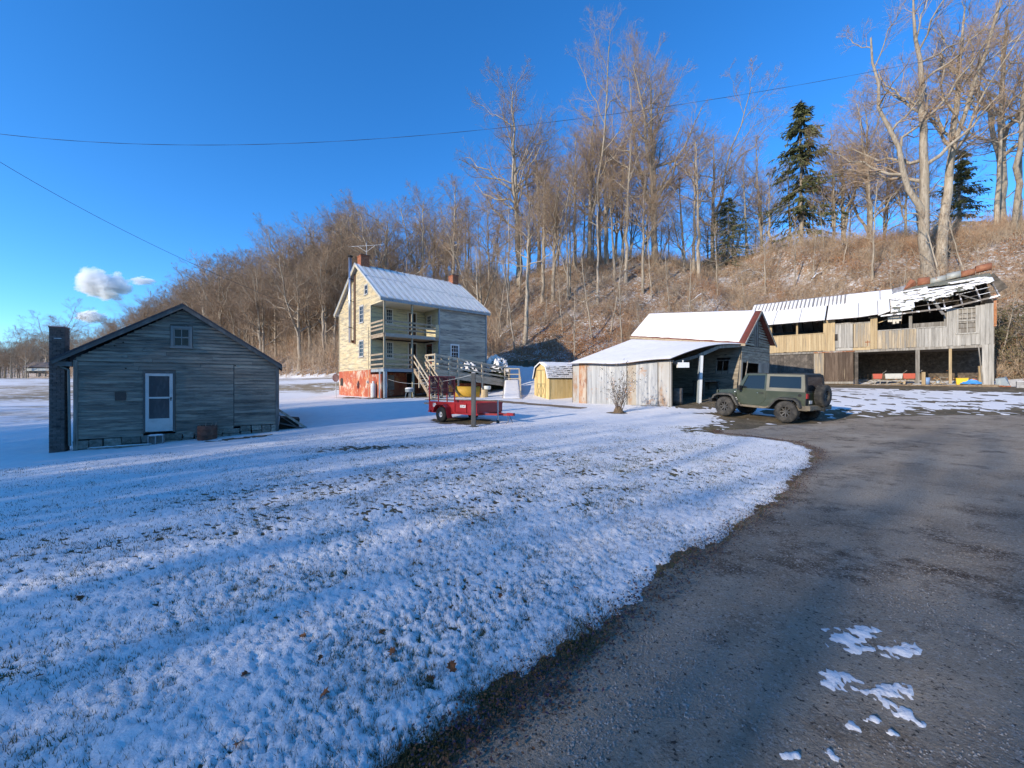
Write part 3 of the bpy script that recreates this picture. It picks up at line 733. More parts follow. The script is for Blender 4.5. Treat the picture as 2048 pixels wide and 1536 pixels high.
def build_house():
    rng = random.Random(11)
    Lx, W, PD, PX = 9.3, 9.2, 2.25, 4.6
    RYy, RZz = 4.7, 11.30
    EV = 7.80; GZ0, SB = .3, 2.72
    sl = (RZz-EV)/(RYy+.25)
    def roof_z(y): return RZz-.12-abs(y-RYy)*sl
    # ---- core (dark inside), gable and front faces
    def gtop(y): return roof_z(y)
    # gable wall, split: behind the porch (y PD..W) and above the porch ceiling (y 0..PD)
    wins = [(4.47-.81, 4.47, 6.45, 7.84), (3.62, 4.58, 3.72, 5.08), (2.78, 3.46, 8.55, 9.38)]
    siding(house, (0, PD), (0, W), SB, 11.2, (-1, 0), CREAM, [(a-PD, b-PD, c, d) for a, b, c, d in wins], top=lambda t: gtop(PD+t))
    siding(house, (0, 0), (0, PD), 7.60, 11.2, (-1, 0), CREAM, [], top=lambda t: gtop(t))
    siding(house, (Lx, 0), (Lx, W), SB, 11.2, (1, 0), FADED, [], top=lambda t: gtop(t))
    siding(house, (0, W), (Lx, W), SB, 7.9, (0, 1), CREAM)
    siding(house, (PX, 0), (Lx, 0), SB, 7.75, (0, -1), FADED, [(5.67-PX, 6.48-PX, 3.55, 4.84)])
    siding(house, (0.0, PD), (PX, PD), 2.8, 5.02, (0, -1), PORCH_CREAM, [(1.18, 1.78, 3.62, 4.93), (3.09, 3.80, 2.8, 4.93)])
    siding(house, (0.0, PD), (PX, PD), 5.3, 7.62, (0, -1), PORCH_CREAM, [(1.14, 1.76, 6.3, 7.52), (3.07, 3.77, 5.3, 7.42)])
    siding(house, (PX, 0), (PX, PD), 2.8, 5.02, (-1, 0), PORCH_CREAM, [(.93, 2.0, 2.8, 4.93)])
    siding(house, (PX, 0), (PX, PD), 5.3, 7.62, (-1, 0), PORCH_CREAM, [(1.15, 1.88, 6.1, 7.27)])
    c = MB()
    c.box(.03, Lx-.03, PD+.02, W-.03, GZ0, 7.7); c.box(PX+.03, Lx-.03, .03, PD+.02, GZ0, 7.7)
    c.prism([(.03, 7.62), (W-.03, 7.62), (RYy, roof_z(RYy)-.05)], .03, Lx-.03, 'x')
    c.build('inner_frame', mat('dark_sheathing', (.05, .045, .04), rough=.95), house)
    # corner boards
    for (x, y, z0, z1, w) in ((-.015, W+.0, SB, roof_z(W)+.05, .12), (PX-.01, -.01, 2.8, 7.7, .12), (Lx+.01, -.01, SB, 7.75, .12), (-.02, PD, SB, 7.6, .12)):
        MB().box(x-w/2+.02, x+w/2-.0, y-w/2, y+w/2, z0, z1).build('corner_board', BLUEGREY if (x > 1 and y < 1) else BEIGE, house)
    # ---- red stuccoed basement
    MB().box(-.05, .2, PD, W+.03, GZ0-.3, SB).box(-.05, .45, .30, PD, GZ0-.3, SB-.4).box(.2, Lx, PD-.02, PD+.25, GZ0-.3, 2.5).box(PX, Lx+.03, -.04, .2, GZ0-.3, SB).build('basement_wall', RED_STUCCO, house)
    MB().box(-.075, -.045, PD+.02, W+.05, SB-.02, SB+.05).build('water_table', BEIGE, house)
    MB().box(1.0, 1.85, PD-.06, PD-.02, 1.15, 2.3).build('boarded_opening', mat('grey_board', (.34, .31, .27), [((.24, .2, .17), 4, .45, .65)], rough=.9), house)
    MB().box(2.95, 3.68, PD-.05, PD-.02, .4, 2.45).build('cellar_door', DARK_VOID, house)
    MB().prism([(8.2, 1.45), (8.85, 1.45), (8.85, 2.0), (8.7, 2.12), (8.35, 2.12), (8.2, 2.0)], -.075, -.05, 'x').build('cellar_vent', DARK_VOID, house)
    # ---- roof: two tin slopes with standing ribs, snow between
    TINROOF = mat('painted_tin_roof', (.36, .36, .35), [((.5, .5, .5), (.6, 4, .6), .45, .65)], rough=.6, metal=.2)
    xa, xb = -.36, Lx+.36
    for s in (0, 1):
        ye = -.27 if s == 0 else W+.55
        ze = RZz-abs(ye-RYy)*sl
        a, b, c_, d = (xa, ye, ze), (xb, ye, ze), (xb, RYy, RZz), (xa, RYy, RZz)
        up = Vector((0, -sl if s == 0 else sl, 1)).normalized()
        def off(p, k): return tuple(Vector(p)+up*k)
        rf = MB().hexa([off(a, -.06), off(b, -.06), off(c_, -.06), off(d, -.06), a, b, c_, d]).build('roof', TINROOF, house)
        ys = np.linspace(0, 1, 20)
        n = 17
        for i in range(n+1):
            x = xa + (xb-xa)*i/n; x = min(max(x, xa+.02), xb-.02)
            MB().bar(off((x, ye, ze), .03), off((x, RYy, RZz), .03), .035, .055, tuple(up)).build('rib', TINROOF, rf)
            if i < n and s == 0:
                x2 = xa+(xb-xa)*(i+1)/n
                k = .62 if i < 6 else (.5 if i < 12 else .45)
                def pt(x, t): return (x, ye+(RYy-ye)*t, ze+(RZz-ze)*t)
                snow_slab('roof_snow', rf, [pt(x+.05, .015), pt(x2-.045, .015), pt(x2-.045, k-.008), pt(x+.05, k-.008)], 4, 16, .03, i, .06)
                snow_slab('roof_snow', rf, [pt(x+.05, k+.008), pt(x2-.045, k+.008), pt(x2-.045, .995), pt(x+.05, .995)], 4, 14, .03, i+40, .06)
    # eave trim, soffit, rakes
    MB().box(xa+.04, xb-.04, -.24, -.18, EV-.22, EV-.07).build('fascia', BLUEGREY, house)
    MB().box(0, PX, -.18, PD, 7.6, 7.66).build('porch_ceiling', mat('cream_ceiling', (.62, .57, .42), rough=.8), house)
    for x0, x1, m in ((xa+.02, xa+.07, BEIGE), (xb-.07, xb-.02, BEIGE)):
        for ye in (-.25, W+.53):
            ze = RZz-abs(ye-RYy)*sl-.07
            MB().add([(x0, ye, ze-.16), (x1, ye, ze-.16), (x1, RYy, RZz-.25), (x0, RYy, RZz-.25), (x0, ye, ze), (x1, ye, ze), (x1, RYy, RZz-.075), (x0, RYy, RZz-.075)],
                     [(0, 3, 2, 1), (4, 5, 6, 7), (0, 1, 5, 4), (1, 2, 6, 5), (2, 3, 7, 6), (3, 0, 4, 7)]).build('rake_board', m, house)
    # ---- windows
    sash(house, 3.70, 4.43, 6.5, 7.78, -.01, 2, 4, mat('grey_sash', (.42, .41, .38), rough=.8), axis='y', trim=.08)
    sash(house, 3.70, 4.50, 3.80, 5.02, -.01, 2, 4, MATS['grey_sash'], axis='y', trim=.08)
    sash(house, 2.85, 3.38, 8.6, 9.30, -.01, 1, 2, MATS['grey_sash'], axis='y', trim=.07)
    CS = mat('cream_sash', (.62, .58, .47), rough=.8)
    sash(house, 5.73, 6.42, 3.62, 4.78, -.01, 3, 4, WHITE_PAINT, trim=.08)
    sash(house, 1.20, 1.70, 6.36, 7.46, PD-.01, 3, 4, CS, trim=.07)
    sash(house, 1.24, 1.72, 3.68, 4.87, PD-.01, 3, 4, CS, trim=.07)
    sash(house, 1.21, 1.82, 6.16, 7.21, PX-.01, 3, 4, CS, trim=.07, axis='y')
    # ---- doors
    for (x0, x1, z0, z1) in ((3.10, 3.74, 5.32, 7.38), (3.12, 3.77, 2.84, 4.9)):
        dd = MB().box(x0, x1, PD-.03, PD+.01, z0, z1).build('door', mat('brown_door', (.10, .055, .03), [((.05, .035, .03), (2, 2, 2), .45, .6)], rough=.7), house)
        MB().box(x0+.1, x1-.1, PD-.036, PD-.031, z0+1.0, z1-.12).build('pane', GLASS, dd)
        MB().box(x0-.09, x0, PD-.06, PD, z0, z1+.1).box(x1, x1+.09, PD-.06, PD, z0, z1+.1).box(x0, x1, PD-.06, PD, z1, z1+.1).build('casing', CS, dd)
        MB().lathe([(.0, -.05), (.03, -.04), (.03, -.02), (.01, 0)], 8, 'y', (x0+.07, PD-.03, z0+.95)).build('handle', DARK_VOID, dd)
    dd = MB().box(PX-.03, PX+.01, .98, 1.95, 2.84, 4.88).build('door', mat('maroon_door', (.11, .03, .02), [((.2, .06, .04), (3, 3, 3), .5, .7)], rough=.6), house)
    MB().box(PX-.06, PX, .9, .98, 2.84, 4.97).box(PX-.06, PX, 1.95, 2.03, 2.84, 4.97).box(PX-.06, PX, .98, 1.95, 4.88, 4.97).build('casing', CS, dd)
    MB().box(PX-.04, PX-.031, 1.1, 1.83, 3.9, 4.7).build('pane', GLASS, dd)
    # ---- porch decks, posts, railings
    for z0, z1, z2, m in ((2.50, 2.72, 2.80, BLUEGREY), (5.02, 5.22, 5.30, RAIL_WOOD)):
        xr = PX-.03 if z0 > 4 else 3.2
        MB().box(.02, PX-.03, .1, PD-.02, z0+.1, z1).build('joists', RAIL_WOOD, house)
        MB().box(.0, xr, -.06, .0, z0, z1).box(-.02, .04, 0, PD, z0, z1).build('rim_board', m, house)
        k = -.08
        while k < PD-.1:
            MB().box(-.05, PX-.04, k, k+.135, z1+.002, z2).build('deck_board', RAIL_WOOD, house); k += .142
    POST = mat('porch_post', (.36, .30, .20), [((.22, .18, .12), (7, 7, 1), .5, .65)], rough=.85)
    for x in (.06, 2.25):
        MB().box(x-.055, x+.055, -.05, .06, 5.3, 7.6).build('post', POST, house); MB().box(x-.055, x+.055, -.05, .06, 2.8, 5.02).build('post', POST, house)
    MB().tube([(-.02, .55, .2), (-.02, .5, 2.5)], .10, 10).build('post', BLUEGREY, house); MB().tube([(.10, .0, .2), (.08, .0, 2.5)], .105, 10).build('post', BLUEGREY, house)
    MB().tube([(.22, -.02, .2), (.22, -.02, 2.5)], .03, 8).build('post', WHITE_PAINT, house)
    MB().box(2.28, 2.42, -.05, .09, .2, 2.5).build('post', mat('two_tone_post', (.42, .40, .28), rough=.85), house)
    # railings: upper (front x0..PX, side y0..PD) and lower (front to the stairs, side)
    def rail(p0, p1, zs, h, m, th=.04):
        for z in zs:
            MB().bar((p0[0], p0[1], z), (p1[0], p1[1], z), th, h).build('rail', m, house)
    rail((.1, -.03), (PX-.02, -.03), (5.62, 5.90, 6.20), .13, RAIL_WOOD); rail((-.02, .06), (-.02, PD-.05), (5.62, 5.90, 6.20), .13, RAIL_WOOD)
    MB().box(PX-.35, PX-.03, -.08, -.055, 5.3, 6.3).build('rail_panel', CREAM, house)
    MB().box(.1, PX-.4, -.10, -.062, 5.05, 5.3).build('skirt_board', mat('peeling_grey_board', (.33, .29, .24), [((.45, .41, .33), (3, 3, 5), .5, .66)], rough=.9), house)
    rail((.12, -.03), (2.2, -.03), (3.05, 3.42, 3.78), .12, RAIL_WOOD); rail((-.02, .06), (-.02, PD-.05), (3.05, 3.42, 3.78), .12, RAIL_WOOD)
    MB().box(2.18, 2.27, -.08, .02, 2.8, 3.9).build('post', RAIL_WOOD, house)
    # ---- outside stairs going down to the front
    n = 11; y0, y1, z0, z1 = -.12, -2.75, 2.78, .62
    for i in range(n):
        t = (i+.5)/n; y = y0+(y1-y0)*t; z = z0+(z1-z0)*t
        MB().box(2.36, 3.2, y-.16, y+.12, z-.02, z+.025).build('tread', RAMP_WOOD, house)
        snow_slab('tread_snow', house, [(2.38, y-.155, z+.026), (3.18, y-.155, z+.026), (3.18, y+.11, z+.026), (2.38, y+.11, z+.026)], 6, 4, .02, i, .05)
    for x in (2.33, 3.23):
        MB().bar((x, y0, z0-.1), (x, y1, z1-.1), .05, .26).build('stringer', RAIL_WOOD, house)
        MB().bar((x, y0, z0+1.0), (x, y1-.1, z1+.95), .06, .1).build('rail', RAMP_WOOD, house); MB().bar((x, y0, z0+.55), (x, y1-.1, z1+.5), .04, .1).build('rail', RAMP_WOOD, house)
        for t in (.33, .97):
            y = y0+(y1-y0)*t; z = z0+(z1-z0)*t
            MB().box(x-.05, x+.05, y-.05, y+.05, z-.75 if t < .9 else .35, z+1.0).build('newel_post', RAMP_WOOD, house)
    # ---- chimneys and stove pipe
    for (xa_, xb_, yc, zt, seed) in ((.02, .72, RYy, 12.02, 0), (8.72, 9.36, RYy, 11.95, 1)):
        ch = MB().box(xa_+.012, xb_-.012, yc-.36, yc+.36, 10.6, zt-.03).build('chimney', MORTAR, house)
        z = 10.75; r = 0
        while z < zt-.02:
            ex = .03 if z > zt-.2 else 0
            # four faces of bricks with staggered joints
            for face in range(4):
                L = (xb_-xa_) if face in (0, 2) else .72
                nb = 3
                s0 = 0 if r % 2 else -L/6
                e = s0
                while e < L-.02:
                    p, q = max(e, 0), min(e+L/nb, L)
                    if q-p > .04:
                        if face == 0: bb = (xa_+p+.006, xa_+q-.006, yc-.372-ex, yc-.33)
                        elif face == 2: bb = (xa_+p+.006, xa_+q-.006, yc+.33, yc+.372+ex)
                        elif face == 1: bb = (xb_-.03, xb_+ex, yc-.36+p+.006, yc-.36+q-.006)
                        else: bb = (xa_-ex, xa_+.03, yc-.36+p+.006, yc-.36+q-.006)
                        MB().box(*bb, z+.006, z+.07).build('brick', BRICK_RED, ch)
                    e += L/nb
            z += .076; r += 1
        MB().box(xa_-.05, xb_+.05, yc-.42, yc+.42, zt-.03, zt+.02).build('cap', mat('dark_cap', (.09, .06, .05), rough=.9), ch)
        snow_slab('cap_snow', ch, [(xa_-.04, yc-.41, zt+.02), (xb_+.04, yc-.41, zt+.02), (xb_+.04, yc+.41, zt+.02), (xa_-.04, yc+.41, zt+.02)], 6, 6, .03, seed, .05)
    STEEL = mat('stainless_flue', (.62, .61, .60), rough=.28, metal=.9)
    fl = MB().tube([(-.32, 5.75, 5.0), (-.32, 5.75, 12.05)], .12, 16).build('stove_pipe', STEEL, house, smooth=True)
    MB().lathe([(.0, 12.22), (.2, 12.14), (.2, 12.05), (.12, 12.02)], 16, 'z', (-.32, 5.75, 0)).build('rain_cap', DARK_VOID, fl)
    MB().tube([(-.32, 5.75, 5.1), (.05, 5.75, 5.1)], .12, 12).build('elbow', RUST, fl)
    MB().box(-.1, -.04, 5.32, 5.5, 4.9, 10.6).build('flue_shadow', mat('flue_shadow_tone', (.13, .07, .045), rough=.9), fl)  # dark strip stands in for the pipe's cast shadow on the gable
    for z in (6.2, 8.4, 10.2):
        MB().lathe([(.135, z), (.135, z+.05)], 14, 'z', (-.32, 5.75, 0)).box(-.30, 0, 5.73, 5.77, z, z+.04).build('bracket', DARK_VOID, fl)
    # service conduit and meter on the gable
    MB().tube([(-.05, 2.62, .5), (-.05, 2.62, 6.0)], .025, 6).build('conduit', BEIGE, house)
    MB().lathe([(.0, -.14), (.09, -.13), (.1, -.05), (.12, -.04), (.12, 0)], 12, 'x', (-.05, 2.62, 1.75)).build('meter', mat('meter_grey', (.4, .4, .38), rough=.4), house)
build_house()

# television aerial behind the chimney
ax, ay = house_pt(.9, 5.4)
a = thing('television_aerial', 'thin television aerial with a snowy V boom above the farmhouse chimney', 'antenna', (ax, ay, 10.8), HRZ)
MB().tube([(0, 0, 0), (0, 0, 2.6)], .02, 6).build('mast', mat('aerial_metal', (.5, .5, .5), rough=.5, metal=.5), a)
def aw(dx, dz):                               # boom lies across the view, roughly along world x
    c, s = math.cos(-HRZ), math.sin(-HRZ); return (dx*c, dx*s, dz)
MB().tube([aw(-1.25, 2.28), aw(1.35, 2.45)], .011, 6).build('boom', SNOW, a)
for e, z in ((-.75, 2.31), (.75, 2.41)): MB().tube([aw(0, 1.85), aw(e, z)], .010, 6).build('strut', SNOW, a)
for k in range(7):
    x = -1.1+.37*k; z = 2.29+.065*(x+1.25)
    p = aw(x, z); MB().tube([(p[0]-.3, p[1]+.3, z), (p[0]+.3, p[1]-.3, z)], .006, 4).build('element', MATS['aerial_metal'], a)

# ------------------------------------------------------------------ access ramp beside the stairs (two flights)
ramp = thing('access_ramp', 'long timber access ramp with post and rail sides in front of the farmhouse', 'ramp', (-9.25, 28.8, 0), HRZ)
def build_ramp():
    x0, x1, ya, yb = 3.3, 10.7, -1.55, -.55
    def dz(x): return 2.80-(x-x0)*(2.80-1.95)/(x1-x0)
    k = x0
    while k < x1-.05:
        z = dz(k); MB().hexa([(k, ya, z-.035), (k+.137, ya, z-.05), (k+.137, yb, z-.05), (k, yb, z-.035), (k, ya, z), (k+.137, ya, z-.015), (k+.137, yb, z-.015), (k, yb, z)]).build('deck_board', RAMP_WOOD, ramp); k += .145
    snow_slab('deck_snow', ramp, [(x0+.1, ya+.03, dz(x0)+.003), (x1, ya+.03, dz(x1)+.003), (x1, yb-.03, dz(x1)+.003), (x0+.1, yb-.03, dz(x0)+.003)], 60, 8, .025, 3, .06)
    for y in (ya-.03, yb+.03):
        MB().bar((x0, y, dz(x0)-.20), (x1, y, dz(x1)-.20), .045, .28).build('side_beam', RAMP_WOOD, ramp)
        MB().bar((x0, y, dz(x0)-.50), (x1, y, dz(x1)-.48), .045, .26).build('side_beam', RAMP_WOOD, ramp) if y < -1 else None
        for h, w in ((1.0, .13), (.60, .13), (.22, .12)):
            MB().bar((x0, y-.02, dz(x0)+h), (x1, y-.02, dz(x1)+h), .04, w).build('rail', RAMP_WOOD, ramp)
        for x in (x0+.02, 4.55, 5.35, 7.7, x1-.05):
            wx, wy = house_pt(x, y); g = gz(wx, wy)-.1
            MB().box(x-.06, x+.06, y-.07 if y < -1 else y-.04, y+.04 if y < -1 else y+.07, g, dz(x)+1.08).build('post', RAMP_WOOD, ramp)
    # short rail from the porch corner
    for h in (1.0, .6, .22): MB().bar((x0-.05, -.05, 2.8+h), (x0-.05, ya, 2.8+h), .04, .12).build('rail', RAMP_WOOD, ramp)
build_ramp()
lower = thing('lower_ramp_flight', 'pale snow-covered lower flight of the timber ramp running towards the lawn', 'ramp', (0, 0, 0))
def build_lower():
    xl, xr, yf, yn, zf, zn = -.62, .62, 34.2, 27.0, 1.93, gz(0, 27.0)+.03
    k = yn; 
    def dz(y): return zn+(zf-zn)*(y-yn)/(yf-yn)
    while k < yf-.05:
        z = dz(k); MB().hexa([(xl, k, z-.04), (xr, k, z-.04), (xr, k+.17, z-.015), (xl, k+.17, z-.015), (xl, k, z), (xr, k, z), (xr, k+.17, z+.025), (xl, k+.17, z+.025)]).build('deck_board', RAMP_WOOD, lower); k += .18
    snow_slab('deck_snow', lower, [(xl+.03, yn, zn+.006), (xr-.03, yn, zn+.006), (xr-.03, yf, zf+.006), (xl+.03, yf, zf+.006)], 10, 50, .025, 4, .06)
    for x in (xl, xr):
        MB().bar((x, yn, zn-.1), (x, yf, zf-.1), .05, .22).build('side_beam', RAMP_WOOD, lower)
        y0 = 29.6 if x > 0 else 33.9
        ys = (29.6, 31.8, 34.1) if x > 0 else (34.1,)
        for y in ys: MB().box(x-.05, x+.05, y-.05, y+.05, gz(x, y)-.1, dz(y)+1.02).build('post', RAMP_WOOD, lower)
        if x > 0:
            for h in (.97, .55): MB().bar((x, 29.5, dz(29.5)+h), (x, 34.2, dz(34.2)+h), .05, .1).build('rail', RAMP_WOOD, lower)
    for h in (.97, .50, .12): MB().bar((xl, 34.2, zf+h), (xr, 34.2, zf+h), .05, .09).build('rail', RAMP_WOOD, lower)
build_lower()

# ------------------------------------------------------------------ the tin-clad tractor shed: gabled main part and a wide lean-to
TA, TB = np.array([3.84, 25.2]), np.array([7.93, 20.0])
TW = (TB-TA)/np.linalg.norm(TB-TA); TK = np.array([.786, .618])
TC, TD = np.array([13.49, 23.5]), np.array([9.1, 29.2])
TE, TF = TC+TK*4.2, TD+TK*4.2
TO = (8.0, 24.0, .5)
tshed = thing('tractor_shed', 'leaning tractor shed with rusty tin-clad lean-to and snow-covered roofs', 'shed', TO)
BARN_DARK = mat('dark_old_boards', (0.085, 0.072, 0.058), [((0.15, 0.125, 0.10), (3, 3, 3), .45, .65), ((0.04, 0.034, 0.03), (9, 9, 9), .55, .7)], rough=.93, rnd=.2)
LOGS = mat('weathered_brown_boards', (0.20, 0.165, 0.12), [((0.32, 0.275, 0.205), (1.5, 1.5, 9), .42, .62), ((0.085, 0.068, 0.05), (3, 3, 16), .54, .68, 7, .7)], rough=.93, rnd=.2)
RED_TIN = mat('red_painted_tin', (0.17, 0.045, 0.03), [((0.11, 0.045, 0.032), 5, .45, .65)], rough=.75)
TIN_PANELS = [mat('tin_panel_pale', (0.37, 0.35, 0.315), [((0.30, 0.18, 0.10), (1.5, 1.5, .8), .51, .65, 8, .7), ((0.44, 0.43, 0.40), (6, 6, .5), .5, .7)], rough=.6, metal=.15),
              mat('tin_panel_rust', (0.40, 0.20, 0.10), [((0.48, 0.41, 0.32), (2, 2, .8), .46, .60, 8, .7), ((0.24, 0.08, 0.035), (2.4, 2.4, 1.6), .54, .68, 8, .7)], rough=.75, metal=.1),
              mat('tin_panel_zinc', (0.34, 0.345, 0.345), [((0.25, 0.255, 0.26), (4, 4, .4), .45, .62), ((0.43, 0.425, 0.41), (7, 7, .5), .52, .66), ((0.34, 0.19, 0.10), (1.3, 1.3, 1.6), .57, .68, 8, .7)], rough=.5, metal=.3),
              mat('tin_panel_tan', (0.35, 0.31, 0.25), [((0.30, 0.19, 0.11), (1.6, 1.6, .7), .54, .68, 8, .7), ((0.46, 0.44, 0.4), (6, 6, .5), .5, .7)], rough=.6, metal=.15)]
def trel(mb): return mb.warp(lambda x, y, z: (x-TO[0], y-TO[1], z-TO[2]))
def pl(p, d=(0, 0), s=0): return (p[0]+d[0]*s, p[1]+d[1]*s)
def build_tshed():
    rng = random.Random(5)
    Ln = np.linalg.norm(TB-TA)
    def at(l, off=0.0): q = TA+TW*l-TK*off; return q
    # corrugated wall panels, each its own sheet
    panels = [(0, .58, 0), (.52, 1.16, 1), (1.1, 1.9, 2), (1.84, 2.64, 2), (2.58, 3.3, 2), (3.24, 4.08, 2), (4.02, 4.70, 3), (4.63, 5.32, 2), (5.26, 5.95, 2), (5.9, 6.63, 0)]
    for i, (a, b, mi) in enumerate(panels):
        n = int((b-a)/.0175); ls = np.linspace(a, b, n+1)
        vs = []; fs = []
        lz = rng.uniform(-.03, .03); tilt = rng.uniform(-.02, .02)
        for j, l in enumerate(ls):
            w = .011*math.sin(2*math.pi*l/.07)+.012*(i % 2)
            q = at(l, w); g = gz(*q)
            top = 2.80+.05*math.sin(l*.9)+lz*.4 - .06*math.exp(-((l-3.4)/1.2)**2)
            vs += [(q[0], q[1], g-.05+max(0, lz)), (q[0]+tilt*TW[0], q[1]+tilt*TW[1], top)]
        for j in range(n): fs.append((2*j, 2*j+2, 2*j+3, 2*j+1))
        mb = MB().add(vs, fs); trel(mb); o = mb.build('tin_panel', TIN_PANELS[mi], tshed, smooth=True)
    # batten seams, plate and posts
    for l in (1.13, 4.04, 5.93):
        q = at(l, .03); trel(MB().bar((q[0], q[1], gz(*q)), (q[0], q[1], 2.75), .04, .02, (TW[0], TW[1], 0))).build('batten', OLD_WOOD, tshed)
    def bx(p0, p1, w, h, nm, m, up=(0, 0, 1)): return trel(MB().bar(p0, p1, w, h, up)).build(nm, m, tshed)
    bx((*at(-.1, -.08), 2.76), (*at(Ln+.1, -.08), 2.72), .12, .16, 'plate', BARN_DARK)
    q = at(Ln-.05, -.06); bx((*q, gz(*q)-.1), (*q, 2.75), .14, .12, 'post', OLD_WOOD)
    p = (9.87, 21.2); bx((*p, gz(*p)-.1), (9.98, 21.2, 3.1), .15, .13, 'post', BLUEGREY)
    p = (9.93, 21.13); bx((*p, gz(*p)-.1), (10.04, 21.13, 3.1), .025, .13, 'post_edge', WHITE_PAINT)
    bx((*at(Ln, -.3), 2.66), (9.9, 21.25, 3.10), .1, .16, 'tie_beam', BARN_DARK); bx((9.9, 21.25, 3.10), (11.47, 22.22, 3.66), .1, .18, 'tie_beam', OLD_WOOD); bx((11.47, 22.22, 3.66), (13.5, 23.5, 3.86), .1, .16, 'tie_beam', OLD_WOOD)
    # back of the lean-to: the boarded front wall of the main part, with a window
    fw = TD-TC; FL = np.linalg.norm(fw); fd = fw/FL
    def fp(s, o=0.0): q = TC+fd*s-TK*o; return q
    lean = np.array([-.45, -.25])
    def wall_board(s0, s1, z0, z1, nm, m, th=.03):
        def P(s, z, o):
            q = fp(s, o); k = (3.9-z)/2.9
            return (q[0]+lean[0]*k, q[1]+lean[1]*k, z)
        trel(MB().hexa([P(s0, z0, th), P(s1, z0, th), P(s1, z0, 0), P(s0, z0, 0), P(s0, z1, th*.4), P(s1, z1, th*.4), P(s1, z1, 0), P(s0, z1, 0)])).build(nm, m, tshed)
    z = 1.0
    while z < 3.9:
        for a, b in ((.0, .55), (1.35, 3.2), (3.2, 5.2), (5.2, FL)) if 2.2 < z < 3.05 else ((0, 2.2), (2.2, 4.6), (4.6, FL)):
            wall_board(a+.01, b-.01, z+rng.uniform(-.01, .01), z+.21, 'board', LOGS)
        z += .2
    for a, b, c, d in ((.55, 1.35, 2.2, 2.26), (.55, 1.35, 3.0, 3.06), (.55, .62, 2.2, 3.05), (1.28, 1.35, 2.2, 3.05), (.92, .96, 2.2, 3.05)): wall_board(a, b, c, d, 'window_bar', OLD_WOOD, .05)
    # dark interior: inner box of main part, left end wall of lean-to
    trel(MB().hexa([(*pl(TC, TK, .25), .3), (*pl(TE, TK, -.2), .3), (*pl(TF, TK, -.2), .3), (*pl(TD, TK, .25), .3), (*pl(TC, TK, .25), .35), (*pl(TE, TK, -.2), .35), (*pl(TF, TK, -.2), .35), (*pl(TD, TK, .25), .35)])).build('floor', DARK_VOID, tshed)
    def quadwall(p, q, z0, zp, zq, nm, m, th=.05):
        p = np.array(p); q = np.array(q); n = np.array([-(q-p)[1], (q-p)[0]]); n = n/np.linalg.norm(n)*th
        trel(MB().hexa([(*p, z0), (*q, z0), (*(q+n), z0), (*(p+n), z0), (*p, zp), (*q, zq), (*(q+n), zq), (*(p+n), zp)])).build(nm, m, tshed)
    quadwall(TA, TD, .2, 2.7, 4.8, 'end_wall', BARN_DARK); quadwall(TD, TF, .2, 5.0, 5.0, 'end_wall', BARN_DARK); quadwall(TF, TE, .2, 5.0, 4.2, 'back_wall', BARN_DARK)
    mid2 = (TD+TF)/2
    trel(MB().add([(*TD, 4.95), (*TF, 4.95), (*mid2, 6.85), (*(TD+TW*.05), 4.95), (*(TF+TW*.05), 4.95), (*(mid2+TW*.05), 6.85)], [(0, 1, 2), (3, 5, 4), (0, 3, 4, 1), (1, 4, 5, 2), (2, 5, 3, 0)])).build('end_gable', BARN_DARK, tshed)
    # gable end facing the drive: horizontal boards above, an open bay and upright planks below
    ge = TE-TC; GL = np.linalg.norm(ge); gd = ge/GL; gn = TW
    def gp(s, z, o=0.0):
        k = max(0, (3.9-z)/2.9)
        q = TC+gd*s+gn*o; return (q[0]+lean[0]*k*.6, q[1]+lean[1]*k*.6, z)
    def gtop(s): return 3.85+(6.05-3.85)*(s/(GL/2)) if s < GL/2 else 4.2+(6.05-4.2)*((GL-s)/(GL/2))
    z = 2.95
    while z < 6.0:
        st = .165
        ss = np.linspace(0, GL, 120); ok = np.array([gtop(s) for s in ss]) > z+st*.4
        if not ok.any(): break
        a, b = ss[ok][0], ss[ok][-1]
        spans = [(a, b)] if z < 3.9 or z > 5.35 else [(a, 1.75), (2.35, b)]
        for a, b in spans:
            if b-a < .08: continue
            j0, j1 = rng.uniform(-.015, .015), rng.uniform(-.015, .015)
            za0, za1 = z+j0, z+j1; zb0, zb1 = min(z+st-.01+j0, gtop(a)), min(z+st-.01+j1, gtop(b))
            if z < 3.1: za0 -= rng.uniform(0, .1); za1 -= rng.uniform(0, .1)
            trel(MB().hexa([gp(a, za0, .04), gp(b, za1, .04), gp(b, za1, 0), gp(a, za0, 0), gp(a, zb0, .02), gp(b, zb1, .02), gp(b, zb1, 0), gp(a, zb0, 0)])).build('board', LOGS, tshed)
        z += st
    for i in range(4):
        s0 = 1.76+.15*i; trel(MB().hexa([gp(s0, 3.9, .05), gp(s0+.13, 3.9, .05), gp(s0+.13, 3.9, 0), gp(s0, 3.9, 0), gp(s0, 5.5, .05), gp(s0+.13, 5.5, .05), gp(s0+.13, 5.5, 0), gp(s0, 5.5, 0)])).build('loft_door_board', BARN_DARK if i % 2 else OLD_WOOD, tshed)
    for i in range(7):
        s0 = 2.55+.24*i; g0 = .9
        trel(MB().hexa([gp(s0, g0, .04), gp(s0+.22, g0, .04), gp(s0+.22, g0, 0), gp(s0, g0, 0), gp(s0, 2.95-rng.uniform(0, .1), .04), gp(s0+.22, 2.95, .04), gp(s0+.22, 2.95, 0), gp(s0, 2.95, 0)])).build('plank', OLD_WOOD, tshed)
    trel(MB().bar(gp(.05, .8, .02), gp(.02, 3.0, .02), .14, .14)).build('post', OLD_WOOD, tshed)
    trel(MB().bar(gp(.25, 1.2, .15), gp(.75, 2.95, .1), .05, .05)).build('leaning_pole', OLD_WOOD, tshed)
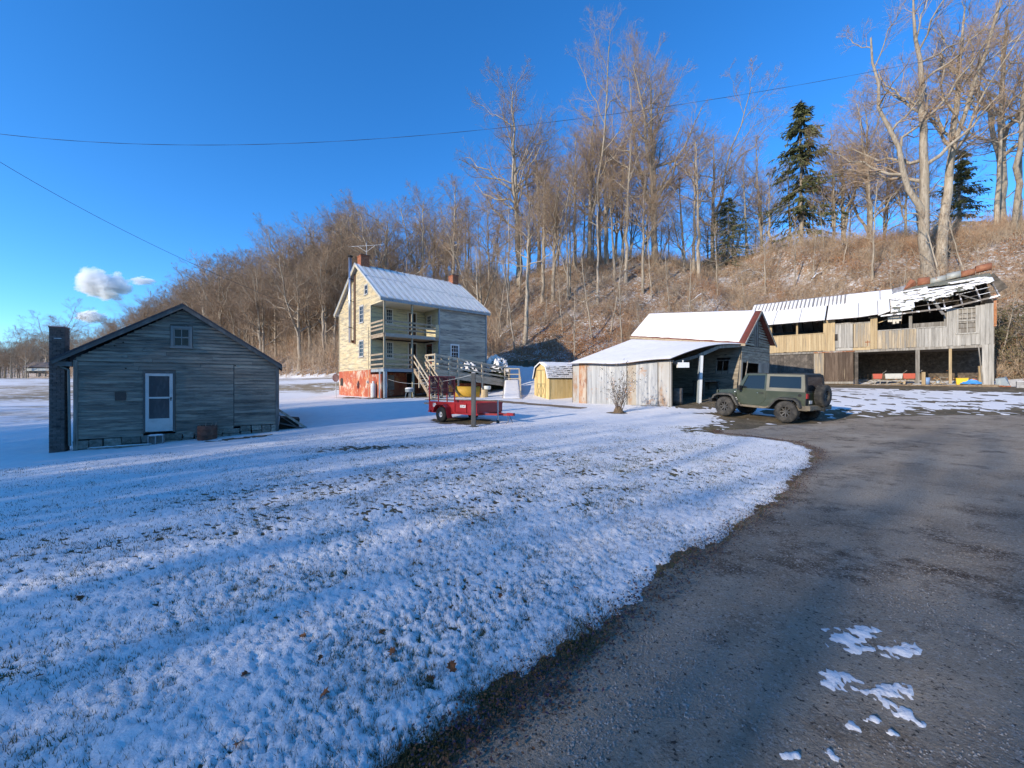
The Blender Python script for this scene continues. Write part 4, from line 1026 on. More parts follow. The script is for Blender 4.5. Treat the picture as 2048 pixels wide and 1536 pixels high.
    trel(MB().hexa([gp(.15, .9, .25), gp(.75, .9, .3), gp(.75, .9, .27), gp(.15, .9, .22), gp(.2, 1.85, .12), gp(.8, 1.75, .15), gp(.8, 1.75, .12), gp(.2, 1.85, .09)])).build('leaning_panel', OLD_WOOD, tshed)
    # ---- roofs
    def bil(c, u, v): a, b, cc, d = [np.array(k, float) for k in c]; return a*(1-u)*(1-v)+b*u*(1-v)+cc*u*v+d*(1-u)*v
    # lean-to roof: a twisted, sagging skin
    NU, NV = 40, 24
    a = (*(TA-TK*.35-TW*.15), 2.86); b = (*(TB-TK*.35+TW*.18), 2.84); c = (*(TC+TW*.12-TK*.1), 3.93); d = (*(TD-TW*.3-TK*.1), 4.90)
    def lz(u, v): return -.10*math.sin(math.pi*u)*(1-v)*math.exp(-((u-.55)/.3)**2) + .27*u*u*math.sin(math.pi*v)*(v > 0) + .05*math.sin(u*9)*(1-v)*.4
    pts = np.array([[bil((a, b, c, d), i/NU, j/NV)+np.array([0, 0, lz(i/NU, j/NV)]) for j in range(NV+1)] for i in range(NU+1)])
    pts -= np.array(TO)
    idx = np.arange((NU+1)*(NV+1)).reshape(NU+1, NV+1)
    q = np.stack([idx[:-1, :-1], idx[1:, :-1], idx[1:, 1:], idx[:-1, 1:]], -1).reshape(-1, 4); n_ = (NU+1)*(NV+1)
    def skin(nm, P0, P1, m):
        vs = np.concatenate([P0.reshape(-1, 3), P1.reshape(-1, 3)])
        rim = []
        for s in (idx[0, :], idx[-1, ::-1], idx[::-1, 0], idx[:, -1]):
            for e, f in zip(s[:-1], s[1:]): rim.append((e, f, f+n_, e+n_))
        o = np_mesh(nm, vs, np.concatenate([q, q[:, ::-1]+n_, np.array(rim)]), m, tshed); bm_fix(o.data); return o
    skin('lean_to_roof', pts, pts-np.array([0, 0, .035]), mat('dark_tin_roof', (.14, .12, .105), [((.25, .12, .06), 2, .5, .7)], rough=.7))
    U = np.linspace(0, 1, NU+1)[:, None]; V = np.linspace(0, 1, NV+1)[None]
    tk = .05+.03*fbm(U*7+V*0, V*6+U*0, 77, 3); edge = np.clip(np.minimum(np.minimum(U, 1-U)*6, np.minimum(V, 1-V)*6)/.15, 0.1, 1)
    sp = pts.copy(); sp[..., 2] += .004; st = sp.copy(); st[..., 2] += tk*edge
    o = skin('lean_to_snow', st, sp, SNOW); smooth_by_angle(o, 50)
    # main roof
    ov = .32
    for s in (0, 1):
        if s == 0: e0, e1 = (*(TD-TK*.3-TW*.35), 5.12), (*(TC-TK*.3+TW*ov), 3.98)
        else: e0, e1 = (*(TF+TK*.3-TW*.35), 5.0), (*(TE+TK*.3+TW*ov), 4.12)
        r0, r1 = (*((TD+TF)/2-TW*.35), 7.02), (*((TC+TE)/2+TW*ov), 6.14)
        rel = lambda p: tuple(np.array(p)-np.array(TO))
        dn = lambda p, k=.05: (p[0], p[1], p[2]-k)
        _cn = [rel(dn(p_, .045)) for p_ in ((e0, e1, r1, r0) if s == 0 else (e1, e0, r0, r1))]
        o = snow_slab('roof', tshed, _cn, 24, 12, .035, 3, .001); o.data.materials.clear(); o.data.materials.append(RED_TIN)
        mixp = lambda p, q, t: tuple(np.array(p)*(1-t)+np.array(q)*t)
        if s == 0:
            k = .045
            snow_slab('roof_snow', o, [rel(mixp(e0, e1, .004)), rel(mixp(e0, e1, 1-k)), rel(mixp(r0, r1, 1-k)), rel(mixp(r0, r1, .004))], 60, 30, .055, 8, .07, jag=.02)
            trel(MB().bar(dn(e0, .12), dn(e1, .12), .05, .14)).build('fascia', RAIL_WOOD, tshed)
        else:
            snow_slab('roof_snow', o, [rel(e1), rel(e0), rel(r0), rel(r1)], 40, 20, .05, 9, .06)
        trel(MB().bar(dn(e1, .11), dn(r1, .11), .04, .12)).build('rake_board', OLD_WOOD, tshed)
    # lamp box hanging under the lean-to eave
    q = at(Ln+.25, -.35)
    trel(MB().box(q[0]-.05, q[0]+.5, q[1]-.03, q[1]+.18, 2.42, 2.68).box(q[0]+.2, q[0]+.24, q[1]+.04, q[1]+.08, 2.68, 2.8)).build('lamp_box', WHITE_PAINT, tshed)
build_tshed()
# odds and ends in the lean-to's mouth
for nm, lb, ct, (x, y), fn in (
    ('fuel_barrel', 'dark barrel standing just inside the lean-to corner post', 'barrel', (8.55, 20.75), lambda t: MB().lathe([(0, 0), (.28, 0), (.29, .3), (.28, .31), (.29, .6), (.28, .85), (0, .85)], 20).build('body', BARN_DARK, t, smooth=True)),
    ('work_bench', 'dim work bench under the lean-to window', 'bench', (11.6, 23.9), lambda t: (MB().box(-.9, .9, -.35, .35, .8, .88).build('top', BARN_DARK, t), [MB().box(a-.05, a+.05, b-.05, b+.05, 0, .8).build('leg', BARN_DARK, t) for a in (-.8, .8) for b in (-.28, .28)]))):
    t = thing(nm, lb, ct, (x, y, gz(x, y)), .6); fn(t)

# ------------------------------------------------------------------ the small yellow garden shed with gambrel roof
GB = R(20)
gshed = thing('garden_shed', 'small yellow garden shed with snow-dusted gambrel roof and cross-braced double doors', 'shed', (2.5, 27.0, .48), GB)
YELLOW = mat('yellow_panel_siding', (0.58, 0.40, 0.16), [((0.66, 0.48, 0.22), (2, 2, .6), .42, .62), ((0.40, 0.29, 0.12), (5, 5, 1.2), .55, .72)], rough=.8, rnd=.06)
def build_gshed():
    W, L = 2.4, 3.9                                  # door face along local y at x=0, side along local x at y=0
    wall, k1, rz = 1.55, 2.32, 2.66
    prof = [(0, 0), (W, 0), (W, wall), (W-.32, k1-.06), (W/2, rz-.06), (.32, k1-.06), (0, wall)]
    MB().prism(prof, .0, L, 'x').build('walls', YELLOW, gshed)
    # vertical panel boards on the visible side
    k = .02
    while k < L-.1:
        MB().box(k, k+.19, -.022, -.002, .08, wall-.02).build('side_board', YELLOW, gshed); k += .203
    MB().box(-.01, L, -.04, -.0, -.1, .08).build('sill', OLD_WOOD, gshed)
    k = .04
    for i in range(11):
        y0 = .06+i*.21
        if i in (2, 3, 4, 5, 6, 7, 8): continue
        MB().box(-.022, -.002, y0, y0+.195, .08, 1.6).build('front_board', YELLOW, gshed)
    GT = mat('olive_trim', (.24, .21, .10), rough=.8)
    for s, (y0, y1) in enumerate(((.47, 1.18), (1.22, 1.93))):
        d = MB().box(-.045, -.005, y0, y1, .12, 2.12).build('door', YELLOW, gshed)
        MB().box(-.062, -.046, y0, y0+.05, .12, 2.12).box(-.062, -.046, y1-.05, y1, .12, 2.12).box(-.062, -.046, y0+.05, y1-.05, .12, .17).box(-.062, -.046, y0+.05, y1-.05, 1.1, 1.15).box(-.062, -.046, y0+.05, y1-.05, 2.07, 2.12).build('door_trim', GT, d)
        MB().bar((-.055, y0+.05, .17), (-.055, y1-.05, 1.1), .014, .04).build('brace', GT, d); MB().bar((-.056, y0+.05, 1.1), (-.056, y1-.05, .17), .014, .04).build('brace', GT, d)
    for y in (.0, W): MB().box(-.03, .05, y-.04, y+.04, 0, wall).build('corner_board', YELLOW, gshed)
    SH = mat('charcoal_shingles', (.06, .06, .062), [((.1, .1, .1), 7, .5, .7)], rough=.92)
    ov = .14
    # lower steep slopes in courses with snow lying on each lap
    for side in (0, 1):
        ye = -.09 if side == 0 else W+.09; yk = .32-.03 if side == 0 else W-.32+.03
        rf = MB().add([(-ov, ye, wall-.06), (L+ov, ye, wall-.06), (L+ov, yk, k1), (-ov, yk, k1), (-ov, ye, wall-.02), (L+ov, ye, wall-.02), (L+ov, yk, k1+.04), (-ov, yk, k1+.04)],
                      [(0, 3, 2, 1), (4, 5, 6, 7), (0, 1, 5, 4), (1, 2, 6, 5), (2, 3, 7, 6), (3, 0, 4, 7)]).build('roof', SH, gshed)
        n = 6
        for i in range(n):
            t0, t1 = i/n, (i+1)/n; o = -.035 if side == 0 else .035
            p = lambda t, e: (ye+(yk-ye)*t+o*e, wall-.02+(k1+.04-wall+.02)*t)
            (a0, z0), (a1, z1) = p(t0, 1), p(t1, .3)
            MB().add([(-ov, a0, z0), (L+ov, a0, z0), (L+ov, a1, z1), (-ov, a1, z1), (-ov, a0-o*.8, z0), (L+ov, a0-o*.8, z0)], [(0, 1, 2, 3), (0, 4, 5, 1)]).build('shingle_course', SH, rf)
            if side == 0:
                rng = random.Random(i)
                x = -ov
                while x < L+ov-.05:
                    w = rng.uniform(.1, .35); hh = rng.uniform(.4, .72)
                    p0, p1 = p(t0+.04/n, 1.25), p(t0+hh/n, .95)
                    MB().hexa([(x, p0[0]-.012, p0[1]+.004), (min(x+w, L+ov), p0[0]-.012, p0[1]+.004), (min(x+w, L+ov), p1[0]-.002, p1[1]), (x, p1[0]-.002, p1[1]), (x+.01, p0[0]-.02, p0[1]+.03), (min(x+w, L+ov)-.01, p0[0]-.02, p0[1]+.03), (min(x+w, L+ov)-.01, p1[0]-.018, p1[1]+.02), (x+.01, p1[0]-.018, p1[1]+.02)]).build('shingle_snow', SNOW, rf)
                    x += w+rng.uniform(0, .03)
        # upper slope
        yk2 = .29-.06 if side == 0 else W-.29+.06
        MB().add([(-ov, yk2, k1-.03), (L+ov, yk2, k1-.03), (L+ov, W/2, rz-.05), (-ov, W/2, rz-.05), (-ov, yk2, k1+.03), (L+ov, yk2, k1+.03), (L+ov, W/2, rz+.01), (-ov, W/2, rz+.01)],
                 [(0, 3, 2, 1), (4, 5, 6, 7), (0, 1, 5, 4), (1, 2, 6, 5), (2, 3, 7, 6), (3, 0, 4, 7)]).build('roof', SH, gshed)
        snow_slab('roof_snow', gshed, [(-ov, yk2, k1+.032), (L+ov, yk2, k1+.032), (L+ov, W/2, rz+.012), (-ov, W/2, rz+.012)], 26, 10, .05, 3+side, .06)
    for side in (0, 1):
        ye = -.09 if side == 0 else W+.09; yk = .30 if side == 0 else W-.30
        MB().bar((-ov-.015, ye, wall-.05), (-ov-.015, yk, k1), .03, .09).build('rake_board', WHITE_PAINT, gshed); MB().bar((-ov-.016, yk, k1), (-ov-.016, W/2, rz-.03), .03, .09).build('rake_board', WHITE_PAINT, gshed)
build_gshed()

# ------------------------------------------------------------------ the long half-collapsed barn
BRZ = math.atan2(-.669, .743)
BO = (30.1, 25.0, 1.42)
barn = thing('old_barn', 'long dilapidated two-storey barn with torn tin roof and open lower bays', 'barn', BO, BRZ)
def barn_pt(l, y):
    return (30.1-.743*l+.669*y, 25.0+.669*l+.743*y)
TAN_BOARD = mat('bare_tan_boards', (0.40, 0.285, 0.15), [((0.47, 0.355, 0.20), (6, 6, .5), .42, .62), ((0.24, 0.19, 0.125), (11, 11, .8), .55, .70, 6, .65)], rough=.9, rnd=.16)
GREYTAN_BOARD = mat('streaked_barn_boards', (0.36, 0.275, 0.17), [((0.24, 0.215, 0.175), (7, 7, .6), .42, .60), ((0.50, 0.40, 0.26), (9, 9, .5), .55, .70), ((0.14, 0.125, 0.11), (12, 12, .9), .58, .72, 6, .65)], rough=.9, rnd=.2)
SILVER_BOARD = mat('silvered_barn_boards', (0.36, 0.33, 0.28), [((0.25, 0.23, 0.195), (8, 8, .6), .45, .62), ((0.44, 0.41, 0.355), (12, 12, .5), .54, .70), ((0.15, 0.14, 0.13), (14, 14, 1.1), .60, .74, 6, .65)], rough=.9, rnd=.14)
UMBER_BOARD = mat('dark_door_boards', (0.085, 0.058, 0.04), [((0.14, 0.10, 0.07), (8, 8, .8), .45, .65), ((0.30, 0.235, 0.15), (10, 10, .45), .64, .72)], rough=.9, rnd=.2)
def build_barn():
    rng = random.Random(21)
    Z0 = BO[2]
    def Bz(z): return z-Z0
    def upright(l0, l1, z0, z1, m, y=0.0, th=.028, w=(.13, .21), ragged=0.0, nm='board', zt=None, zb=None):
        """vertical boards from l0 to l1 (measured leftwards from the right corner)"""
        l = l0
        while l < l1-.02:
            ww = rng.uniform(*w); e = min(l+ww, l1)
            if l1-e < .06: e = l1
            a, b = -e+.004, -l-.004
            top = (zt((l+e)/2) if zt else z1)+rng.uniform(-ragged, ragged); bot = (zb((l+e)/2) if zb else z0)+rng.uniform(-.02, .02)
            yo = y-rng.uniform(0, .014)
            MB().box(a, b, yo-th, yo, Bz(bot), Bz(top)).build(nm, m, barn)
            l = e
    # upper storey front
    upright(0, 2.0, 4.1, 6.55, SILVER_BOARD, ragged=.03, zt=lambda l: 6.66-.07*l if not (.72 < l < 1.53) else 4.90, w=(.16, .24))
    upright(2.0, 3.4, 4.1, 5.35, SILVER_BOARD, ragged=.012, zb=lambda l: 4.10-.04*math.sin(l)); upright(3.4, 5.36, 4.1, 5.36, GREYTAN_BOARD, ragged=.012)
    upright(5.36, 5.74, 4.1, 6.40, TAN_BOARD); upright(5.74, 6.66, 4.28, 6.10, GREYTAN_BOARD, y=-.03); upright(5.74, 6.7, 4.08, 4.26, TAN_BOARD, w=(.9, 1.0))
    upright(6.70, 7.70, 4.3, 6.14, SILVER_BOARD, y=-.03, ragged=.02); upright(6.7, 7.7, 4.1, 4.28, SILVER_BOARD, w=(.9, 1.1))
    upright(7.72, 8.36, 4.1, 6.44, TAN_BOARD); upright(8.36, 13.45, 4.15, 5.46, TAN_BOARD, ragged=.008); upright(11.82, 12.1, 5.46, 6.5, TAN_BOARD, w=(.3, .31)); upright(12.1, 13.45, 5.46, 6.5, TAN_BOARD)
    # door ironwork, battens
    MB().box(-7.74, -7.56, -.075, -.06, Bz(4.85), Bz(5.35)).build('strap_hinge', DARK_VOID, barn)
    MB().box(-6.72, -5.74, -.075, -.061, Bz(6.02), Bz(6.1)).box(-7.7, -6.72, -.075, -.061, Bz(6.05), Bz(6.13)).build('top_batten', OLD_WOOD, barn)
    MB().box(-6.02, -5.74, -.08, -.062, Bz(4.6), Bz(4.66)).box(-5.9, -5.87, -.08, -.062, Bz(4.35), Bz(4.75)).build('latch', RUST, barn)
    # sills and beams
    for l0, l1, z, h in ((-.03, 6.7, 4.06, .14), (6.7, 13.5, 4.08, .12)):
        MB().box(-l1, -l0, -.02, .16, Bz(z-h), Bz(z+.03)).build('girt', OLD_WOOD, barn)
    MB().box(-8.36, -13.45, -.05, .02, Bz(5.47), Bz(5.53)).build('opening_sill', TAN_BOARD, barn); MB().box(-5.36, -2.0, -.05, .02, Bz(5.37), Bz(5.43)).build('opening_sill', SILVER_BOARD, barn)
    for l in (8.36, 10.07, 11.82): MB().box(-l-.06, -l+.06, .0, .12, Bz(4.1), Bz(6.5)).build('stud', TAN_BOARD, barn)
    for l in (3.68, 2.03): MB().box(-l-.08, -l+.08, .0, .14, Bz(4.1), Bz(6.3)).build('stud', OLD_WOOD, barn)
    # window in the right bay: boarded behind, one frame with mullions
    wf = MB().box(-1.56, -1.48, -.06, .0, Bz(4.88), Bz(6.52)).box(-.74, -.66, -.06, 0, Bz(4.88), Bz(6.52)).box(-1.48, -.74, -.06, 0, Bz(6.45), Bz(6.52)).box(-1.6, -.62, -.09, 0, Bz(4.82), Bz(4.9)).build('window', SILVER_BOARD, barn)
    MB().box(-1.12, -1.08, -.045, -.01, Bz(4.9), Bz(6.45)).box(-1.48, -.74, -.045, -.01, Bz(5.66), Bz(5.72)).box(-1.31, -1.29, -.03, -.01, Bz(5.72), Bz(6.45)).box(-.92, -.90, -.03, -.01, Bz(5.72), Bz(6.45)).box(-1.48, -.74, -.03, -.01, Bz(6.07), Bz(6.09)).build('sash', SILVER_BOARD, wf)
    for k in range(5):
        MB().box(-1.48, -.74, .02, .05, Bz(4.92+.31*k), Bz(4.92+.31*k+.27)).build('boarding', OLD_WOOD, wf)
    # lower storey: boarded left part, big sliding door, open bays
    upright(9.0, 13.45, 1.5, 4.0, BARN_DARK, y=.10, w=(.16, .26))  # shade over this left part is put into the dark board colour
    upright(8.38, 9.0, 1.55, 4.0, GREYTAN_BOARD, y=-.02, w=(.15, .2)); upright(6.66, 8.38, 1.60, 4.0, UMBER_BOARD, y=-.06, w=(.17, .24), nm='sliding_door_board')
    MB().box(-9.0, -6.6, -.12, -.09, Bz(3.98), Bz(4.05)).build('door_track', RUST, barn)
    MB().box(-8.38, -6.66, -.11, -.092, Bz(1.62), Bz(1.78)).build('door_ledge', OLD_WOOD, barn)
    for l, w, m, zb in ((3.34, .2, OLD_WOOD, 1.5), (1.83, .13, TAN_BOARD, 1.6), (6.5, .2, BARN_DARK, 1.4)):
        MB().box(-l-w/2, -l+w/2, .0, w, Bz(zb), Bz(3.95)).build('post', m, barn)
    upright(-.02, .48, 1.48, 4.1, SILVER_BOARD, w=(.22, .28)); MB().bar((-.44, .0, Bz(1.6)), (-.62, .02, Bz(4.0)), .05, .12, (0, 1, 0)).build('brace', OLD_WOOD, barn)
    for l in (3.34, 1.83): MB().box(-l-.18, -l+.18, -.1, .25, Bz(1.3), Bz(1.62)).build('post_stone', CONCRETE, barn, bevel=.03)
    # side/back walls, floors: dark inside
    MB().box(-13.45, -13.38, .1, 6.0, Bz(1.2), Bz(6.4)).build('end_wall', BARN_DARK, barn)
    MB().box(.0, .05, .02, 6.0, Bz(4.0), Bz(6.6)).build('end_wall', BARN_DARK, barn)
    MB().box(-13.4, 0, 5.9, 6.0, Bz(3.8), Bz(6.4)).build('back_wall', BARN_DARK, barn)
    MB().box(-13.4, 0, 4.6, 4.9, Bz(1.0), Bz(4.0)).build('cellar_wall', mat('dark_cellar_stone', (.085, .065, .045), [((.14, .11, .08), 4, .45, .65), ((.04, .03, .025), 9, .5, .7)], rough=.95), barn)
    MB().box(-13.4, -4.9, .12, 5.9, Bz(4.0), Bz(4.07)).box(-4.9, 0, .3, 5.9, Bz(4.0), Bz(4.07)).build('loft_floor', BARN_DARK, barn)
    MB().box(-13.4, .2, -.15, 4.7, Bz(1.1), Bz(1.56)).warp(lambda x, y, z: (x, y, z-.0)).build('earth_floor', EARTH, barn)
    for k in range(12):
        l = rng.uniform(.6, 6.4); MB().bar((-l, rng.uniform(.1, 1.2), Bz(1.6)), (-l-rng.uniform(-.8, .8), rng.uniform(.1, 1.6), Bz(1.62+rng.uniform(0, .2))), .1, .025).build('floor_scrap', TAN_BOARD if k % 3 else OLD_WOOD, barn)
    # torn lining hanging in the opening
    for k in range(6):
        l = 4.75-.11*k-rng.uniform(0, .05); MB().box(-l-.07, -l+.06, .2+.02*k, .215+.02*k, Bz(6.35-rng.uniform(.25, .6)), Bz(6.4)).build('torn_lining', mat('pale_torn_paper', (.55, .50, .42), rough=.9), barn)
    MB().bar((-5.3, .3, Bz(6.0)), (-4.6, .35, Bz(6.3)), .03, .05).build('loose_lath', TAN_BOARD, barn)
    MB().box(-3.6, -2.1, .2, .23, Bz(5.45), Bz(5.75)).build('inner_rail', OLD_WOOD, barn)
    # ---- roof frame
    ye, ze, yr = -.42, 6.46, 3.0
    def rz(l): return 8.72 + (.42*max(0, (2.5-l)/2.5) if l < 2.5 else 0)
    def ez(l): return ze + (.06 if l < 4.7 else 0) + (.55*max(0, (2.2-l)/2.4) if l < 2.2 else 0)
    def rp(l, t, k=0.0):
        z = ez(l)+(rz(l)-ez(l))*t; n = Vector((0, -(rz(l)-ez(l)), yr-ye)).normalized()
        return (-l+0*k, ye+(yr-ye)*t+n.y*k, Bz(z)+n.z*k)
    SNOWY = mat('snowy_rafter', (.20, .17, .14), [((.8, .79, .77), (2.5, 2.5, 2.5), .50, .56)], rough=.9)
    for i in range(19):
        l = 13.3-.75*i
        m = BARN_DARK if l > 4.7 else SNOWY
        MB().bar(rp(l+(rng.uniform(-.08, .08) if l < 4.7 else 0), 0.0, -.14), rp(l, 1.0, -.14), .055, .10).build('rafter', m, barn)
        MB().bar((-l, 2*yr-ye, Bz(6.3)), (-l, yr, Bz(rz(l)-.14)), .07, .12).build('rafter', BARN_DARK, barn)
    for t in (.22, .40, .55, .68, .80):
        l = 4.7
        while l > -.1:
            e = max(l-rng.uniform(.8, 2.2), -.25)
            if rng.random() < .8: MB().bar(rp(l, t+rng.uniform(-.015, .015), -.06), rp(e, t+rng.uniform(-.03, .03), -.06-rng.uniform(0, .05)), .07, .025).build('lath', SNOWY, barn)
            l = e-rng.uniform(0, .15)
    MB().bar(rp(5.2, .0, -.08), rp(2.0, .0, -.03), .12, .1).build('eave_plate', SNOWY, barn); MB().bar(rp(2.0, .0, -.03), rp(-.2, .0, -.03), .1, .1).build('eave_plate', SNOWY, barn)
    MB().bar(rp(2.55, .42, -.05), rp(2.2, -.1, -.2), .16, .03).build('hanging_board', OLD_WOOD, barn); MB().bar(rp(1.5, .5, -.05), rp(.7, .05, -.05), .08, .05).build('loose_brace', OLD_WOOD, barn)
    # ---- tin on the left two thirds: lower and upper courses of sheets
    TR = mat('barn_roof_tin', (.30, .29, .28), [((.22, .13, .085), 2, .5, .68), ((.42, .41, .40), (6, .5, .5), .5, .65)], rough=.6, metal=.2)
    lo = [(13.6, 11.6), (11.58, 9.9), (9.88, 8.3), (8.2, 6.4), (6.38, 5.35), (5.33, 4.72)]
    for i, (a, b) in enumerate(lo):
        cl = .0 if i < 4 else (.05 if i == 4 else .12)
        P = [rp(a, -.03, .0), rp(b, -.03, .0), rp(b, .60, .0), rp(a, .60, .0)]
        Q = [rp(a, -.03, .025), rp(b, -.03, .025+cl*2.2), rp(b, .60, .025+cl), rp(a, .60, .025)]
        P[1] = rp(b, -.03, cl*2.2); P[2] = rp(b, .6, cl)
        rs = MB().hexa(P+Q).build('roof_sheet', TR, barn)
        snow_slab('sheet_snow', rs, [tuple(Vector(Q[0])), tuple(Vector(Q[1])), tuple(Vector(Q[2])), tuple(Vector(Q[3]))], 26, 22, .045, 30+i, .06, jag=.02)
    up = [(13.6, 11.4), (11.38, 9.2), (9.18, 7.2), (7.18, 5.2), (5.18, 3.9)]
    for i, (a, b) in enumerate(up):
        P = [rp(a, .57, .03), rp(b, .57, .03), rp(b, 1.01, .03), rp(a, 1.01, .03)]; Q = [rp(a, .57, .05), rp(b, .57, .05), rp(b, 1.01, .05), rp(a, 1.01, .05)]
        rs = MB().hexa(P+Q).build('roof_sheet', TR, barn)
        if i < 3:
            n = 8 if i < 2 else 8
            for k in range(n):
                la = a+(b-a)*(k+.06)/n; lb = a+(b-a)*(k+(.74 if i > 0 else .8))/n
                snow_slab('sheet_snow', rs, [rp(la, .575, .052), rp(lb, .575, .052), rp(lb, 1.0, .052), rp(la, 1.0, .052)], 4, 12, .035, 60+i*9+k, .05)
                MB().bar(rp((lb+a+(b-a)*(k+1.06)/n)/2, .575, .07), rp((lb+a+(b-a)*(k+1.06)/n)/2, 1.0, .07), .05, .05).build('rib', TR, rs)
        else: snow_slab('sheet_snow', rs, [rp(a, .575, .052), rp(b, .575, .052), rp(b, 1.0, .052), rp(a, 1.0, .052)], 16, 14, .045, 70+i, .06)
    MB().add([rp(13.6, 1.0, .05), rp(3.9, 1.0, .05), (-3.9, 2*yr-ye, Bz(6.4)), (-13.6, 2*yr-ye, Bz(6.4)), rp(13.6, 1.0, .02), rp(3.9, 1.0, .02), (-3.9, 2*yr-ye, Bz(6.37)), (-13.6, 2*yr-ye, Bz(6.37))],
             [(0, 1, 2, 3), (4, 7, 6, 5), (0, 4, 5, 1), (1, 5, 6, 2), (2, 6, 7, 3), (3, 7, 4, 0)]).build('rear_roof', TR, barn)
    MB().add([rp(3.88, 1.0, -.2), rp(-.2, 1.0, -.2), (.2, 2*yr-ye, Bz(6.4)), (-3.88, 2*yr-ye, Bz(6.4)), rp(3.88, 1.0, -.24), rp(-.2, 1.0, -.24), (.2, 2*yr-ye, Bz(6.36)), (-3.88, 2*yr-ye, Bz(6.36))],
             [(0, 1, 2, 3), (4, 7, 6, 5), (0, 4, 5, 1), (1, 5, 6, 2), (2, 6, 7, 3), (3, 7, 4, 0)]).build('rear_roof', BARN_DARK, barn)
    MB().prism([(.05, Bz(6.6)), (5.95, Bz(6.4)), (3.0, Bz(8.7))], .0, .05, 'x').build('end_gable', BARN_DARK, barn)
    # ---- right third: ragged shingles over laths, snow in tatters
    L0, L1 = 4.68, -.25
    def ragged(U, V):                                     # U metres from the left edge, V metres up the slope
        f = fbm(U*1.1+3, V*1.3, 101, 4)
        low = .10+.42*U/4.9 + .26*f + .10*fbm(U*4, V*4, 102, 2)
        vn = V/3.9
        top = .93 - .10*sstep(2.2, 4.6, U) + .08*f
        gap = (np.abs(vn-.74+.05*(U-3.2)) < .045+.05*f) & (U > 2.0) & (U < 3.9)
        lowm = np.where(U < 1.2, -.1+.05*f, low)
        return (vn > lowm) & (vn < top) & ~gap
    SHING = mat('mossy_shingles', (.15, .145, .11), [((.10, .12, .09), 3, .45, .65), ((.24, .20, .15), (14, 4, 4), .5, .68)], rough=.93)
    # shingle mat (thin) that carries the snow
    sh = snow_slab('shingles', barn, [rp(L0, 0, .0), rp(L1, 0, .0), rp(L1, 1.0, .0), rp(L0, 1.0, .0)], 90, 60, .02, 90, .02, holes=lambda U, V: ragged(U, V-.18) | ragged(U, V) | ((V/3.9 > .9) & (V/3.9 < 1.0)))
    sh.data.materials.clear(); sh.data.materials.append(SHING)
    snow_slab('roof_snow', barn, [rp(L0, 0, .03), rp(L1, 0, .03), rp(L1, 1.0, .03), rp(L0, 1.0, .03)], 120, 80, .05, 91, .04,
              holes=lambda U, V: ragged(U, V) & (fbm(U*1.9, V*4.2, 103, 4) > -.16) & (V/3.9 < .86))
    # sheets peeled back along the ridge
    def curl(l0, l1, m, r, lift, ang0=-60, ang1=200, seg=10):
        vs = []; fs = []
        for j in range(seg+1):
            a = R(ang0+(ang1-ang0)*j/seg)
            for l in (l0, l1):
                b = rp(l, 1.0, lift); vs.append((b[0], b[1]+.15-r*math.cos(a)*1.0, b[2]+r+r*math.sin(a)))
        for j in range(seg): fs.append((2*j, 2*j+1, 2*j+3, 2*j+2))
        o = MB().add(vs, fs).build('peeled_sheet', m, barn, smooth=True)
        md = o.modifiers.new('thick', 'SOLIDIFY'); md.thickness = .012
        return o
    GREYTIN = mat('dull_zinc_tin', (.36, .36, .32), [((.48, .42, .30), 2.5, .5, .66), ((.25, .14, .08), 3, .58, .7)], rough=.6, metal=.2)
    RUSTY = mat('bright_rust_tin', (.25, .095, .05), [((.33, .15, .08), 3, .45, .65), ((.2, .07, .035), 6, .5, .7)], rough=.85)
    curl(3.15, 2.55, RUSTY, .36, -.05); curl(2.53, 1.75, GREYTIN, .27, .0, -70, 170); curl(1.73, 1.05, GREYTIN, .29, .02, -60, 185); curl(1.03, .38, RUSTY, .25, .02, -65, 160); curl(.36, -.35, RUSTY, .30, .05, -55, 175)
    MB().add([rp(3.95, .86, .12), rp(3.35, .98, .05), rp(3.20, 1.02, .12), rp(3.55, 1.05, .62), rp(3.3, 1.0, .50)], [(0, 1, 4, 3), (1, 2, 4)]).build('peeled_sheet', RUSTY, barn)
    t = MB().add([rp(4.68, .72, .06), rp(4.66, .985, .06), rp(3.6, 1.0, .3), rp(3.9, .86, .14)], [(0, 1, 2, 3)]).build('peeled_sheet', TR, barn)
    if False: snow_slab('ridge_snow', barn, [rp(2.6, 1.0, .55), rp(-.3, 1.0, .62), rp(-.3, 1.03, .64), rp(2.6, 1.03, .57)], 30, 3, .03, 95, .05)
    MB().box(-.02, .5, 2.6, 3.5, Bz(7.0), Bz(9.2)).warp(lambda x, y, z: (x+.0, y, z)).build('gable_remnant', BARN_DARK, barn) if False else None
    MB().bar((.2, 2.8, Bz(8.9)), (.9, 3.2, Bz(7.9)), .5, .04, (0, 1, 0)).build('hanging_sheet', BARN_DARK, barn)
    MB().box(.0, .12, -.03, .09, Bz(5.2), Bz(7.2)).build('rusty_conduit', RUST, barn)
build_barn()

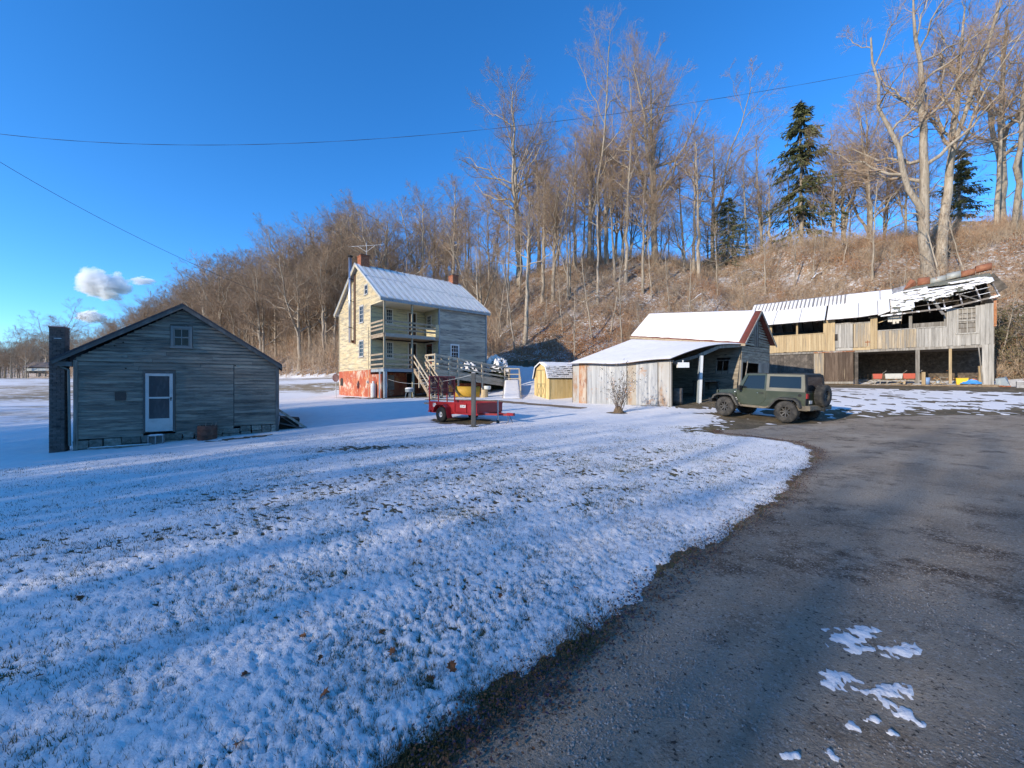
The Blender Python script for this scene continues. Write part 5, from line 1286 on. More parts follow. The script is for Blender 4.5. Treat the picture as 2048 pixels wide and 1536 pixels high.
# ------------------------------------------------------------------ what is stored in the barn's open bays
def bthing(nm, lb, ct, l, y, dz=0, rz=0, group=None): 
    x, yy = barn_pt(l, y); return thing(nm, lb, ct, (x, yy, 1.56+dz), BRZ+rz, group)
RED_P = mat('faded_red_paint', (.46, .10, .06), [((.34, .09, .06), 5, .5, .7)], rough=.6)
GREY_P = mat('chalky_grey_paint', (.50, .49, .44), [((.38, .37, .33), 4, .5, .7)], rough=.7)
def cart(t, L, m):
    MB().add([(-L/2, -.3, .42), (L/2, -.3, .42), (L/2, .3, .42), (-L/2, .3, .42), (-L/2-.04, -.36, .78), (L/2+.04, -.36, .78), (L/2+.04, .36, .78), (-L/2-.04, .36, .78)], [(0, 3, 2, 1), (0, 1, 5, 4), (1, 2, 6, 5), (2, 3, 7, 6), (3, 0, 4, 7)]).build('tray', m, t)
    for x in (-L/2+.08, L/2-.08): MB().bar((x, -.22, 0), (x, -.12, .45), .05, .05).build('leg', OLD_WOOD, t); MB().bar((x, .22, 0), (x, .12, .45), .05, .05).build('leg', OLD_WOOD, t)
    MB().tube([(L/2, -.25, .75), (L/2+.25, -.25, 1.0)], .02, 6).build('handle', OLD_WOOD, t)
cart(bthing('feed_cart', 'small faded red feed cart, leftmost in the barn bay', 'cart', 5.35, .9), .45, RED_P)
cart(bthing('feed_cart', 'chalky grey trough cart between the two red carts in the barn', 'cart', 4.5, .9), .85, GREY_P)
cart(bthing('feed_cart', 'larger faded red cart tray just left of the barn post', 'cart', 3.66, .9), .68, RED_P)
def pail(t, r, h, m):
    MB().lathe([(0, .01), (r*.82, .01), (r, h), (r*.94, h), (r*.8, .05), (0, .05)], 18).build('bucket', m, t, smooth=True)
    MB().tube([(r*math.cos(a), 0, h-.02+.9*r*math.sin(a)) for a in np.linspace(0, math.pi, 9)], .006, 5).build('bail', DARK_VOID, t)
pail(bthing('bucket', 'pale blue bucket standing right of the barn post', 'bucket', 2.88, .55), .18, .48, mat('pale_blue_plastic', (.20, .32, .52), rough=.45))
pail(bthing('bucket', 'small grey pail between the barn posts', 'bucket', 2.35, .5), .11, .26, mat('zinc_pail', (.35, .38, .38), rough=.5, metal=.3))
t = bthing('yellow_tub', 'bright yellow plastic tub in the barn right bay', 'tub', 1.28, .5)
MB().add([(-.24, -.18, .0), (.24, -.18, 0), (.24, .18, 0), (-.24, .18, 0), (-.27, -.21, .42), (.27, -.21, .42), (.27, .21, .42), (-.27, .21, .42)], [(0, 3, 2, 1), (0, 1, 5, 4), (1, 2, 6, 5), (2, 3, 7, 6), (3, 0, 4, 7)]).box(-.29, .29, -.23, .23, .40, .43).build('tub', mat('yellow_plastic', (.72, .48, .03), rough=.45), t)
t = bthing('blue_tarp', 'crumpled bright blue tarp on the floor of the barn right bay', 'tarp', .85, .3)
rr = random.Random(4); n = 14
vs = [(-.55+1.1*i/n, -.3+.6*j/n, .04+.28*max(0, math.cos((i/n-.5)*3))*max(0, math.cos((j/n-.5)*3))*rr.uniform(.4, 1.2)) for i in range(n+1) for j in range(n+1)]
fs = [(i*(n+1)+j, (i+1)*(n+1)+j, (i+1)*(n+1)+j+1, i*(n+1)+j+1) for i in range(n) for j in range(n)]
MB().add(vs, fs).build('sheet', mat('blue_tarpaulin', (.06, .25, .55), rough=.4), t)
t = bthing('red_ball', 'red and orange ball lying behind the blue tarp', 'ball', .75, .75)
MB().lathe([(.0, .0)]+[(.2*math.sin(a), .2-.2*math.cos(a)) for a in np.linspace(.2, 2.95, 9)]+[(0, .4)], 18).build('ball', mat('red_rubber', (.55, .08, .05), [((.6, .3, .12), 3, .5, .55)], rough=.5), t, smooth=True)
t = bthing('split_log', 'upright rough tan log beside the barn corner panel', 'log', .42, .35)
MB().tube([(0, 0, 0), (.02, 0, .6), (-.06, .02, 1.2)], [.2, .18, .12], 9).build('trunk', TAN_BOARD, t)
t = bthing('split_log', 'short upright plank end leaning beside the grey barn post', 'plank', 3.05, .2)
MB().box(-.09, .09, -.05, .05, 0, .85).build('plank', TAN_BOARD, t)
for k, (l, y, r0, lb) in enumerate(((2.6, .5, .5, 'short plank leaning right beside the blue bucket in the barn'), (2.1, .45, -.7, 'split plank leaning against the tan barn post'), (1.95, .7, -.5, 'broken frame of thin slats behind the tan barn post'))):
    t = bthing('leaning_plank', lb, 'plank', l, y); MB().bar((-.0, 0, .01), (r0*.6, .05, .42), .09, .03).build('plank', TAN_BOARD if k < 2 else OLD_WOOD, t)
    if k == 2: MB().bar((-.25, .1, .5), (.35, .1, .42), .03, .03).build('slat', OLD_WOOD, t); MB().bar((-.22, .1, .0), (-.28, .1, .55), .03, .03).build('slat', OLD_WOOD, t)

# ------------------------------------------------------------------ blocks and rubble at the barn's right corner
for k, (l, y, rz_, lb) in enumerate(((-1.05, -.25, .05, 'grey concrete block nearest the barn corner'), (-1.48, -.32, -.04, 'second grey concrete block right of the barn corner'), (-1.92, -.38, .02, 'rightmost grey concrete block by the barn'))):
    x, y_ = barn_pt(l, y); t = thing('concrete_block', lb, 'block', (x, y_, gz(x, y_)-.02), BRZ+rz_, 'blocks by the barn corner')
    for zz in (0, .2):
        MB().box(-.2, .2, -.1, .1, zz+.002, zz+.195).build('block', CONCRETE, t, bevel=.008)
    snow_slab('snow_cap', t, [(-.2, -.1, .396), (.2, -.1, .396), (.2, .1, .396), (-.2, .1, .396)], 8, 5, .03, k, .04)
for k, (l, y, s, z, lb, m) in enumerate(((-1.1, .9, .55, .4, 'tilted grey slab in the rubble behind the concrete blocks', CONCRETE), (-1.7, .8, .5, .5, 'broken brick-red slab propped up in the snowy rubble', BRICK_RED), (-.55, .9, .6, .5, 'dark bluish slab leaning by the barn end', BLUEGREY))):
    x, y_ = barn_pt(l, y); t = thing('rubble_slab', lb, 'slab', (x, y_, gz(x, y_)), BRZ+k*.7)
    MB().hexa([(-s, -.25, 0), (s*.7, -.3, 0), (s*.8, .25, .1), (-s*.8, .3, 0), (-s*.7, -.05, z), (s*.5, -.1, z*1.2), (s*.6, .3, z), (-s*.6, .35, z*.9)]).build('slab', m, t, bevel=.02)
for k, (l, y, lb) in enumerate(((-.45, -.2, 'loose red brick at the foot of the barn corner'), (-.6, -.05, 'second loose red brick beside the barn corner'), (-.3, .05, 'loose red brick tight against the barn corner'))):
    x, y_ = barn_pt(l, y); t = thing('loose_brick', lb, 'brick', (x, y_, gz(x, y_)+.02), k*.9, 'loose bricks at the barn corner'); MB().box(-.11, .11, -.055, .055, 0, .07).build('brick', BRICK_RED, t, bevel=.006)

# ------------------------------------------------------------------ the olive off-road car
def build_car():
    x, y = 10.50, 16.62
    hx, hy = -.49, .87
    rz = math.atan2(hy, hx)
    g = (gz(11.05, 15.6)+gz(9.9, 17.7))/2
    car = thing('off_road_car', 'olive green two-door off-road car with hardtop and spare wheel on the tailgate', 'car', (x, y, g+.02), rz)
    # nose slightly up the slope
    car.rotation_euler = (R(-.6), -math.atan2(gz(9.9, 17.7)-gz(11.05, 15.6), 2.4), rz)
    OLIVE = mat('olive_car_paint', (.045, .056, .034), [((.075, .080, .052), (2, 2, 3), .48, .70)], rough=.38, spec=.5, coat=.25)
    TOP = mat('hardtop_grey_green', (.17, .165, .125), [((.22, .205, .16), (2, 2, 2), .45, .7)], rough=.5)
    BLK = mat('black_plastic', (.022, .022, .022), [((.05, .047, .042), 4, .45, .7)], rough=.75)
    FLARE = mat('dusty_flare', (.055, .053, .047), [((.12, .11, .09), (3, 3, 3), .45, .65)], rough=.85)
    TYRE = mat('dusty_tyre', (.030, .029, .027), [((.075, .068, .058), 5, .42, .62)], rough=.92, bump=(30, .4, .01))
    RIM = mat('black_rim', (.06, .057, .052), rough=.45, spec=.5)
    CG = mat('tinted_car_glass', (.012, .016, .02), rough=.04, spec=.45)
    DUST = mat('road_dust_tan', (.20, .165, .115), [((.12, .1, .075), 5, .45, .65)], rough=.9)
    WB = 2.424; fx, rx = WB/2, -WB/2; RT = .405
    bw = .755                                           # half width of tub
    # --- tub: side profile with wheel arches
    def arc(cx, r, a0, a1, n=9): return [(cx+r*math.cos(R(a)), .40+r*math.sin(R(a))) for a in np.linspace(a0, a1, n)]
    tub = [(.70, .50)]+[(rx+.62, .50)]+[(rx+.46, .74), (rx+.30, .86), (rx-.30, .86), (rx-.44, .70), (rx-.50, .52)]+[(-1.80, .56), (-1.82, 1.16), (.78, 1.18), (.80, .50)]
    tub_o = MB().prism(tub, -bw, bw, 'y').warp(lambda a, b, c: (a, b*(1-.05*max(0, .75-c)), c)).build('body', OLIVE, car, bevel=.02)
    MB().box(-1.6, 1.7, -.45, .45, .42, .60).build('chassis', BLK, tub_o)
    MB().box(rx-.02, rx+.02, -.75, .75, .36, .44).box(fx-.02, fx+.02, -.75, .75, .36, .44).build('axle', BLK, tub_o)
    # --- bonnet, cowl, grille
    hood = MB().hexa([(.80, -.68, .98), (1.72, -.56, .92), (1.72, .56, .92), (.80, .68, .98), (.80, -.66, 1.19), (1.72, -.53, 1.10), (1.72, .53, 1.10), (.80, .66, 1.19)]).build('bonnet', OLIVE, car, bevel=.035)
    MB().hexa([(.80, -.60, .55), (1.66, -.50, .55), (1.66, .50, .55), (.80, .60, .55), (.80, -.62, .98), (1.70, -.54, .92), (1.70, .54, .92), (.80, .62, .98)]).build('engine_bay', BLK, hood)
    gr = MB().box(1.72, 1.79, -.60, .60, .66, 1.09).build('grille', OLIVE, car, bevel=.03)
    for k in range(7): MB().box(1.785, 1.795, -.30+k*.1-.028, -.30+k*.1+.028, .72, 1.02).build('slot', BLK, gr)
    for s in (-1, 1): MB().lathe([(0, 1.80), (.085, 1.805), (.09, 1.78)], 18, 'x', (0, s*.45, .90)).build('headlight', CG, car)
    # front fenders (olive) above the flares
    for s in (-1, 1):
        pr = [(.80, .62), (.80, 1.00), (1.05, 1.00), (1.62, .97), (1.70, .90), (1.66, .88), (1.55, .90), (.98, .92), (.86, .62)]
        MB().prism(pr, s*.56, s*.78, 'y').build('front_wing', OLIVE, car, bevel=.012)
        # flares: angular arches standing proud
        def flare(cx, outer, inner, y0, y1):
            n = len(outer); mb = MB()
            for (a, b), (c, d) in zip(zip(outer[:-1], outer[1:]), zip(inner[:-1], inner[1:])):
                mb.hexa([(c[0], s*y0, c[1]), (d[0], s*y0, d[1]), (b[0], s*y0, b[1]), (a[0], s*y0, a[1]), (c[0], s*y1, c[1]-.0), (d[0], s*y1, d[1]), (b[0]*1, s*y1*.985, b[1]-.03), (a[0], s*y1*.985, a[1]-.03)])
            return mb.build('wheel_flare', FLARE, car, bevel=.008)
        fo = [(fx-.62, .50), (fx-.36, .93), (fx-.22, 1.00), (fx+.34, .98), (fx+.52, .90), (fx+.60, .74)]; fi = [(fx-.53, .50), (fx-.32, .84), (fx-.20, .90), (fx+.30, .89), (fx+.44, .83), (fx+.50, .72)]
        flare(fx, fo, fi, .70, .93)
        ro = [(rx+.66, .52), (rx+.40, .86), (rx+.26, .95), (rx-.28, .95), (rx-.44, .84), (rx-.52, .62)]; ri = [(rx+.56, .52), (rx+.35, .79), (rx+.23, .86), (rx-.26, .86), (rx-.37, .78), (rx-.44, .60)]
        flare(rx, ro, ri, .72, .93)
        # door skin with seam, handle, hinges
        yd = s*(bw+.008)
        d = MB().prism([(.62, .58), (-.18, .58), (-.34, .72), (-.40, .82), (-.40, 1.17), (.62, 1.18)], yd-s*.02, yd+s*.004, 'y').build('door', OLIVE, car, bevel=.006)
        MB().box(-.33, -.17, yd, yd+s*.035, 1.045, 1.075).build('door_handle', BLK, d); MB().lathe([(0, s*(bw+.03)), (.015, s*(bw+.028)), (.016, s*bw)], 8, 'y', (-.10, 0, 1.06)).build('lock', mat('bright_chrome', (.7, .7, .7), rough=.15, metal=1.0), d)
        for zz in (.72, 1.05): MB().box(.60, .70, yd, yd+s*.025, zz, zz+.05).build('hinge', OLIVE, d)
        # window frame of the door
        fr = [((.62, 1.18), (.36, 1.78)), ((.36, 1.78), (-.36, 1.80)), ((-.38, 1.80), (-.38, 1.17)), ((.62, 1.19), (-.38, 1.19))]
        mb = MB()
        for p, q in fr: mb.bar((p[0], s*.735, p[1]), (q[0], s*.735, q[1]), .05, .065, (0, s, 0) if False else (0, 0, 1) if abs(p[0]-q[0]) > .1 else (1, 0, 0))
        tum = lambda a, b, c: (a, b*(1-.14*max(0, c-1.18)), c)
        mb.warp(tum).build('door_frame', OLIVE, d)
        MB().prism([(.57, 1.21), (.34, 1.755), (-.355, 1.775), (-.355, 1.21)], s*.722, s*.732, 'y').warp(tum).build('window', CG, d)
        # hardtop quarter: frame of four strips and the big side glass
        q = MB(); X0, X1, Z0, Z1 = -.40, -1.78, 1.165, 1.815
        y0, y1 = s*.715, s*.752
        q.prism([(X0, Z0), (X1, Z0), (X1, Z0+.13), (X0, Z0+.13)], y0, y1, 'y'); q.prism([(X0, Z1-.075), (X1+.05, Z1-.085), (X1+.06, Z1), (X0, Z1)], y0, y1, 'y')
        q.prism([(X0, Z0+.13), (X0-.12, Z0+.13), (X0-.12, Z1-.075), (X0, Z1-.075)], y0, y1, 'y'); q.prism([(X1+.13, Z0+.13), (X1, Z0+.13), (X1+.05, Z1-.08), (X1+.16, Z1-.08)], y0, y1, 'y')
        ht = q.warp(tum).build('hardtop_side', TOP, car)
        MB().prism([(X0-.11, Z0+.12), (X1+.12, Z0+.12), (X1+.16, Z1-.07), (X0-.11, Z1-.07)], s*.722, s*.735, 'y').warp(tum).build('quarter_window', CG, ht)
        # sill step: tube with outriggers
        st = MB().tube([(.62, s*.80, .60), (.50, s*.88, .50), (-.42, s*.88, .48), (-.56, s*.80, .56)], .028, 8).tube([(.66, s*.76, .52), (-.60, s*.76, .50)], .03, 8).build('side_step', DUST, car)
        for k in range(4): MB().bar((.42-.28*k, s*.76, .51), (.34-.28*k, s*.88, .49), .04, .03).build('outrigger', DUST, st)
        # mirror
        mr = MB().box(.50, .60, s*.80, s*1.0, 1.13, 1.33).build('mirror', BLK, car, bevel=.02); MB().bar((.56, s*.74, 1.16), (.56, s*.84, 1.18), .06, .05).build('arm', BLK, mr)
        # tail light
        MB().box(-1.86, -1.80, s*.60, s*.735, .93, 1.12).build('tail_light', mat('red_lens', (.30, .03, .03), rough=.25, coat=.5), car, bevel=.01)
        MB().box(-1.83, -1.80, s*.57, s*.76, .70, .90).build('light_guard', BLK, car)
        # marker on the wing and badges
        MB().lathe([(0, s*.795), (.022, s*.793), (.024, s*.775)], 10, 'y', (.82, 0, 1.055)).build('aerial_base', WHITE_PAINT, car)
        bd = MB().box(.70, .92, s*(.785), s*(.79), .735, .75).build('badge', WHITE_PAINT, car)
        for k in range(6): MB().box(.74+.028*k, .757+.028*k, s*(.785), s*(.79), .79, .82).build('letter', WHITE_PAINT, bd)
    MB().lathe([(0, bw+.012), (.05, bw+.014), (.06, bw+.006), (.06, bw-.01)], 16, 'y', (-1.62, 0, 1.04)).build('fuel_cap', BLK, car)
    # windscreen and roof
    ws = MB().bar((.74, -.70, 1.17), (.40, -.64, 1.80), .05, .07, (1, 0, 0)).bar((.74, .70, 1.17), (.40, .64, 1.80), .05, .07, (1, 0, 0)).bar((.40, -.66, 1.80), (.40, .66, 1.80), .06, .06).bar((.75, -.70, 1.19), (.75, .70, 1.19), .06, .07).build('windscreen_frame', OLIVE, car)
    MB().hexa([(.735, -.66, 1.2), (.745, -.66, 1.2), (.745, .66, 1.2), (.735, .66, 1.2), (.395, -.61, 1.79), (.405, -.61, 1.79), (.405, .61, 1.79), (.395, .61, 1.79)]).build('windscreen', CG, ws)
    MB().hexa([(.42, -.66, 1.79), (.42, .66, 1.79), (-1.72, .665, 1.80), (-1.72, -.665, 1.80), (.38, -.60, 1.85), (.38, .60, 1.85), (-1.68, .60, 1.865), (-1.68, -.60, 1.865)]).build('roof', mat('dark_hardtop_roof', (.05, .05, .04), rough=.6), car, bevel=.02)
    # tail: tailgate, rear glass with black surround
    tg = MB().box(-1.835, -1.80, -.56, .56, .60, 1.15).build('tailgate', OLIVE, car, bevel=.01)
    rf = MB().hexa([(-1.82, -.72, 1.16), (-1.78, -.72, 1.16), (-1.78, -.60, 1.16), (-1.82, -.60, 1.16), (-1.75, -.66, 1.80), (-1.71, -.66, 1.80), (-1.71, -.54, 1.80), (-1.75, -.54, 1.80)])
    rf.hexa([(-1.82, .60, 1.16), (-1.78, .60, 1.16), (-1.78, .72, 1.16), (-1.82, .72, 1.16), (-1.75, .54, 1.80), (-1.71, .54, 1.80), (-1.71, .66, 1.80), (-1.75, .66, 1.80)])
    rf.bar((-1.735, -.6, 1.77), (-1.735, .6, 1.77), .05, .09).bar((-1.80, -.6, 1.18), (-1.80, .6, 1.18), .05, .06)
    rf.build('rear_frame', BLK, car)
    MB().hexa([(-1.81, -.62, 1.18), (-1.80, -.62, 1.18), (-1.80, .62, 1.18), (-1.81, .62, 1.18), (-1.745, -.56, 1.77), (-1.735, -.56, 1.77), (-1.735, .56, 1.77), (-1.745, .56, 1.77)]).build('rear_window', CG, car)
    # bumpers
    MB().box(-2.0, -1.82, -.82, .82, .50, .68).build('rear_bumper', DUST, car, bevel=.02); MB().box(1.82, 2.0, -.85, .85, .55, .72).build('front_bumper', BLK, car, bevel=.03)
    MB().box(-1.9, -1.5, .60, .80, .48, .66).box(-1.9, -1.5, -.80, -.60, .48, .66).build('bumper_corner', DUST, car, bevel=.02)
    MB().box(-2.12, -1.98, -.05, .05, .46, .54).lathe([(0, .62), (.025, .61), (.025, .55), (.012, .52)], 10, 'z', (-2.1, 0, 0)).build('tow_hitch', BLK, car)
    MB().tube([(-1.98, .5, .56), (-2.05, .5, .52), (-2.05, .4, .52), (-1.98, .4, .56)], .018, 6).build('recovery_hook', BLK, car)
    pl_ = MB().box(-1.85, -1.838, .34, .54, .74, .86).build('number_plate', mat('number_plate', (.6, .6, .58), rough=.5), car)
    # wheels
    prof = [(.20, -.125), (.24, -.135), (.30, -.14), (.36, -.135), (.39, -.115), (.405, -.09), (.405, .09), (.39, .115), (.36, .135), (.30, .14), (.24, .135), (.20, .125)]
    def wheel(parent, loc, rot=(0, 0, 0)):
        w = MB().lathe(prof, 36, 'y', cap=False).build('wheel', TYRE, parent, smooth=True, loc=loc, rot=rot)
        tb = MB()
        for k in range(30):
            a = 2*math.pi*k/30
            for yy, da in ((-.085, 0), (.0, .1), (.085, 0)):
                c, s_ = math.cos(a+da), math.sin(a+da)
                tb.hexa([((.400)*c-u*s_*.022, yy+vv*.034, (.400)*s_+u*c*.022) for u, vv in ((-1, -1), (1, -1), (1, 1), (-1, 1))]+[((.414)*c-u*s_*.018, yy+vv*.03, (.414)*s_+u*c*.018) for u, vv in ((-1, -1), (1, -1), (1, 1), (-1, 1))])
        tb.build('tread', TYRE, w)
        rm = MB()
        for sd in (1, -1):
            rm.lathe([(.205, sd*.128), (.215, sd*.125), (.215, sd*.10), (.19, sd*.095), (.185, sd*.02)], 28, 'y', cap=False)
        rm.lathe([(.0, .075), (.05, .075), (.055, .06), (.065, .05), (.065, -.05), (.0, -.06)], 18, 'y')
        for k in range(8):
            a = 2*math.pi*k/8; c, s_ = math.cos(a), math.sin(a); t_ = (-s_, c)
            rm.hexa([(.05*c-u*.022*-t_[0]*-1, v, .05*s_-u*.022*-t_[1]*-1) for u, v in ((-1, .03), (1, .03), (1, .065), (-1, .065))]+[(.205*c+u*.020*t_[0], v, .205*s_+u*.020*t_[1]) for u, v in ((1, .05), (-1, .05), (-1, .092), (1, .092))])
        rm.build('rim', RIM, w)
        MB().lathe([(.0, -.01), (.19, -.01), (.19, -.03), (0, -.03)], 24, 'y').build('brake_disc', DARK_VOID, w)
        return w
    w0 = wheel(car, (fx, .79, RT)); 
    for px, sy in ((rx, 1), (fx, -1), (rx, -1)):
        c = copy_tree(w0, car); c.location = (px, sy*.79, RT)
        if sy < 0: c.rotation_euler = (0, 0, math.pi)
    sp = copy_tree(w0, car); sp.location = (-2.03, -.02, 1.04); sp.rotation_euler = (0, 0, R(90)); sp.name = 'spare_wheel'
    MB().box(-1.95, -1.83, -.12, .12, .9, 1.2).build('spare_carrier', BLK, car)
    return car
build_car()

# ------------------------------------------------------------------ the red utility trailer
def build_trailer():
    b = R(-40); x, y = -3.71, 18.0
    L, W = 3.0, 1.55
    c, s = math.cos(b), math.sin(b)
    cx, cy = x+c*1.0-s*W/2, y+s*1.0+c*W/2
    tr = thing('utility_trailer', 'red steel utility trailer with mesh tailgate raised, parked on the snowy lawn', 'trailer', (x, y, gz(cx, cy)), b)
    RED = mat('red_trailer_paint', (.32, .016, .020), [((.24, .015, .019), 4, .45, .7)], rough=.35, spec=.5, coat=.2)
    DRED = mat('dark_red_mesh', (.10, .014, .018), rough=.6)
    GALV = mat('galvanised_steel', (.45, .45, .44), rough=.4, metal=.6)
    zb, zt = .42, .82
    t = .03
    MB().box(0, L, 0, t, zb, zt).build('side_panel', RED, tr, bevel=.006); MB().box(0, L, W-t, W, zb, zt).build('side_panel', RED, tr, bevel=.006)
    MB().box(L-t, L, t, W-t, zb, zt).build('front_panel', RED, tr, bevel=.006)
    MB().box(-.01, L+.01, -.02, t+.01, zt-.05, zt+.012).box(-.01, L+.01, W-t-.01, W+.02, zt-.05, zt+.012).box(L-t-.01, L+.02, t+.01, W-t-.01, zt-.05, zt+.012).build('top_rail', RED, tr)
    for k in range(8):
        a0 = .03+k*(W-.06)/8; MB().box(.0, L-t, a0+.004, a0+(W-.06)/8-.004, zb+.02, zb+.055).build('floor_plank', OLD_WOOD, tr)
    snow_slab('floor_snow', tr, [(.05, .05, zb+.056), (L-.06, .05, zb+.056), (L-.06, W-.05, zb+.056), (.05, W-.05, zb+.056)], 20, 10, .03, 4, .06)
    MB().box(-.06, .06, -.03, W+.03, zb-.07, zb+.0).box(0, L, .05, .12, zb-.09, zb).box(0, L, W-.12, W-.05, zb-.09, zb).build('frame', RED, tr)
    for k in (.5, 1.7, 2.4): MB().box(k-.02, k+.02, -.035, -.002, zb, zt).build('stake_post', RED, tr)
    # tailgate: four uprights, cross bars, mesh
    gt = MB().box(-.05, -.01, .0, .05, zb, zb+1.55).box(-.05, -.01, W-.05, W, zb, zb+1.55).box(-.05, -.01, W/3, W/3+.04, zb, zb+1.55).box(-.05, -.01, 2*W/3, 2*W/3+.04, zb, zb+1.55).box(-.05, -.01, .05, W-.05, zb+1.50, zb+1.55).box(-.05, -.01, .05, W-.05, zb+.95, zb+.98).build('tailgate', RED, tr)
    mm = MB(); n = 0
    zz = zb+.76
    while zz < zb+1.5: mm.box(-.036, -.026, .03, W-.03, zz, zz+.026); zz += .038
    yy = .03
    while yy < W: mm.box(-.034, -.028, yy, yy+.012, zb+.72, zb+1.5); yy += .045
    mm.build('mesh', DRED, gt)
    MB().box(-.42, -.06, .02, .16, zb+.28, zb+.34).build('tail_plate', BARN_DARK, tr)
    # wheels, mudguards
    wx = 1.05
    for sy, yw in ((-1, -.16), (1, W+.16)):
        sg = sy
        pr = [(.12, -.09), (.19, -.1), (.27, -.1), (.315, -.075), (.325, -.04), (.325, .04), (.315, .075), (.27, .1), (.19, .1), (.12, .09)]
        w = MB().lathe(pr, 30, 'y', cap=False).build('wheel', mat('black_tyre', (.018, .018, .018), rough=.9), tr, smooth=True, loc=(wx, yw, .30))
        rm = MB().lathe([(.0, sy*.02), (.05, sy*.045), (.07, sy*.05), (.09, sy*.035), (.165, sy*.035), (.185, sy*.075), (.20, sy*.085), (.20, sy*.07), (0, sy*.01)], 24, 'y').build('rim', mat('white_steel_rim', (.72, .72, .72), rough=.35), w, smooth=True)
        for k in range(5):
            a = 2*math.pi*k/5+.3; MB().lathe([(0, sy*.07), (.012, sy*.068), (.013, sy*.04)], 6, 'y', (.06*math.cos(a), 0, .06*math.sin(a))).build('lug_nut', DARK_VOID, rm)
            MB().lathe([(0, sy*.0385), (.02, sy*.038), (.021, sy*.034)], 8, 'y', (.12*math.cos(a+.6), 0, .12*math.sin(a+.6))).build('vent_hole', DARK_VOID, rm)
        MB().lathe([(0, sy*.10), (.03, sy*.095), (.035, sy*.04)], 12, 'y').build('hub', GALV, rm)
        # angular mudguard
        y0, y1 = (yw-.13, yw+.14) if sy < 0 else (yw-.14, yw+.13)
        P = [(wx-.46, .38), (wx-.36, .60), (wx-.20, .725), (wx+.20, .725), (wx+.36, .60), (wx+.50, .16)]
        mb = MB()
        for p, q in zip(P[:-1], P[1:]):
            mb.hexa([(p[0], y0, p[1]), (q[0], y0, q[1]), (q[0], y1, q[1]), (p[0], y1, p[1]), (p[0]*1+.0, y0, p[1]+.02), (q[0], y0, q[1]+.02), (q[0], y1, q[1]+.02), (p[0], y1, p[1]+.02)])
        mb.build('mudguard', RED, tr)
    MB().box(wx-.03, wx+.03, -.1, W+.1, .27, .33).build('axle', BARN_DARK, tr)
    # tongue, coupler, jack, chains
    tz = zb-.05
    MB().bar((L-.5, .25, tz), (L+1.05, W/2, tz), .07, .08).bar((L-.5, W-.25, tz), (L+1.05, W/2, tz), .07, .08).build('tongue', RED, tr)
    MB().box(L+.95, L+1.3, W/2-.06, W/2+.06, tz-.03, tz+.08).build('coupler', RED, tr, bevel=.015)
    jk = MB().tube([(L+.62, W/2-.2, .12), (L+.62, W/2-.2, .95)], .03, 10).build('jack', GALV, tr); MB().bar((L+.62, W/2-.2, .93), (L+.62, W/2-.36, .93), .02, .02).build('crank', BARN_DARK, jk)
    MB().lathe([(0, -.03), (.07, -.03), (.07, .03), (0, .03)], 12, 'y', (L+.62, W/2-.2, .08)).build('jack_wheel', BARN_DARK, jk)
    for k in (-.05, .05): MB().tube([(L+1.0, W/2+k, tz), (L+1.1, W/2+k*2, .12), (L+1.05, W/2+k*4, .03)], .012, 5).build('safety_chain', BARN_DARK, tr)
    # white decals with dark print on the near side
    INK = mat('black_ink', (.03, .03, .03), rough=.5)
    for (a0, a1, z0, z1, txt) in ((.25, .52, .60, .76, '557'), (2.02, 2.34, .62, .73, 'DL60')):
        dc = MB().box(a0, a1, -.006, -.003, z0, z1).build('decal', WHITE_PAINT, tr)
        cu = bpy.data.curves.new('print', 'FONT'); cu.body = txt; cu.size = (z1-z0)*1.05; cu.align_x = 'CENTER'; cu.align_y = 'CENTER'; cu.extrude = .001
        tmp = bpy.data.objects.new('print_curve', cu); me_ = bpy.data.meshes.new_from_object(tmp); bpy.data.objects.remove(tmp)
        me_.materials.clear(); t_ = link_mesh('print', me_, INK, dc)
        t_.location = ((a0+a1)/2, -.009, (z0+z1)/2); t_.rotation_euler = (R(90), 0, 0)
    MB().box(-.03, .0, .04, .1, zb+.12, zb+.22).build('tail_lamp', MATS['red_lens'], tr)
build_trailer()

# ------------------------------------------------------------------ smaller things about the yard
def rzat(x, y): return gz(x, y)
# post in front of the trailer
t = thing('wooden_post', 'tall dark square post standing in the lawn in front of the trailer', 'post', (-1.47, 15.3, gz(-1.47, 15.3)-.05))
MB().hexa([(-.085, -.085, 0), (.085, -.085, 0), (.085, .085, 0), (-.085, .085, 0), (-.085, -.085, 2.1), (.085, -.085, 2.1), (.085, .085, 2.1), (-.085, .085, 2.1)]).build('shaft', mat('dark_post_wood', (.085, .085, .08), [((.15, .135, .115), (8, 8, 1), .45, .65)], rough=.9), t, bevel=.008)
snow_slab('snow_cap', t, [(-.085, -.085, 2.1), (.085, -.085, 2.1), (.085, .085, 2.1), (-.085, .085, 2.1)], 5, 5, .02, 1, .03)
MB().lathe([(0, .0), (.012, 0), (.012, .03)], 6, 'y', (.05, -.115, 1.9)).build('hook', DARK_VOID, t)
# washing line slung from the post to the porch
px, py = house_pt(.35, 0.0)
p0 = Vector((px, py, 1.95)); p1 = Vector((-1.47, 15.35, 1.98))
pts = []
for i in range(25):
    u = i/24; p = p0.lerp(p1, u); p.z -= .35*4*u*(1-u); pts.append(p)
cl = MB().tube(pts, .008, 5).build('clothes_line', mat('pale_rope', (.5, .48, .44), rough=.9)); tag(cl, 'thin sagging rope from the porch post to the lawn post', 'rope')
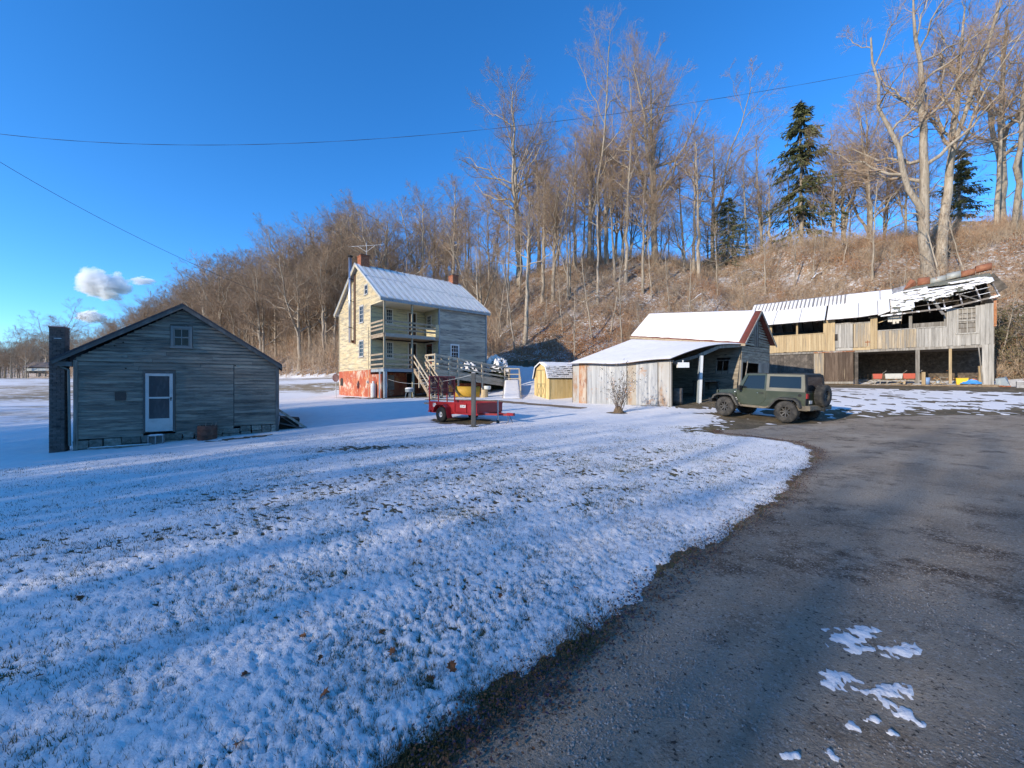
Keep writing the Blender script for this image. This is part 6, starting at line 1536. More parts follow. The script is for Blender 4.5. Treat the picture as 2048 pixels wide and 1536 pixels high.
# gas cylinder
px, py = house_pt(.12, -.55); px, py = house_pt(-.25, .9)
px, py = house_pt(-.28, 1.15)
t = thing('gas_cylinder', 'tall white gas cylinder standing by the porch corner', 'gas cylinder', (px, py, gz(px, py)))
MB().lathe([(0, .02), (.17, .02), (.185, .06), (.19, .12), (.19, .92), (.17, 1.02), (.11, 1.09), (.06, 1.12), (.06, 1.14), (0, 1.14)], 24).build('body', mat('cream_white_enamel', (.68, .66, .60), [((.5, .42, .33), 4, .58, .72)], rough=.45), t, smooth=True)
MB().lathe([(.075, 1.10), (.085, 1.12), (.085, 1.24), (.075, 1.24), (.07, 1.12)], 16).build('collar', MATS['cream_white_enamel'], t); MB().lathe([(0, 1.12), (.03, 1.12), (.03, 1.2), (.045, 1.2), (.045, 1.22), (0, 1.22)], 10).build('valve', GALV_B if False else TIN, t)
# small round stand with snow on top
px, py = house_pt(1.55, -.95)
t = thing('barrel_stand', 'grey tub on splayed legs with a snow cap, before the basement wall', 'stand', (px, py, gz(px, py)))
MB().lathe([(0, .42), (.27, .42), (.31, .48), (.31, .62), (.33, .64), (.33, .68), (.29, .68), (0, .66)], 20).build('tub', BLUEGREY, t, smooth=True)
for k in range(4):
    a = k*math.pi/2+.4; MB().bar((.22*math.cos(a), .22*math.sin(a), .45), (.32*math.cos(a), .32*math.sin(a), 0), .04, .04).build('leg', BLUEGREY, t)
MB().lathe([(.31, .672), (.30, .71), (.2, .75), (0, .765)], 18).build('snow_cap', SNOW, t, smooth=True)
# octagonal sign on a thin pole, its back to us
t = thing('octagonal_sign', 'dark octagonal sign on a thin pole left of the farmhouse', 'sign', (-13.75, 31.2, gz(-13.75, 31.2)), -.35)
MB().tube([(0, .03, -.2), (0, .03, 1.75)], .025, 8).build('pole', TIN, t)
MB().prism([(.34*math.cos(R(22.5+45*k)), 1.62+.34*math.sin(R(22.5+45*k))) for k in range(8)], -.012, 0, 'y').build('plate', mat('weathered_sign_back', (.10, .045, .04), [((.16, .09, .08), 4, .5, .7)], rough=.7), t)
# under the ramp: yellow machine blade, stump and enamel pot, heap
px, py = -3.35, 28.6
t = thing('snow_plough', 'yellow snowplough blade with dark arm stored under the ramp', 'blade', (px, py, gz(px, py)), .12)
YB = mat('yellow_machine_paint', (.50, .28, .03), [((.36, .2, .03), 3, .5, .7), ((.2, .12, .04), 7, .64, .75)], rough=.6)
n = 8; vs = []; 
for j in range(n+1):
    a = R(-55+120*j/n); 
    for xx in (-.75, 1.05): vs.append((xx, .35-.4*math.cos(a), .45+.45*math.sin(a)))
o = MB().add(vs, [(2*j, 2*j+1, 2*j+3, 2*j+2) for j in range(n)]).build('mouldboard', YB, t, smooth=True); md = o.modifiers.new('thick', 'SOLIDIFY'); md.thickness = .025
MB().bar((-1.0, -.1, .95), (-.35, -.15, .12), .07, .09).build('arm', BARN_DARK, t); MB().box(-1.15, -.85, -.05, .3, .45, .95).build('mount', YB, t, bevel=.03)
px, py = -2.0, 28.9
t = thing('chopping_stump', 'upright tan stump standing beside the yellow blade', 'stump', (px, py, gz(px, py)-.03))
MB().lathe([(0, 0), (.30, 0), (.27, .25), (.26, .58), (0, .6)], 14).build('stump', TAN_BOARD, t)
t2 = thing('enamel_pot', 'pale round enamel pot resting on the stump under the ramp', 'pot', (px+.22, py+.05, gz(px, py)+.57))
MB().lathe([(0, .0), (.2, .0), (.25, .05), (.26, .24), (.27, .26), (.24, .25), (.22, .04), (0, .03)], 20).build('pot', mat('pale_enamel', (.62, .63, .58), rough=.35), t2, smooth=True)
MB().tube([(.25, 0, .2), (.33, 0, .2), (.33, 0, .12), (.25, 0, .1)], .012, 6).build('handle', DARK_VOID, t2)
# evergreen bushes rounded by snow, before the house wall
def leafy_bush(name, label, loc, rx, ry, rz_, seed, snowy=True):
    rng = np.random.default_rng(seed)
    t = thing(name, label, 'bush', loc)
    n = 2600
    a = rng.uniform(0, 2*np.pi, n); zc = rng.uniform(-.25, 1, n); rr_ = np.sqrt(np.maximum(0, 1-zc**2))*rng.uniform(.86, 1.02, n)
    P = np.stack([rx*rr_*np.cos(a), ry*rr_*np.sin(a), rz_*(zc*rng.uniform(.9, 1.03, n))+rz_*.28], 1)
    P[:, 2] = np.maximum(P[:, 2], .03)
    d1 = rng.normal(size=(n, 3)); d1 /= np.linalg.norm(d1, axis=1)[:, None]; d2 = np.cross(d1, rng.normal(size=(n, 3))); d2 /= np.linalg.norm(d2, axis=1)[:, None]
    s1 = rng.uniform(.05, .11, n)[:, None]; s2 = rng.uniform(.025, .05, n)[:, None]
    V = np.stack([P-d1*s1, P+d2*s2, P+d1*s1, P-d2*s2], 1).reshape(-1, 3); F = np.arange(4*n).reshape(-1, 4)
    np_mesh('foliage', V, F, mat('dark_evergreen_leaf', (.030, .042, .018), [((.055, .065, .025), 4, .45, .65)], rough=.7, coord='World'), t)
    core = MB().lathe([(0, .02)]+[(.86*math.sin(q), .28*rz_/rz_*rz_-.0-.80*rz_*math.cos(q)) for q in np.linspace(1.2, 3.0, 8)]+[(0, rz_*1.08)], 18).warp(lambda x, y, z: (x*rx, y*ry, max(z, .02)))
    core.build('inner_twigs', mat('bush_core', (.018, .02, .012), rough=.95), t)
    # snow lying in pads on the crown
    m = 26; k = 30; vs = []; fs = []
    U = np.linspace(0.0, 1.0, m+1)
    th = np.linspace(0, 2*np.pi, k, endpoint=False)
    for i in range(m+1):
        for j in range(k):
            q = U[i]*1.15
            nn = 1+.07*math.sin(5*th[j]+3*q)+.05*math.sin(9*th[j]-7*q)+rng.uniform(-.035, .035)
            vs.append((rx*1.01*math.sin(q)*math.cos(th[j])*nn, ry*1.01*math.sin(q)*math.sin(th[j])*nn, rz_*.28+rz_*1.04*math.cos(q)*nn))
    rg = random.Random(seed)
    for i in range(m):
        for j in range(k):
            if rg.random() < .10+.55*(i/m)**2.2: continue
            fs.append((i*k+j, i*k+(j+1) % k, (i+1)*k+(j+1) % k, (i+1)*k+j))
    o = MB().add(vs, fs).build('snow_pad', SNOW, t); md = o.modifiers.new('thick', 'SOLIDIFY'); md.thickness = .05
    return t
px, py = house_pt(6.9, -.28); leafy_bush('evergreen_bush', 'low snow-capped bush tucked between the ramp and the house wall', (px, py, gz(px, py)+.9), 1.15, .6, 1.35, 1)
px, py = house_pt(10.2, -.15); leafy_bush('evergreen_bush', 'large snow-covered round bush at the right end of the farmhouse', (px, py, gz(px, py)), 1.45, .95, 2.1, 2)

# ------------------------------------------------------------------ trees
def tubes_np(P, Rd, n):
    """P (N,k,3), Rd (N,k) -> verts, quads of n-sided tubes"""
    N_, k, _ = P.shape
    Tn = np.empty_like(P); Tn[:, 1:-1] = P[:, 2:]-P[:, :-2]; Tn[:, 0] = P[:, 1]-P[:, 0]; Tn[:, -1] = P[:, -1]-P[:, -2]
    Tn /= np.linalg.norm(Tn, axis=2, keepdims=True)+1e-9
    ref = np.zeros((N_, 1, 3)); vert = np.abs(Tn[:, :1, 2:]) > .85; ref = np.where(vert, np.array([1.0, .2, 0]), np.array([0, 0, 1.0]))
    A = np.cross(Tn, np.broadcast_to(ref, Tn.shape)); A /= np.linalg.norm(A, axis=2, keepdims=True)+1e-9
    B = np.cross(Tn, A)
    an = 2*np.pi*np.arange(n)/n
    V = P[:, :, None]+(A[:, :, None]*np.cos(an)[None, None, :, None]+B[:, :, None]*np.sin(an)[None, None, :, None])*Rd[:, :, None, None]
    idx = np.arange(N_*k*n).reshape(N_, k, n)
    nx = np.roll(idx, -1, axis=2)
    Q = np.stack([idx[:, :-1], nx[:, :-1], nx[:, 1:], idx[:, 1:]], -1).reshape(-1, 4)
    return V.reshape(-1, 3), Q
def ribbons_np(P, Rd, rng):
    """two-point twigs as thin flat slivers"""
    a, b = P[:, 0], P[:, -1]; w = unit(np.cross(b-a, rng.normal(size=a.shape)))*(Rd[:, :1]*1.05)
    V = np.stack([a-w, a+w, b+w*.5, b-w*.5], 1).reshape(-1, 3); return V, np.arange(len(V)).reshape(-1, 4)
def join_np(parts):
    vs, qs, o = [], [], 0
    for v, q in parts: vs.append(v); qs.append(q+o); o += len(v)
    return np.concatenate(vs), np.concatenate(qs)
def unit(v): return v/(np.linalg.norm(v, axis=-1, keepdims=True)+1e-9)
def sprout(rng, P, Rd, m, t0, t1, ang, ang_j, length, k, rscale, rmin, up, wob, tip=.25):
    """children of branches P: m each; length is a function(t, N) or array factor"""
    N_, kk, _ = P.shape
    t = rng.uniform(t0, t1, (N_, m))
    if m > 1: t = (np.linspace(t0, t1, m)[None]+rng.uniform(-.5, .5, (N_, m))*(t1-t0)/m).clip(t0, min(t1, .995))
    f = t*(kk-1); i = np.clip(np.floor(f).astype(int), 0, kk-2); w = (f-i)[..., None]
    r_ = np.arange(N_)[:, None]
    base = P[r_, i]*(1-w)+P[r_, i+1]*w; tang = unit(P[r_, i+1]-P[r_, i]); rad = Rd[r_, i]*(1-w[..., 0])+Rd[r_, i+1]*w[..., 0]
    plen = np.linalg.norm(np.diff(P, axis=1), axis=2).sum(1)[:, None]
    rnd = rng.normal(size=base.shape)
    perp = unit(rnd-(rnd*tang).sum(-1, keepdims=True)*tang)
    a = np.radians(ang+ang_j*rng.normal(size=t.shape))[..., None]
    d = unit(tang*np.cos(a)+perp*np.sin(a)+np.array([0, 0, up]))
    L = plen*length(t)*rng.uniform(.7, 1.25, t.shape)
    base = base.reshape(-1, 3); d = d.reshape(-1, 3); L = L.reshape(-1); rad = np.maximum(rad.reshape(-1)*rscale, rmin)
    s = np.linspace(0, 1, k)
    C = base[:, None]+d[:, None]*(L[:, None]*s)[..., None]
    C[..., 2] += (L[:, None]*s**2)*up*.55
    bend = rng.normal(size=(len(L), 1, 3))*wob
    C += bend*(L[:, None]*(s*(1-s)*2))[..., None]
    if k > 3: C[:, 1:] += rng.normal(size=(len(L), k-1, 3))*(wob*.22*L)[:, None, None]
    rr = rad[:, None]*(1-(1-tip)*s)
    return C, np.maximum(rr, rmin*.7)
BARK = mat('tree_bark', (0.29, 0.235, 0.17), [((0.40, 0.335, 0.255), (3, 3, .7), .42, .62), ((0.15, 0.12, 0.09), (7, 7, 1.2), .52, .70)], rough=.95, rnd=.16, snow=.18, bump=((9, 9, 1.5), .5, .03))
TWIG = mat('tree_twigs', (0.27, 0.185, 0.118), [((0.36, 0.26, 0.175), .8, .42, .65)], rough=.95, rnd=.14, snow=.10)
class TreeKind: pass
def make_tree(seed, Ht, r0, fork=.42, nl=12, lean=(0, 0), leaders=0, spread=40, dens=1.0, limb=.34, twig_r=.010):
    rng = np.random.default_rng(seed)
    k = 14; s = np.linspace(0, 1, k)
    P = np.zeros((1, k, 3)); P[0, :, 2] = s*Ht*.94
    w1, w2 = rng.uniform(0, 6.28, 2)
    P[0, :, 0] = lean[0]*s*Ht+.007*Ht*np.sin(s*5+w1)*s; P[0, :, 1] = lean[1]*s*Ht+.007*Ht*np.sin(s*4+w2)*s
    P[0, 2:] += rng.normal(size=(k-2, 3))*np.array([.003, .003, 0])*Ht
    Rd = (r0*(1-.93*s)**.85+.012)[None]; Rd[0, 0] *= 1.35
    trunk = [tubes_np(P, Rd, 10)]
    groups = [(P, Rd)]
    if leaders:
        Lp, Lr = sprout(rng, P, Rd, leaders, fork*.55, fork*.9, 22, 6, lambda t: .95*(1-t)+.1, 10, .72, .03, .16, .04)
        trunk.append(tubes_np(Lp, Lr, 8)); groups.append((Lp, Lr))
    tw = []
    l1P, l1R = sprout(rng, P, Rd, nl, fork, .97, spread+10, 13, lambda t: limb*(1.15-t)**.75+.05, 8, .55, .02, .15, .11)
    limbs = [(l1P, l1R)]
    if leaders: limbs.append(sprout(rng, *groups[1], max(5, nl//2), .3, .97, spread+4, 13, lambda t: limb*1.05*(1.15-t)**.7+.08, 8, .6, .02, .14, .11))
    for (Lp, Lr) in limbs:
        trunk.append(tubes_np(Lp, Lr, 6))
        b2P, b2R = sprout(rng, Lp, Lr, int(8*dens), .15, .98, 40, 13, lambda t: .60*(1.1-t)**.6, 6, .52, .011, .08, .13)
        tw.append(tubes_np(b2P, b2R, 4))
        b3P, b3R = sprout(rng, b2P, b2R, int(7*dens), .1, 1.0, 38, 15, lambda t: .55*(1.15-t)**.5, 4, .52, twig_r*.8, .05, .16)
        tw.append(tubes_np(b3P, b3R, 3))
        b4P, b4R = sprout(rng, b3P, b3R, int(9*dens), .05, 1.0, 38, 16, lambda t: .62*(1.2-t)**.5, 2, .55, twig_r*.55, .03, .0)
        tw.append(ribbons_np(b4P, b4R, rng))
    # a few dead stubs low on the trunk
    sp, sr = sprout(rng, P, Rd, 5, .15, fork, 70, 12, lambda t: .07, 4, .22, .015, .05, .12); trunk.append(tubes_np(sp, sr, 5))
    kd = TreeKind(); kd.trunk = join_np(trunk); kd.crown = join_np(tw); kd.tm = None
    return kd
def plant(kd, name, label, x, y, scale=1.0, rot=0.0, group=None, cat='tree', sink=.3, tilt=2.5):
    t = thing(name, label, cat, (x, y, gz(x, y)-sink), rot, group)
    t.scale = (scale, scale, scale)
    if tilt: q = random.Random(int(x*97+y*31)); t.rotation_euler = (R(q.uniform(-tilt, tilt)), R(q.uniform(-tilt, tilt)), rot); t.scale = (scale*q.uniform(.9, 1.12), scale*q.uniform(.9, 1.12), scale*q.uniform(.93, 1.07))
    if kd.tm is None:
        a = np_mesh('trunk', kd.trunk[0], kd.trunk[1], kd.bark if hasattr(kd, 'bark') else BARK, t, smooth=True); b = np_mesh('crown', kd.crown[0], kd.crown[1], kd.leaf if hasattr(kd, 'leaf') else TWIG, t)
        kd.tm = (a.data, b.data)
    else:
        for nm, me in zip(('trunk', 'crown'), kd.tm):
            o = bpy.data.objects.new(nm, me); COL.objects.link(o); o.parent = t
    return t
def upx(u, Z): return (u-1024)/800.0*Z
KINDS = {
    'poplar': make_tree(1, 33, .60, .34, 17, leaders=2, spread=38, dens=1.2, limb=.40),
    'oak': make_tree(2, 26, .50, .36, 16, spread=48, dens=1.1, limb=.42, leaders=1),
    'tall': make_tree(3, 28, .36, .50, 14, spread=42, dens=1.05, limb=.31),
    'ash': make_tree(4, 25, .33, .42, 14, spread=40, dens=1.08, limb=.37, leaders=1),
    'slim': make_tree(5, 23, .22, .50, 10, lean=(.03, 0), spread=36, dens=.8, limb=.24),
    'maple': make_tree(6, 20, .30, .28, 14, spread=44, dens=1.0, limb=.40, leaders=1),
    'dome': make_tree(7, 16, .26, .26, 16, spread=46, dens=1.05, limb=.44),
    'sapling': make_tree(8, 9, .07, .35, 9, lean=(-.04, .02), spread=36, dens=.7, limb=.26, twig_r=.008),
    'twin': make_tree(9, 36, .62, .34, 12, lean=(-.10, 0), spread=46, dens=1.0, limb=.34, leaders=1),
    'twin_b': make_tree(10, 36, .55, .42, 11, lean=(.05, 0), spread=40, dens=1.0, limb=.30, leaders=1),
}
rt = random.Random(77)
# trees one can pick out along the crest, left to right:  kind, u, distance, scale, rotation, label
HERO = [
    ('oak', 770, 60, .84, .4, 'bare oak right behind the farmhouse chimney, leaning left'),
    ('ash', 838, 62, .90, 1.2, 'bare tree rising above the middle of the farmhouse roof'),
    ('tall', 905, 60, .80, 2.5, 'slender bare tree above the right end of the farmhouse roof'),
    ('oak', 1040, 66, 1.02, 2.2, 'broad bare tree with a broken limb, right of the farmhouse'),
    ('ash', 1078, 68, 1.02, .3, 'dark-barked bare tree just right of the broken-limbed tree'),
    ('tall', 1150, 62, .84, 1.9, 'pale straight-trunked tree at the left of the trunk cluster on the slope'),
    ('poplar', 1178, 64, .70, .2, 'pale tree with ascending limbs in the cluster above the shed roof'),
    ('ash', 1200, 66, .84, 4.2, 'bare tree at the right of the pale trunk cluster'),
    ('poplar', 1310, 62, .90, 3.3, 'tallest bare tree with a vase-shaped crown in the middle of the ridge'),
    ('tall', 1245, 70, .78, .9, 'dark bare trunk just left of the tallest tree'),
    ('slim', 1370, 64, .86, 3.0, 'slim leaning bare tree right of the tallest tree'),
    ('maple', 1425, 66, 1.12, 1.0, 'dark ivy-hung bare tree beside the small dark conifer'),
    ('slim', 1525, 62, .95, 2.0, 'thin bare tree left of the tall spruce'),
    ('ash', 1745, 54, .82, 1.7, 'forked pale tree between the tall spruce and the twin trunks'),
    ('maple', 1690, 56, .9, .6, 'slender bare tree right of the tall spruce'),
    ('twin', 1856, 40, .80, 0.0, 'large pale tree leaning left with mottled bark above the barn'),
    ('twin_b', 1880, 40.5, .84, .2, 'large pale upright tree growing beside the left-leaning giant'),
    ('oak', 2000, 47, .98, 5.0, 'crooked bare tree at the right edge of the picture'),
    ('tall', 2030, 43, .85, .5, 'straight bare tree at the far right edge'),
]
for kd, u, Z, sc, ro, lb in HERO:
    plant(KINDS[kd], 'bare_tree', lb, upx(u, Z), Z, sc, ro, 'picked-out trees of the ridge')
# further trunks between and behind them
names = ['tall', 'ash', 'slim', 'oak', 'slim', 'tall', 'maple', 'poplar']
cnt = 0
for i in range(74):
    u = 700+(1560-700)*((i*.618034) % 1.0) if i < 46 else (1560+480*((i*.618034) % 1.0) if i < 58 else 690+290*((i*.618034) % 1.0))
    Z = rt.uniform(60, 84) if u < 1560 else rt.uniform(50, 66)
    if rt.random() < .25: Z = rt.uniform(52, 62) if u < 1560 else rt.uniform(44, 52)
    kd = names[rt.randrange(len(names))]
    sc = rt.uniform(.48, .78)*(1.0 if u > 950 else .84)
    if kd == 'poplar': sc *= .72
    where = 'behind the farmhouse roof' if u < 960 else ('between the farmhouse and the pale trunk cluster' if u < 1130 else ('around the pale trunk cluster' if u < 1260 else ('around the tallest tree' if u < 1400 else ('between the tallest tree and the spruce' if u < 1600 else ('between the spruce and the twin trunks' if u < 1840 else 'right of the twin pale trunks')))))
    plant(KINDS[kd], 'bare_tree', 'smaller bare tree of the ridge wood '+where, upx(u, Z), Z, sc, rt.uniform(0, 6.28), 'ridge trees '+where); cnt += 1
for i in range(11):
    u = 940+380*((i*.618034+.2) % 1.0); Z = rt.uniform(48, 58)
    plant(KINDS[['slim', 'tall', 'ash', 'slim'][i % 4]], 'bare_tree', 'slender bare tree rising from the middle of the slope', upx(u, Z), Z, rt.uniform(.5, .8), rt.uniform(0, 6.28), 'slender trees on the slope')
# the wood on the receding ridge to the left of the house
for i in range(110):
    u = 150+560*((i*.618034+.1) % 1.0)
    k = (u-1024)/800.0
    # walk along the ray until well onto the hill
    Zf = 40.0
    while hill_d(np.array([k*Zf]), np.array([Zf]))[0] < 2.0 and Zf < 400: Zf += 1.5
    Z = Zf*(1+rt.uniform(.0, .42))
    kd = ['dome', 'maple', 'dome', 'oak', 'ash'][rt.randrange(5)]
    sc = rt.uniform(.8, 1.22)*(1.0 if kd == 'dome' else .62)*(1.0 if u > 420 else (.62+.38*max(0, u-150)/270))
    where = 'left of the shed roof peak' if u < 360 else ('above the right half of the shed roof' if u < 540 else 'between the grey shed and the farmhouse')
    plant(KINDS[kd], 'bare_tree', 'bare crowded tree of the far wood '+where, k*Z, Z, sc, rt.uniform(0, 6.28), 'far wood trees '+where)
for u, Z, sc, kd, lb in ((232, 105, .82, 'dome', 'round-crowned bare tree standing just right of the clouds'), (300, 100, .75, 'maple', 'thin leaning bare tree left of the shed ridge'), (372, 95, 1.0, 'dome', 'tall dense bare tree behind the shed roof peak'), (415, 90, 1.0, 'dome', 'second dense bare tree right of the shed roof peak'), (600, 60, .62, 'oak', 'crooked dark tree with a white bough between shed and farmhouse')):
    plant(KINDS[kd], 'bare_tree', lb, upx(u, Z), Z, sc, rt.uniform(0, 6.28), 'picked-out trees of the left wood')
# far wood by the neighbouring house
for i in range(42):
    u = -40+190*((i*.618034) % 1.0); Z = rt.uniform(175, 330)
    plant(KINDS[['dome', 'maple'][i % 2]], 'bare_tree', 'distant bare tree of the wood beyond the left field', upx(u, Z), Z, rt.uniform(.85, 1.25), rt.uniform(0, 6.28), 'far trees beyond the field')

# saplings on the slope
for i in range(30):
    u = 985+1060*((i*.618034+.3) % 1.0); k = (u-1024)/800.0
    Zf = 26.0
    while hill_d(np.array([k*Zf]), np.array([Zf]))[0] < 1.0: Zf += .5
    Z = Zf+rt.uniform(0, 13)
    where = 'between the farmhouse and the tin shed' if u < 1270 else ('above the tin shed roof' if u < 1530 else 'above the barn roof')
    plant(KINDS['sapling'], 'sapling', 'thin bare sapling in the hillside brush '+where, k*Z, Z, rt.uniform(.6, 1.25), rt.uniform(0, 6.28), 'saplings '+where, 'sapling', .1, 9)

# ------------------------------------------------------------------ conifers
NEEDLE = mat('spruce_needles', (0.075, 0.088, 0.034), [((0.13, 0.12, 0.045), .9, .42, .62), ((0.022, 0.032, 0.014), 2.2, .5, .7)], rough=.8, rnd=.1)
def make_conifer(seed, Ht, rad, r0, droop=.35, gaps=.25, start=.12):
    rng = np.random.default_rng(seed)
    k = 10; s = np.linspace(0, 1, k); P = np.zeros((1, k, 3)); P[0, :, 2] = s*Ht; P[0, 1:, :2] += rng.normal(size=(k-1, 2))*.004*Ht
    Rd = (r0*(1-.95*s)+.01)[None]
    nb = 330
    t = np.sort(rng.uniform(start, .985, nb)); a = rng.uniform(0, 2*np.pi, nb)
    keep = fbm(a*1.3, t*14, seed, 2) > -gaps; t, a = t[keep], a[keep]
    L = rad*(1-t)**.75*rng.uniform(.35, 1.12, len(t))+.2
    base = np.stack([0*t, 0*t, t*Ht], 1); d = np.stack([np.cos(a), np.sin(a), .25*(t-.45)-droop*.3], 1)
    q = np.linspace(0, 1, 5); B = base[:, None]+d[:, None]*(L[:, None]*q)[..., None]; B[..., 2] -= droop*L[:, None]*(q**2*(1-.75*q))
    trunk = join_np([tubes_np(P, Rd, 8), tubes_np(B, np.broadcast_to(.05*(1-.8*q)*(L[:, None]/rad+.2), (len(L), 5)).copy(), 4)])
    # needle sprays hanging from the branches
    m = 34; w = rng.uniform(.12, 1.0, (len(L), m)); f = w*4; i = np.clip(f.astype(int), 0, 3); fr = (f-i)[..., None]; r_ = np.arange(len(L))[:, None]
    S = (B[r_, i]*(1-fr)+B[r_, i+1]*fr).reshape(-1, 3); bd = unit(B[r_, i+1]-B[r_, i]).reshape(-1, 3)
    n = len(S); side = unit(np.cross(bd, [0, 0, 1.0]))*rng.choice([-1, 1], n)[:, None]
    dr = unit(bd*.6+side*rng.uniform(.1, 1, n)[:, None]+np.array([0, 0, -1.0])*rng.uniform(.1, 1.1, n)[:, None]+rng.normal(size=(n, 3))*.2)
    ln = rng.uniform(.28, .75, n)[:, None]*Ht/16; wd = unit(np.cross(dr, rng.normal(size=(n, 3))))*rng.uniform(.035, .09, n)[:, None]*Ht/16
    V = np.stack([S-wd*.5, S+dr*ln*.5-wd, S+dr*ln, S+dr*ln*.5+wd], 1).reshape(-1, 3)
    kd = TreeKind(); kd.trunk = trunk; kd.crown = (V, np.arange(4*n).reshape(-1, 4)); kd.tm = None; kd.leaf = NEEDLE; return kd
C1 = make_conifer(31, 22, 8.0, .34, .60, .12, .08); C2 = make_conifer(32, 12, 6.6, .22, .35, .15, .03); C3 = make_conifer(33, 17, 6.4, .3, .30, .02, .12)
plant(C1, 'spruce_tree', 'tall spruce with drooping gapped branches standing on the crest', upx(1603, 58), 58, 1.02, .3)
plant(C2, 'cedar_tree', 'short dark cedar on the crest left of the tall spruce', upx(1457, 60), 60, .80, .3)
plant(C3, 'pine_tree', 'dark pine half hidden behind the twin pale trunks', upx(1915, 54), 54, .80, 1.3)

# ------------------------------------------------------------------ brush on the slopes: uncountable stems
BRUSH = mat('bare_brush', (0.42, 0.295, 0.185), [((0.54, 0.41, 0.28), .35, .40, .60), ((0.42, 0.23, 0.12), .22, .52, .64), ((0.22, 0.165, 0.13), 1.6, .52, .70)], rough=.95, coord='World', snow=.06)
def brush(name, label, seed, pts, hts, nst, fan, r, mt=BRUSH, ntw=5):
    rng = np.random.default_rng(seed); N_ = len(pts)
    base = np.repeat(pts, nst, axis=0)+np.concatenate([rng.normal(size=(N_*nst, 2))*.22, np.zeros((N_*nst, 1))], 1)
    h = np.repeat(hts, nst)*rng.uniform(.5, 1.1, N_*nst)
    d = unit(np.concatenate([rng.normal(size=(N_*nst, 2))*fan, np.ones((N_*nst, 1))], 1))
    s = np.array([0, .5, 1.0]); P = base[:, None]+d[:, None]*(h[:, None]*s)[..., None]
    P[:, 1:] += rng.normal(size=(N_*nst, 2, 3))*.07*h[:, None, None]
    P[:, 2, 2] -= .12*h*rng.uniform(0, 1.5, N_*nst)
    Rd = (r*rng.uniform(.6, 1.4, N_*nst))[:, None]*np.array([1, .7, .3])
    parts = [tubes_np(P, Rd, 3)]
    if ntw:
        c, cr = sprout(rng, P, Rd, ntw, .2, 1.0, 42, 16, lambda t: .5*(1.25-t), 2, .5, r*.42, .05, 0); parts.append(ribbons_np(c, cr, rng))
    v, q = join_np(parts); o = np_mesh(name, v, q, mt); tag(o, label, kind='stuff'); return o
rb = np.random.default_rng(9)
def scatter(n, u0, u1, d0, d1, zmin=18, zmax=200, pw=1.0, gap=None):
    out = []
    while len(out) < n:
        u = rb.uniform(u0, u1); k = (u-1024)/800
        Zs = np.linspace(zmin, zmax, 300); dd = hill_d(k*Zs, Zs)
        j0, j1 = np.searchsorted(dd, d0), np.searchsorted(dd, d1)
        if j0 >= 299: continue
        j1 = min(j1, 299); Z = Zs[j0]+(Zs[j1]-Zs[j0])*rb.uniform()**pw
        if gap is not None and fbm(np.array([k*Z*.16]), np.array([Z*.16]), 301, 3)[0] > gap and rb.uniform() < .85: continue
        out.append((k*Z, Z))
    P = np.array(out); return np.concatenate([P, H(P[:, 0], P[:, 1])[:, None]-.05], 1)
pts = scatter(5600, 960, 2110, -.5, 27, zmax=90, gap=.13); pts = pts[(hill_d(pts[:, 0], pts[:, 1]) > 2.5) | (pts[:, 0] > 9)]; brush('hillside_brush', 'dense tangle of bare brush on the hillside behind the barn and sheds', 1, pts, rb.uniform(.6, 2.6, len(pts))*rb.uniform(.7, 1.3, len(pts)), 5, .38, .013, ntw=7)
pts = scatter(1900, 470, 1000, .0, 34, zmin=35, zmax=150); brush('hillside_thicket', 'dense upright thicket on the hillside between shed and farmhouse', 2, pts, rb.uniform(2.5, 7.5, len(pts)), 5, .15, .020, ntw=8)
pts = scatter(1100, 100, 480, .0, 34, zmin=50, zmax=260); brush('ridge_thicket', 'far brush filling the ridge wood above the grey shed', 3, pts, rb.uniform(2.5, 5.5, len(pts)), 5, .2, .035, ntw=8)
pts = scatter(700, 660, 1560, 22, 44, zmin=40, zmax=130); brush('crest_brush', 'thin brush along the crest under the bare trees', 4, pts, rb.uniform(1.2, 4.5, len(pts)), 4, .22, .014, ntw=6)
pts = scatter(420, 1560, 2110, 20, 40, zmin=25, zmax=90); brush('crest_brush', 'thin brush under the trees at the right of the crest', 5, pts, rb.uniform(1, 3.5, len(pts)), 4, .3, .012, ntw=6)
# rusty leaves still clinging low on the slope
def leaf_stuff(name, label, pts, spread, n, size, m, seed):
    rng = np.random.default_rng(seed); c = pts[rng.integers(0, len(pts), n)]
    P = c+rng.normal(size=(n, 3))*np.array(spread); P[:, 2] = np.maximum(P[:, 2], H(P[:, 0], P[:, 1])+.02)
    d1 = unit(rng.normal(size=(n, 3))); d2 = unit(np.cross(d1, rng.normal(size=(n, 3)))); s = rng.uniform(.6, 1.3, n)[:, None]*size
    V = np.stack([P-d1*s, P+d2*s*.6, P+d1*s, P-d2*s*.6], 1).reshape(-1, 3)
    o = np_mesh(name, V, np.arange(4*n).reshape(-1, 4), m); tag(o, label, kind='stuff'); return o
RLEAF = mat('rusty_leaves', (.27, .115, .045), [((.34, .17, .07), .9, .42, .62), ((.17, .075, .035), 2.5, .5, .7)], rough=.9, coord='World')
pts = scatter(300, 1040, 1290, 0, 7, zmax=60); leaf_stuff('clinging_leaves', 'rusty dead leaves clinging to low brush above the small sheds', pts+np.array([0, 0, .4]), (.6, .6, .35), 9000, .07, RLEAF, 3)
pts = scatter(60, 1740, 1860, 1, 6, zmax=60); leaf_stuff('clinging_leaves', 'golden brown leaves on a bush behind the barn ridge', pts+np.array([0, 0, 1.0]), (.6, .6, .6), 4500, .07, mat('golden_leaves', (.33, .19, .06), [((.25, .12, .04), 1.5, .45, .65)], rough=.9, coord='World'), 4)
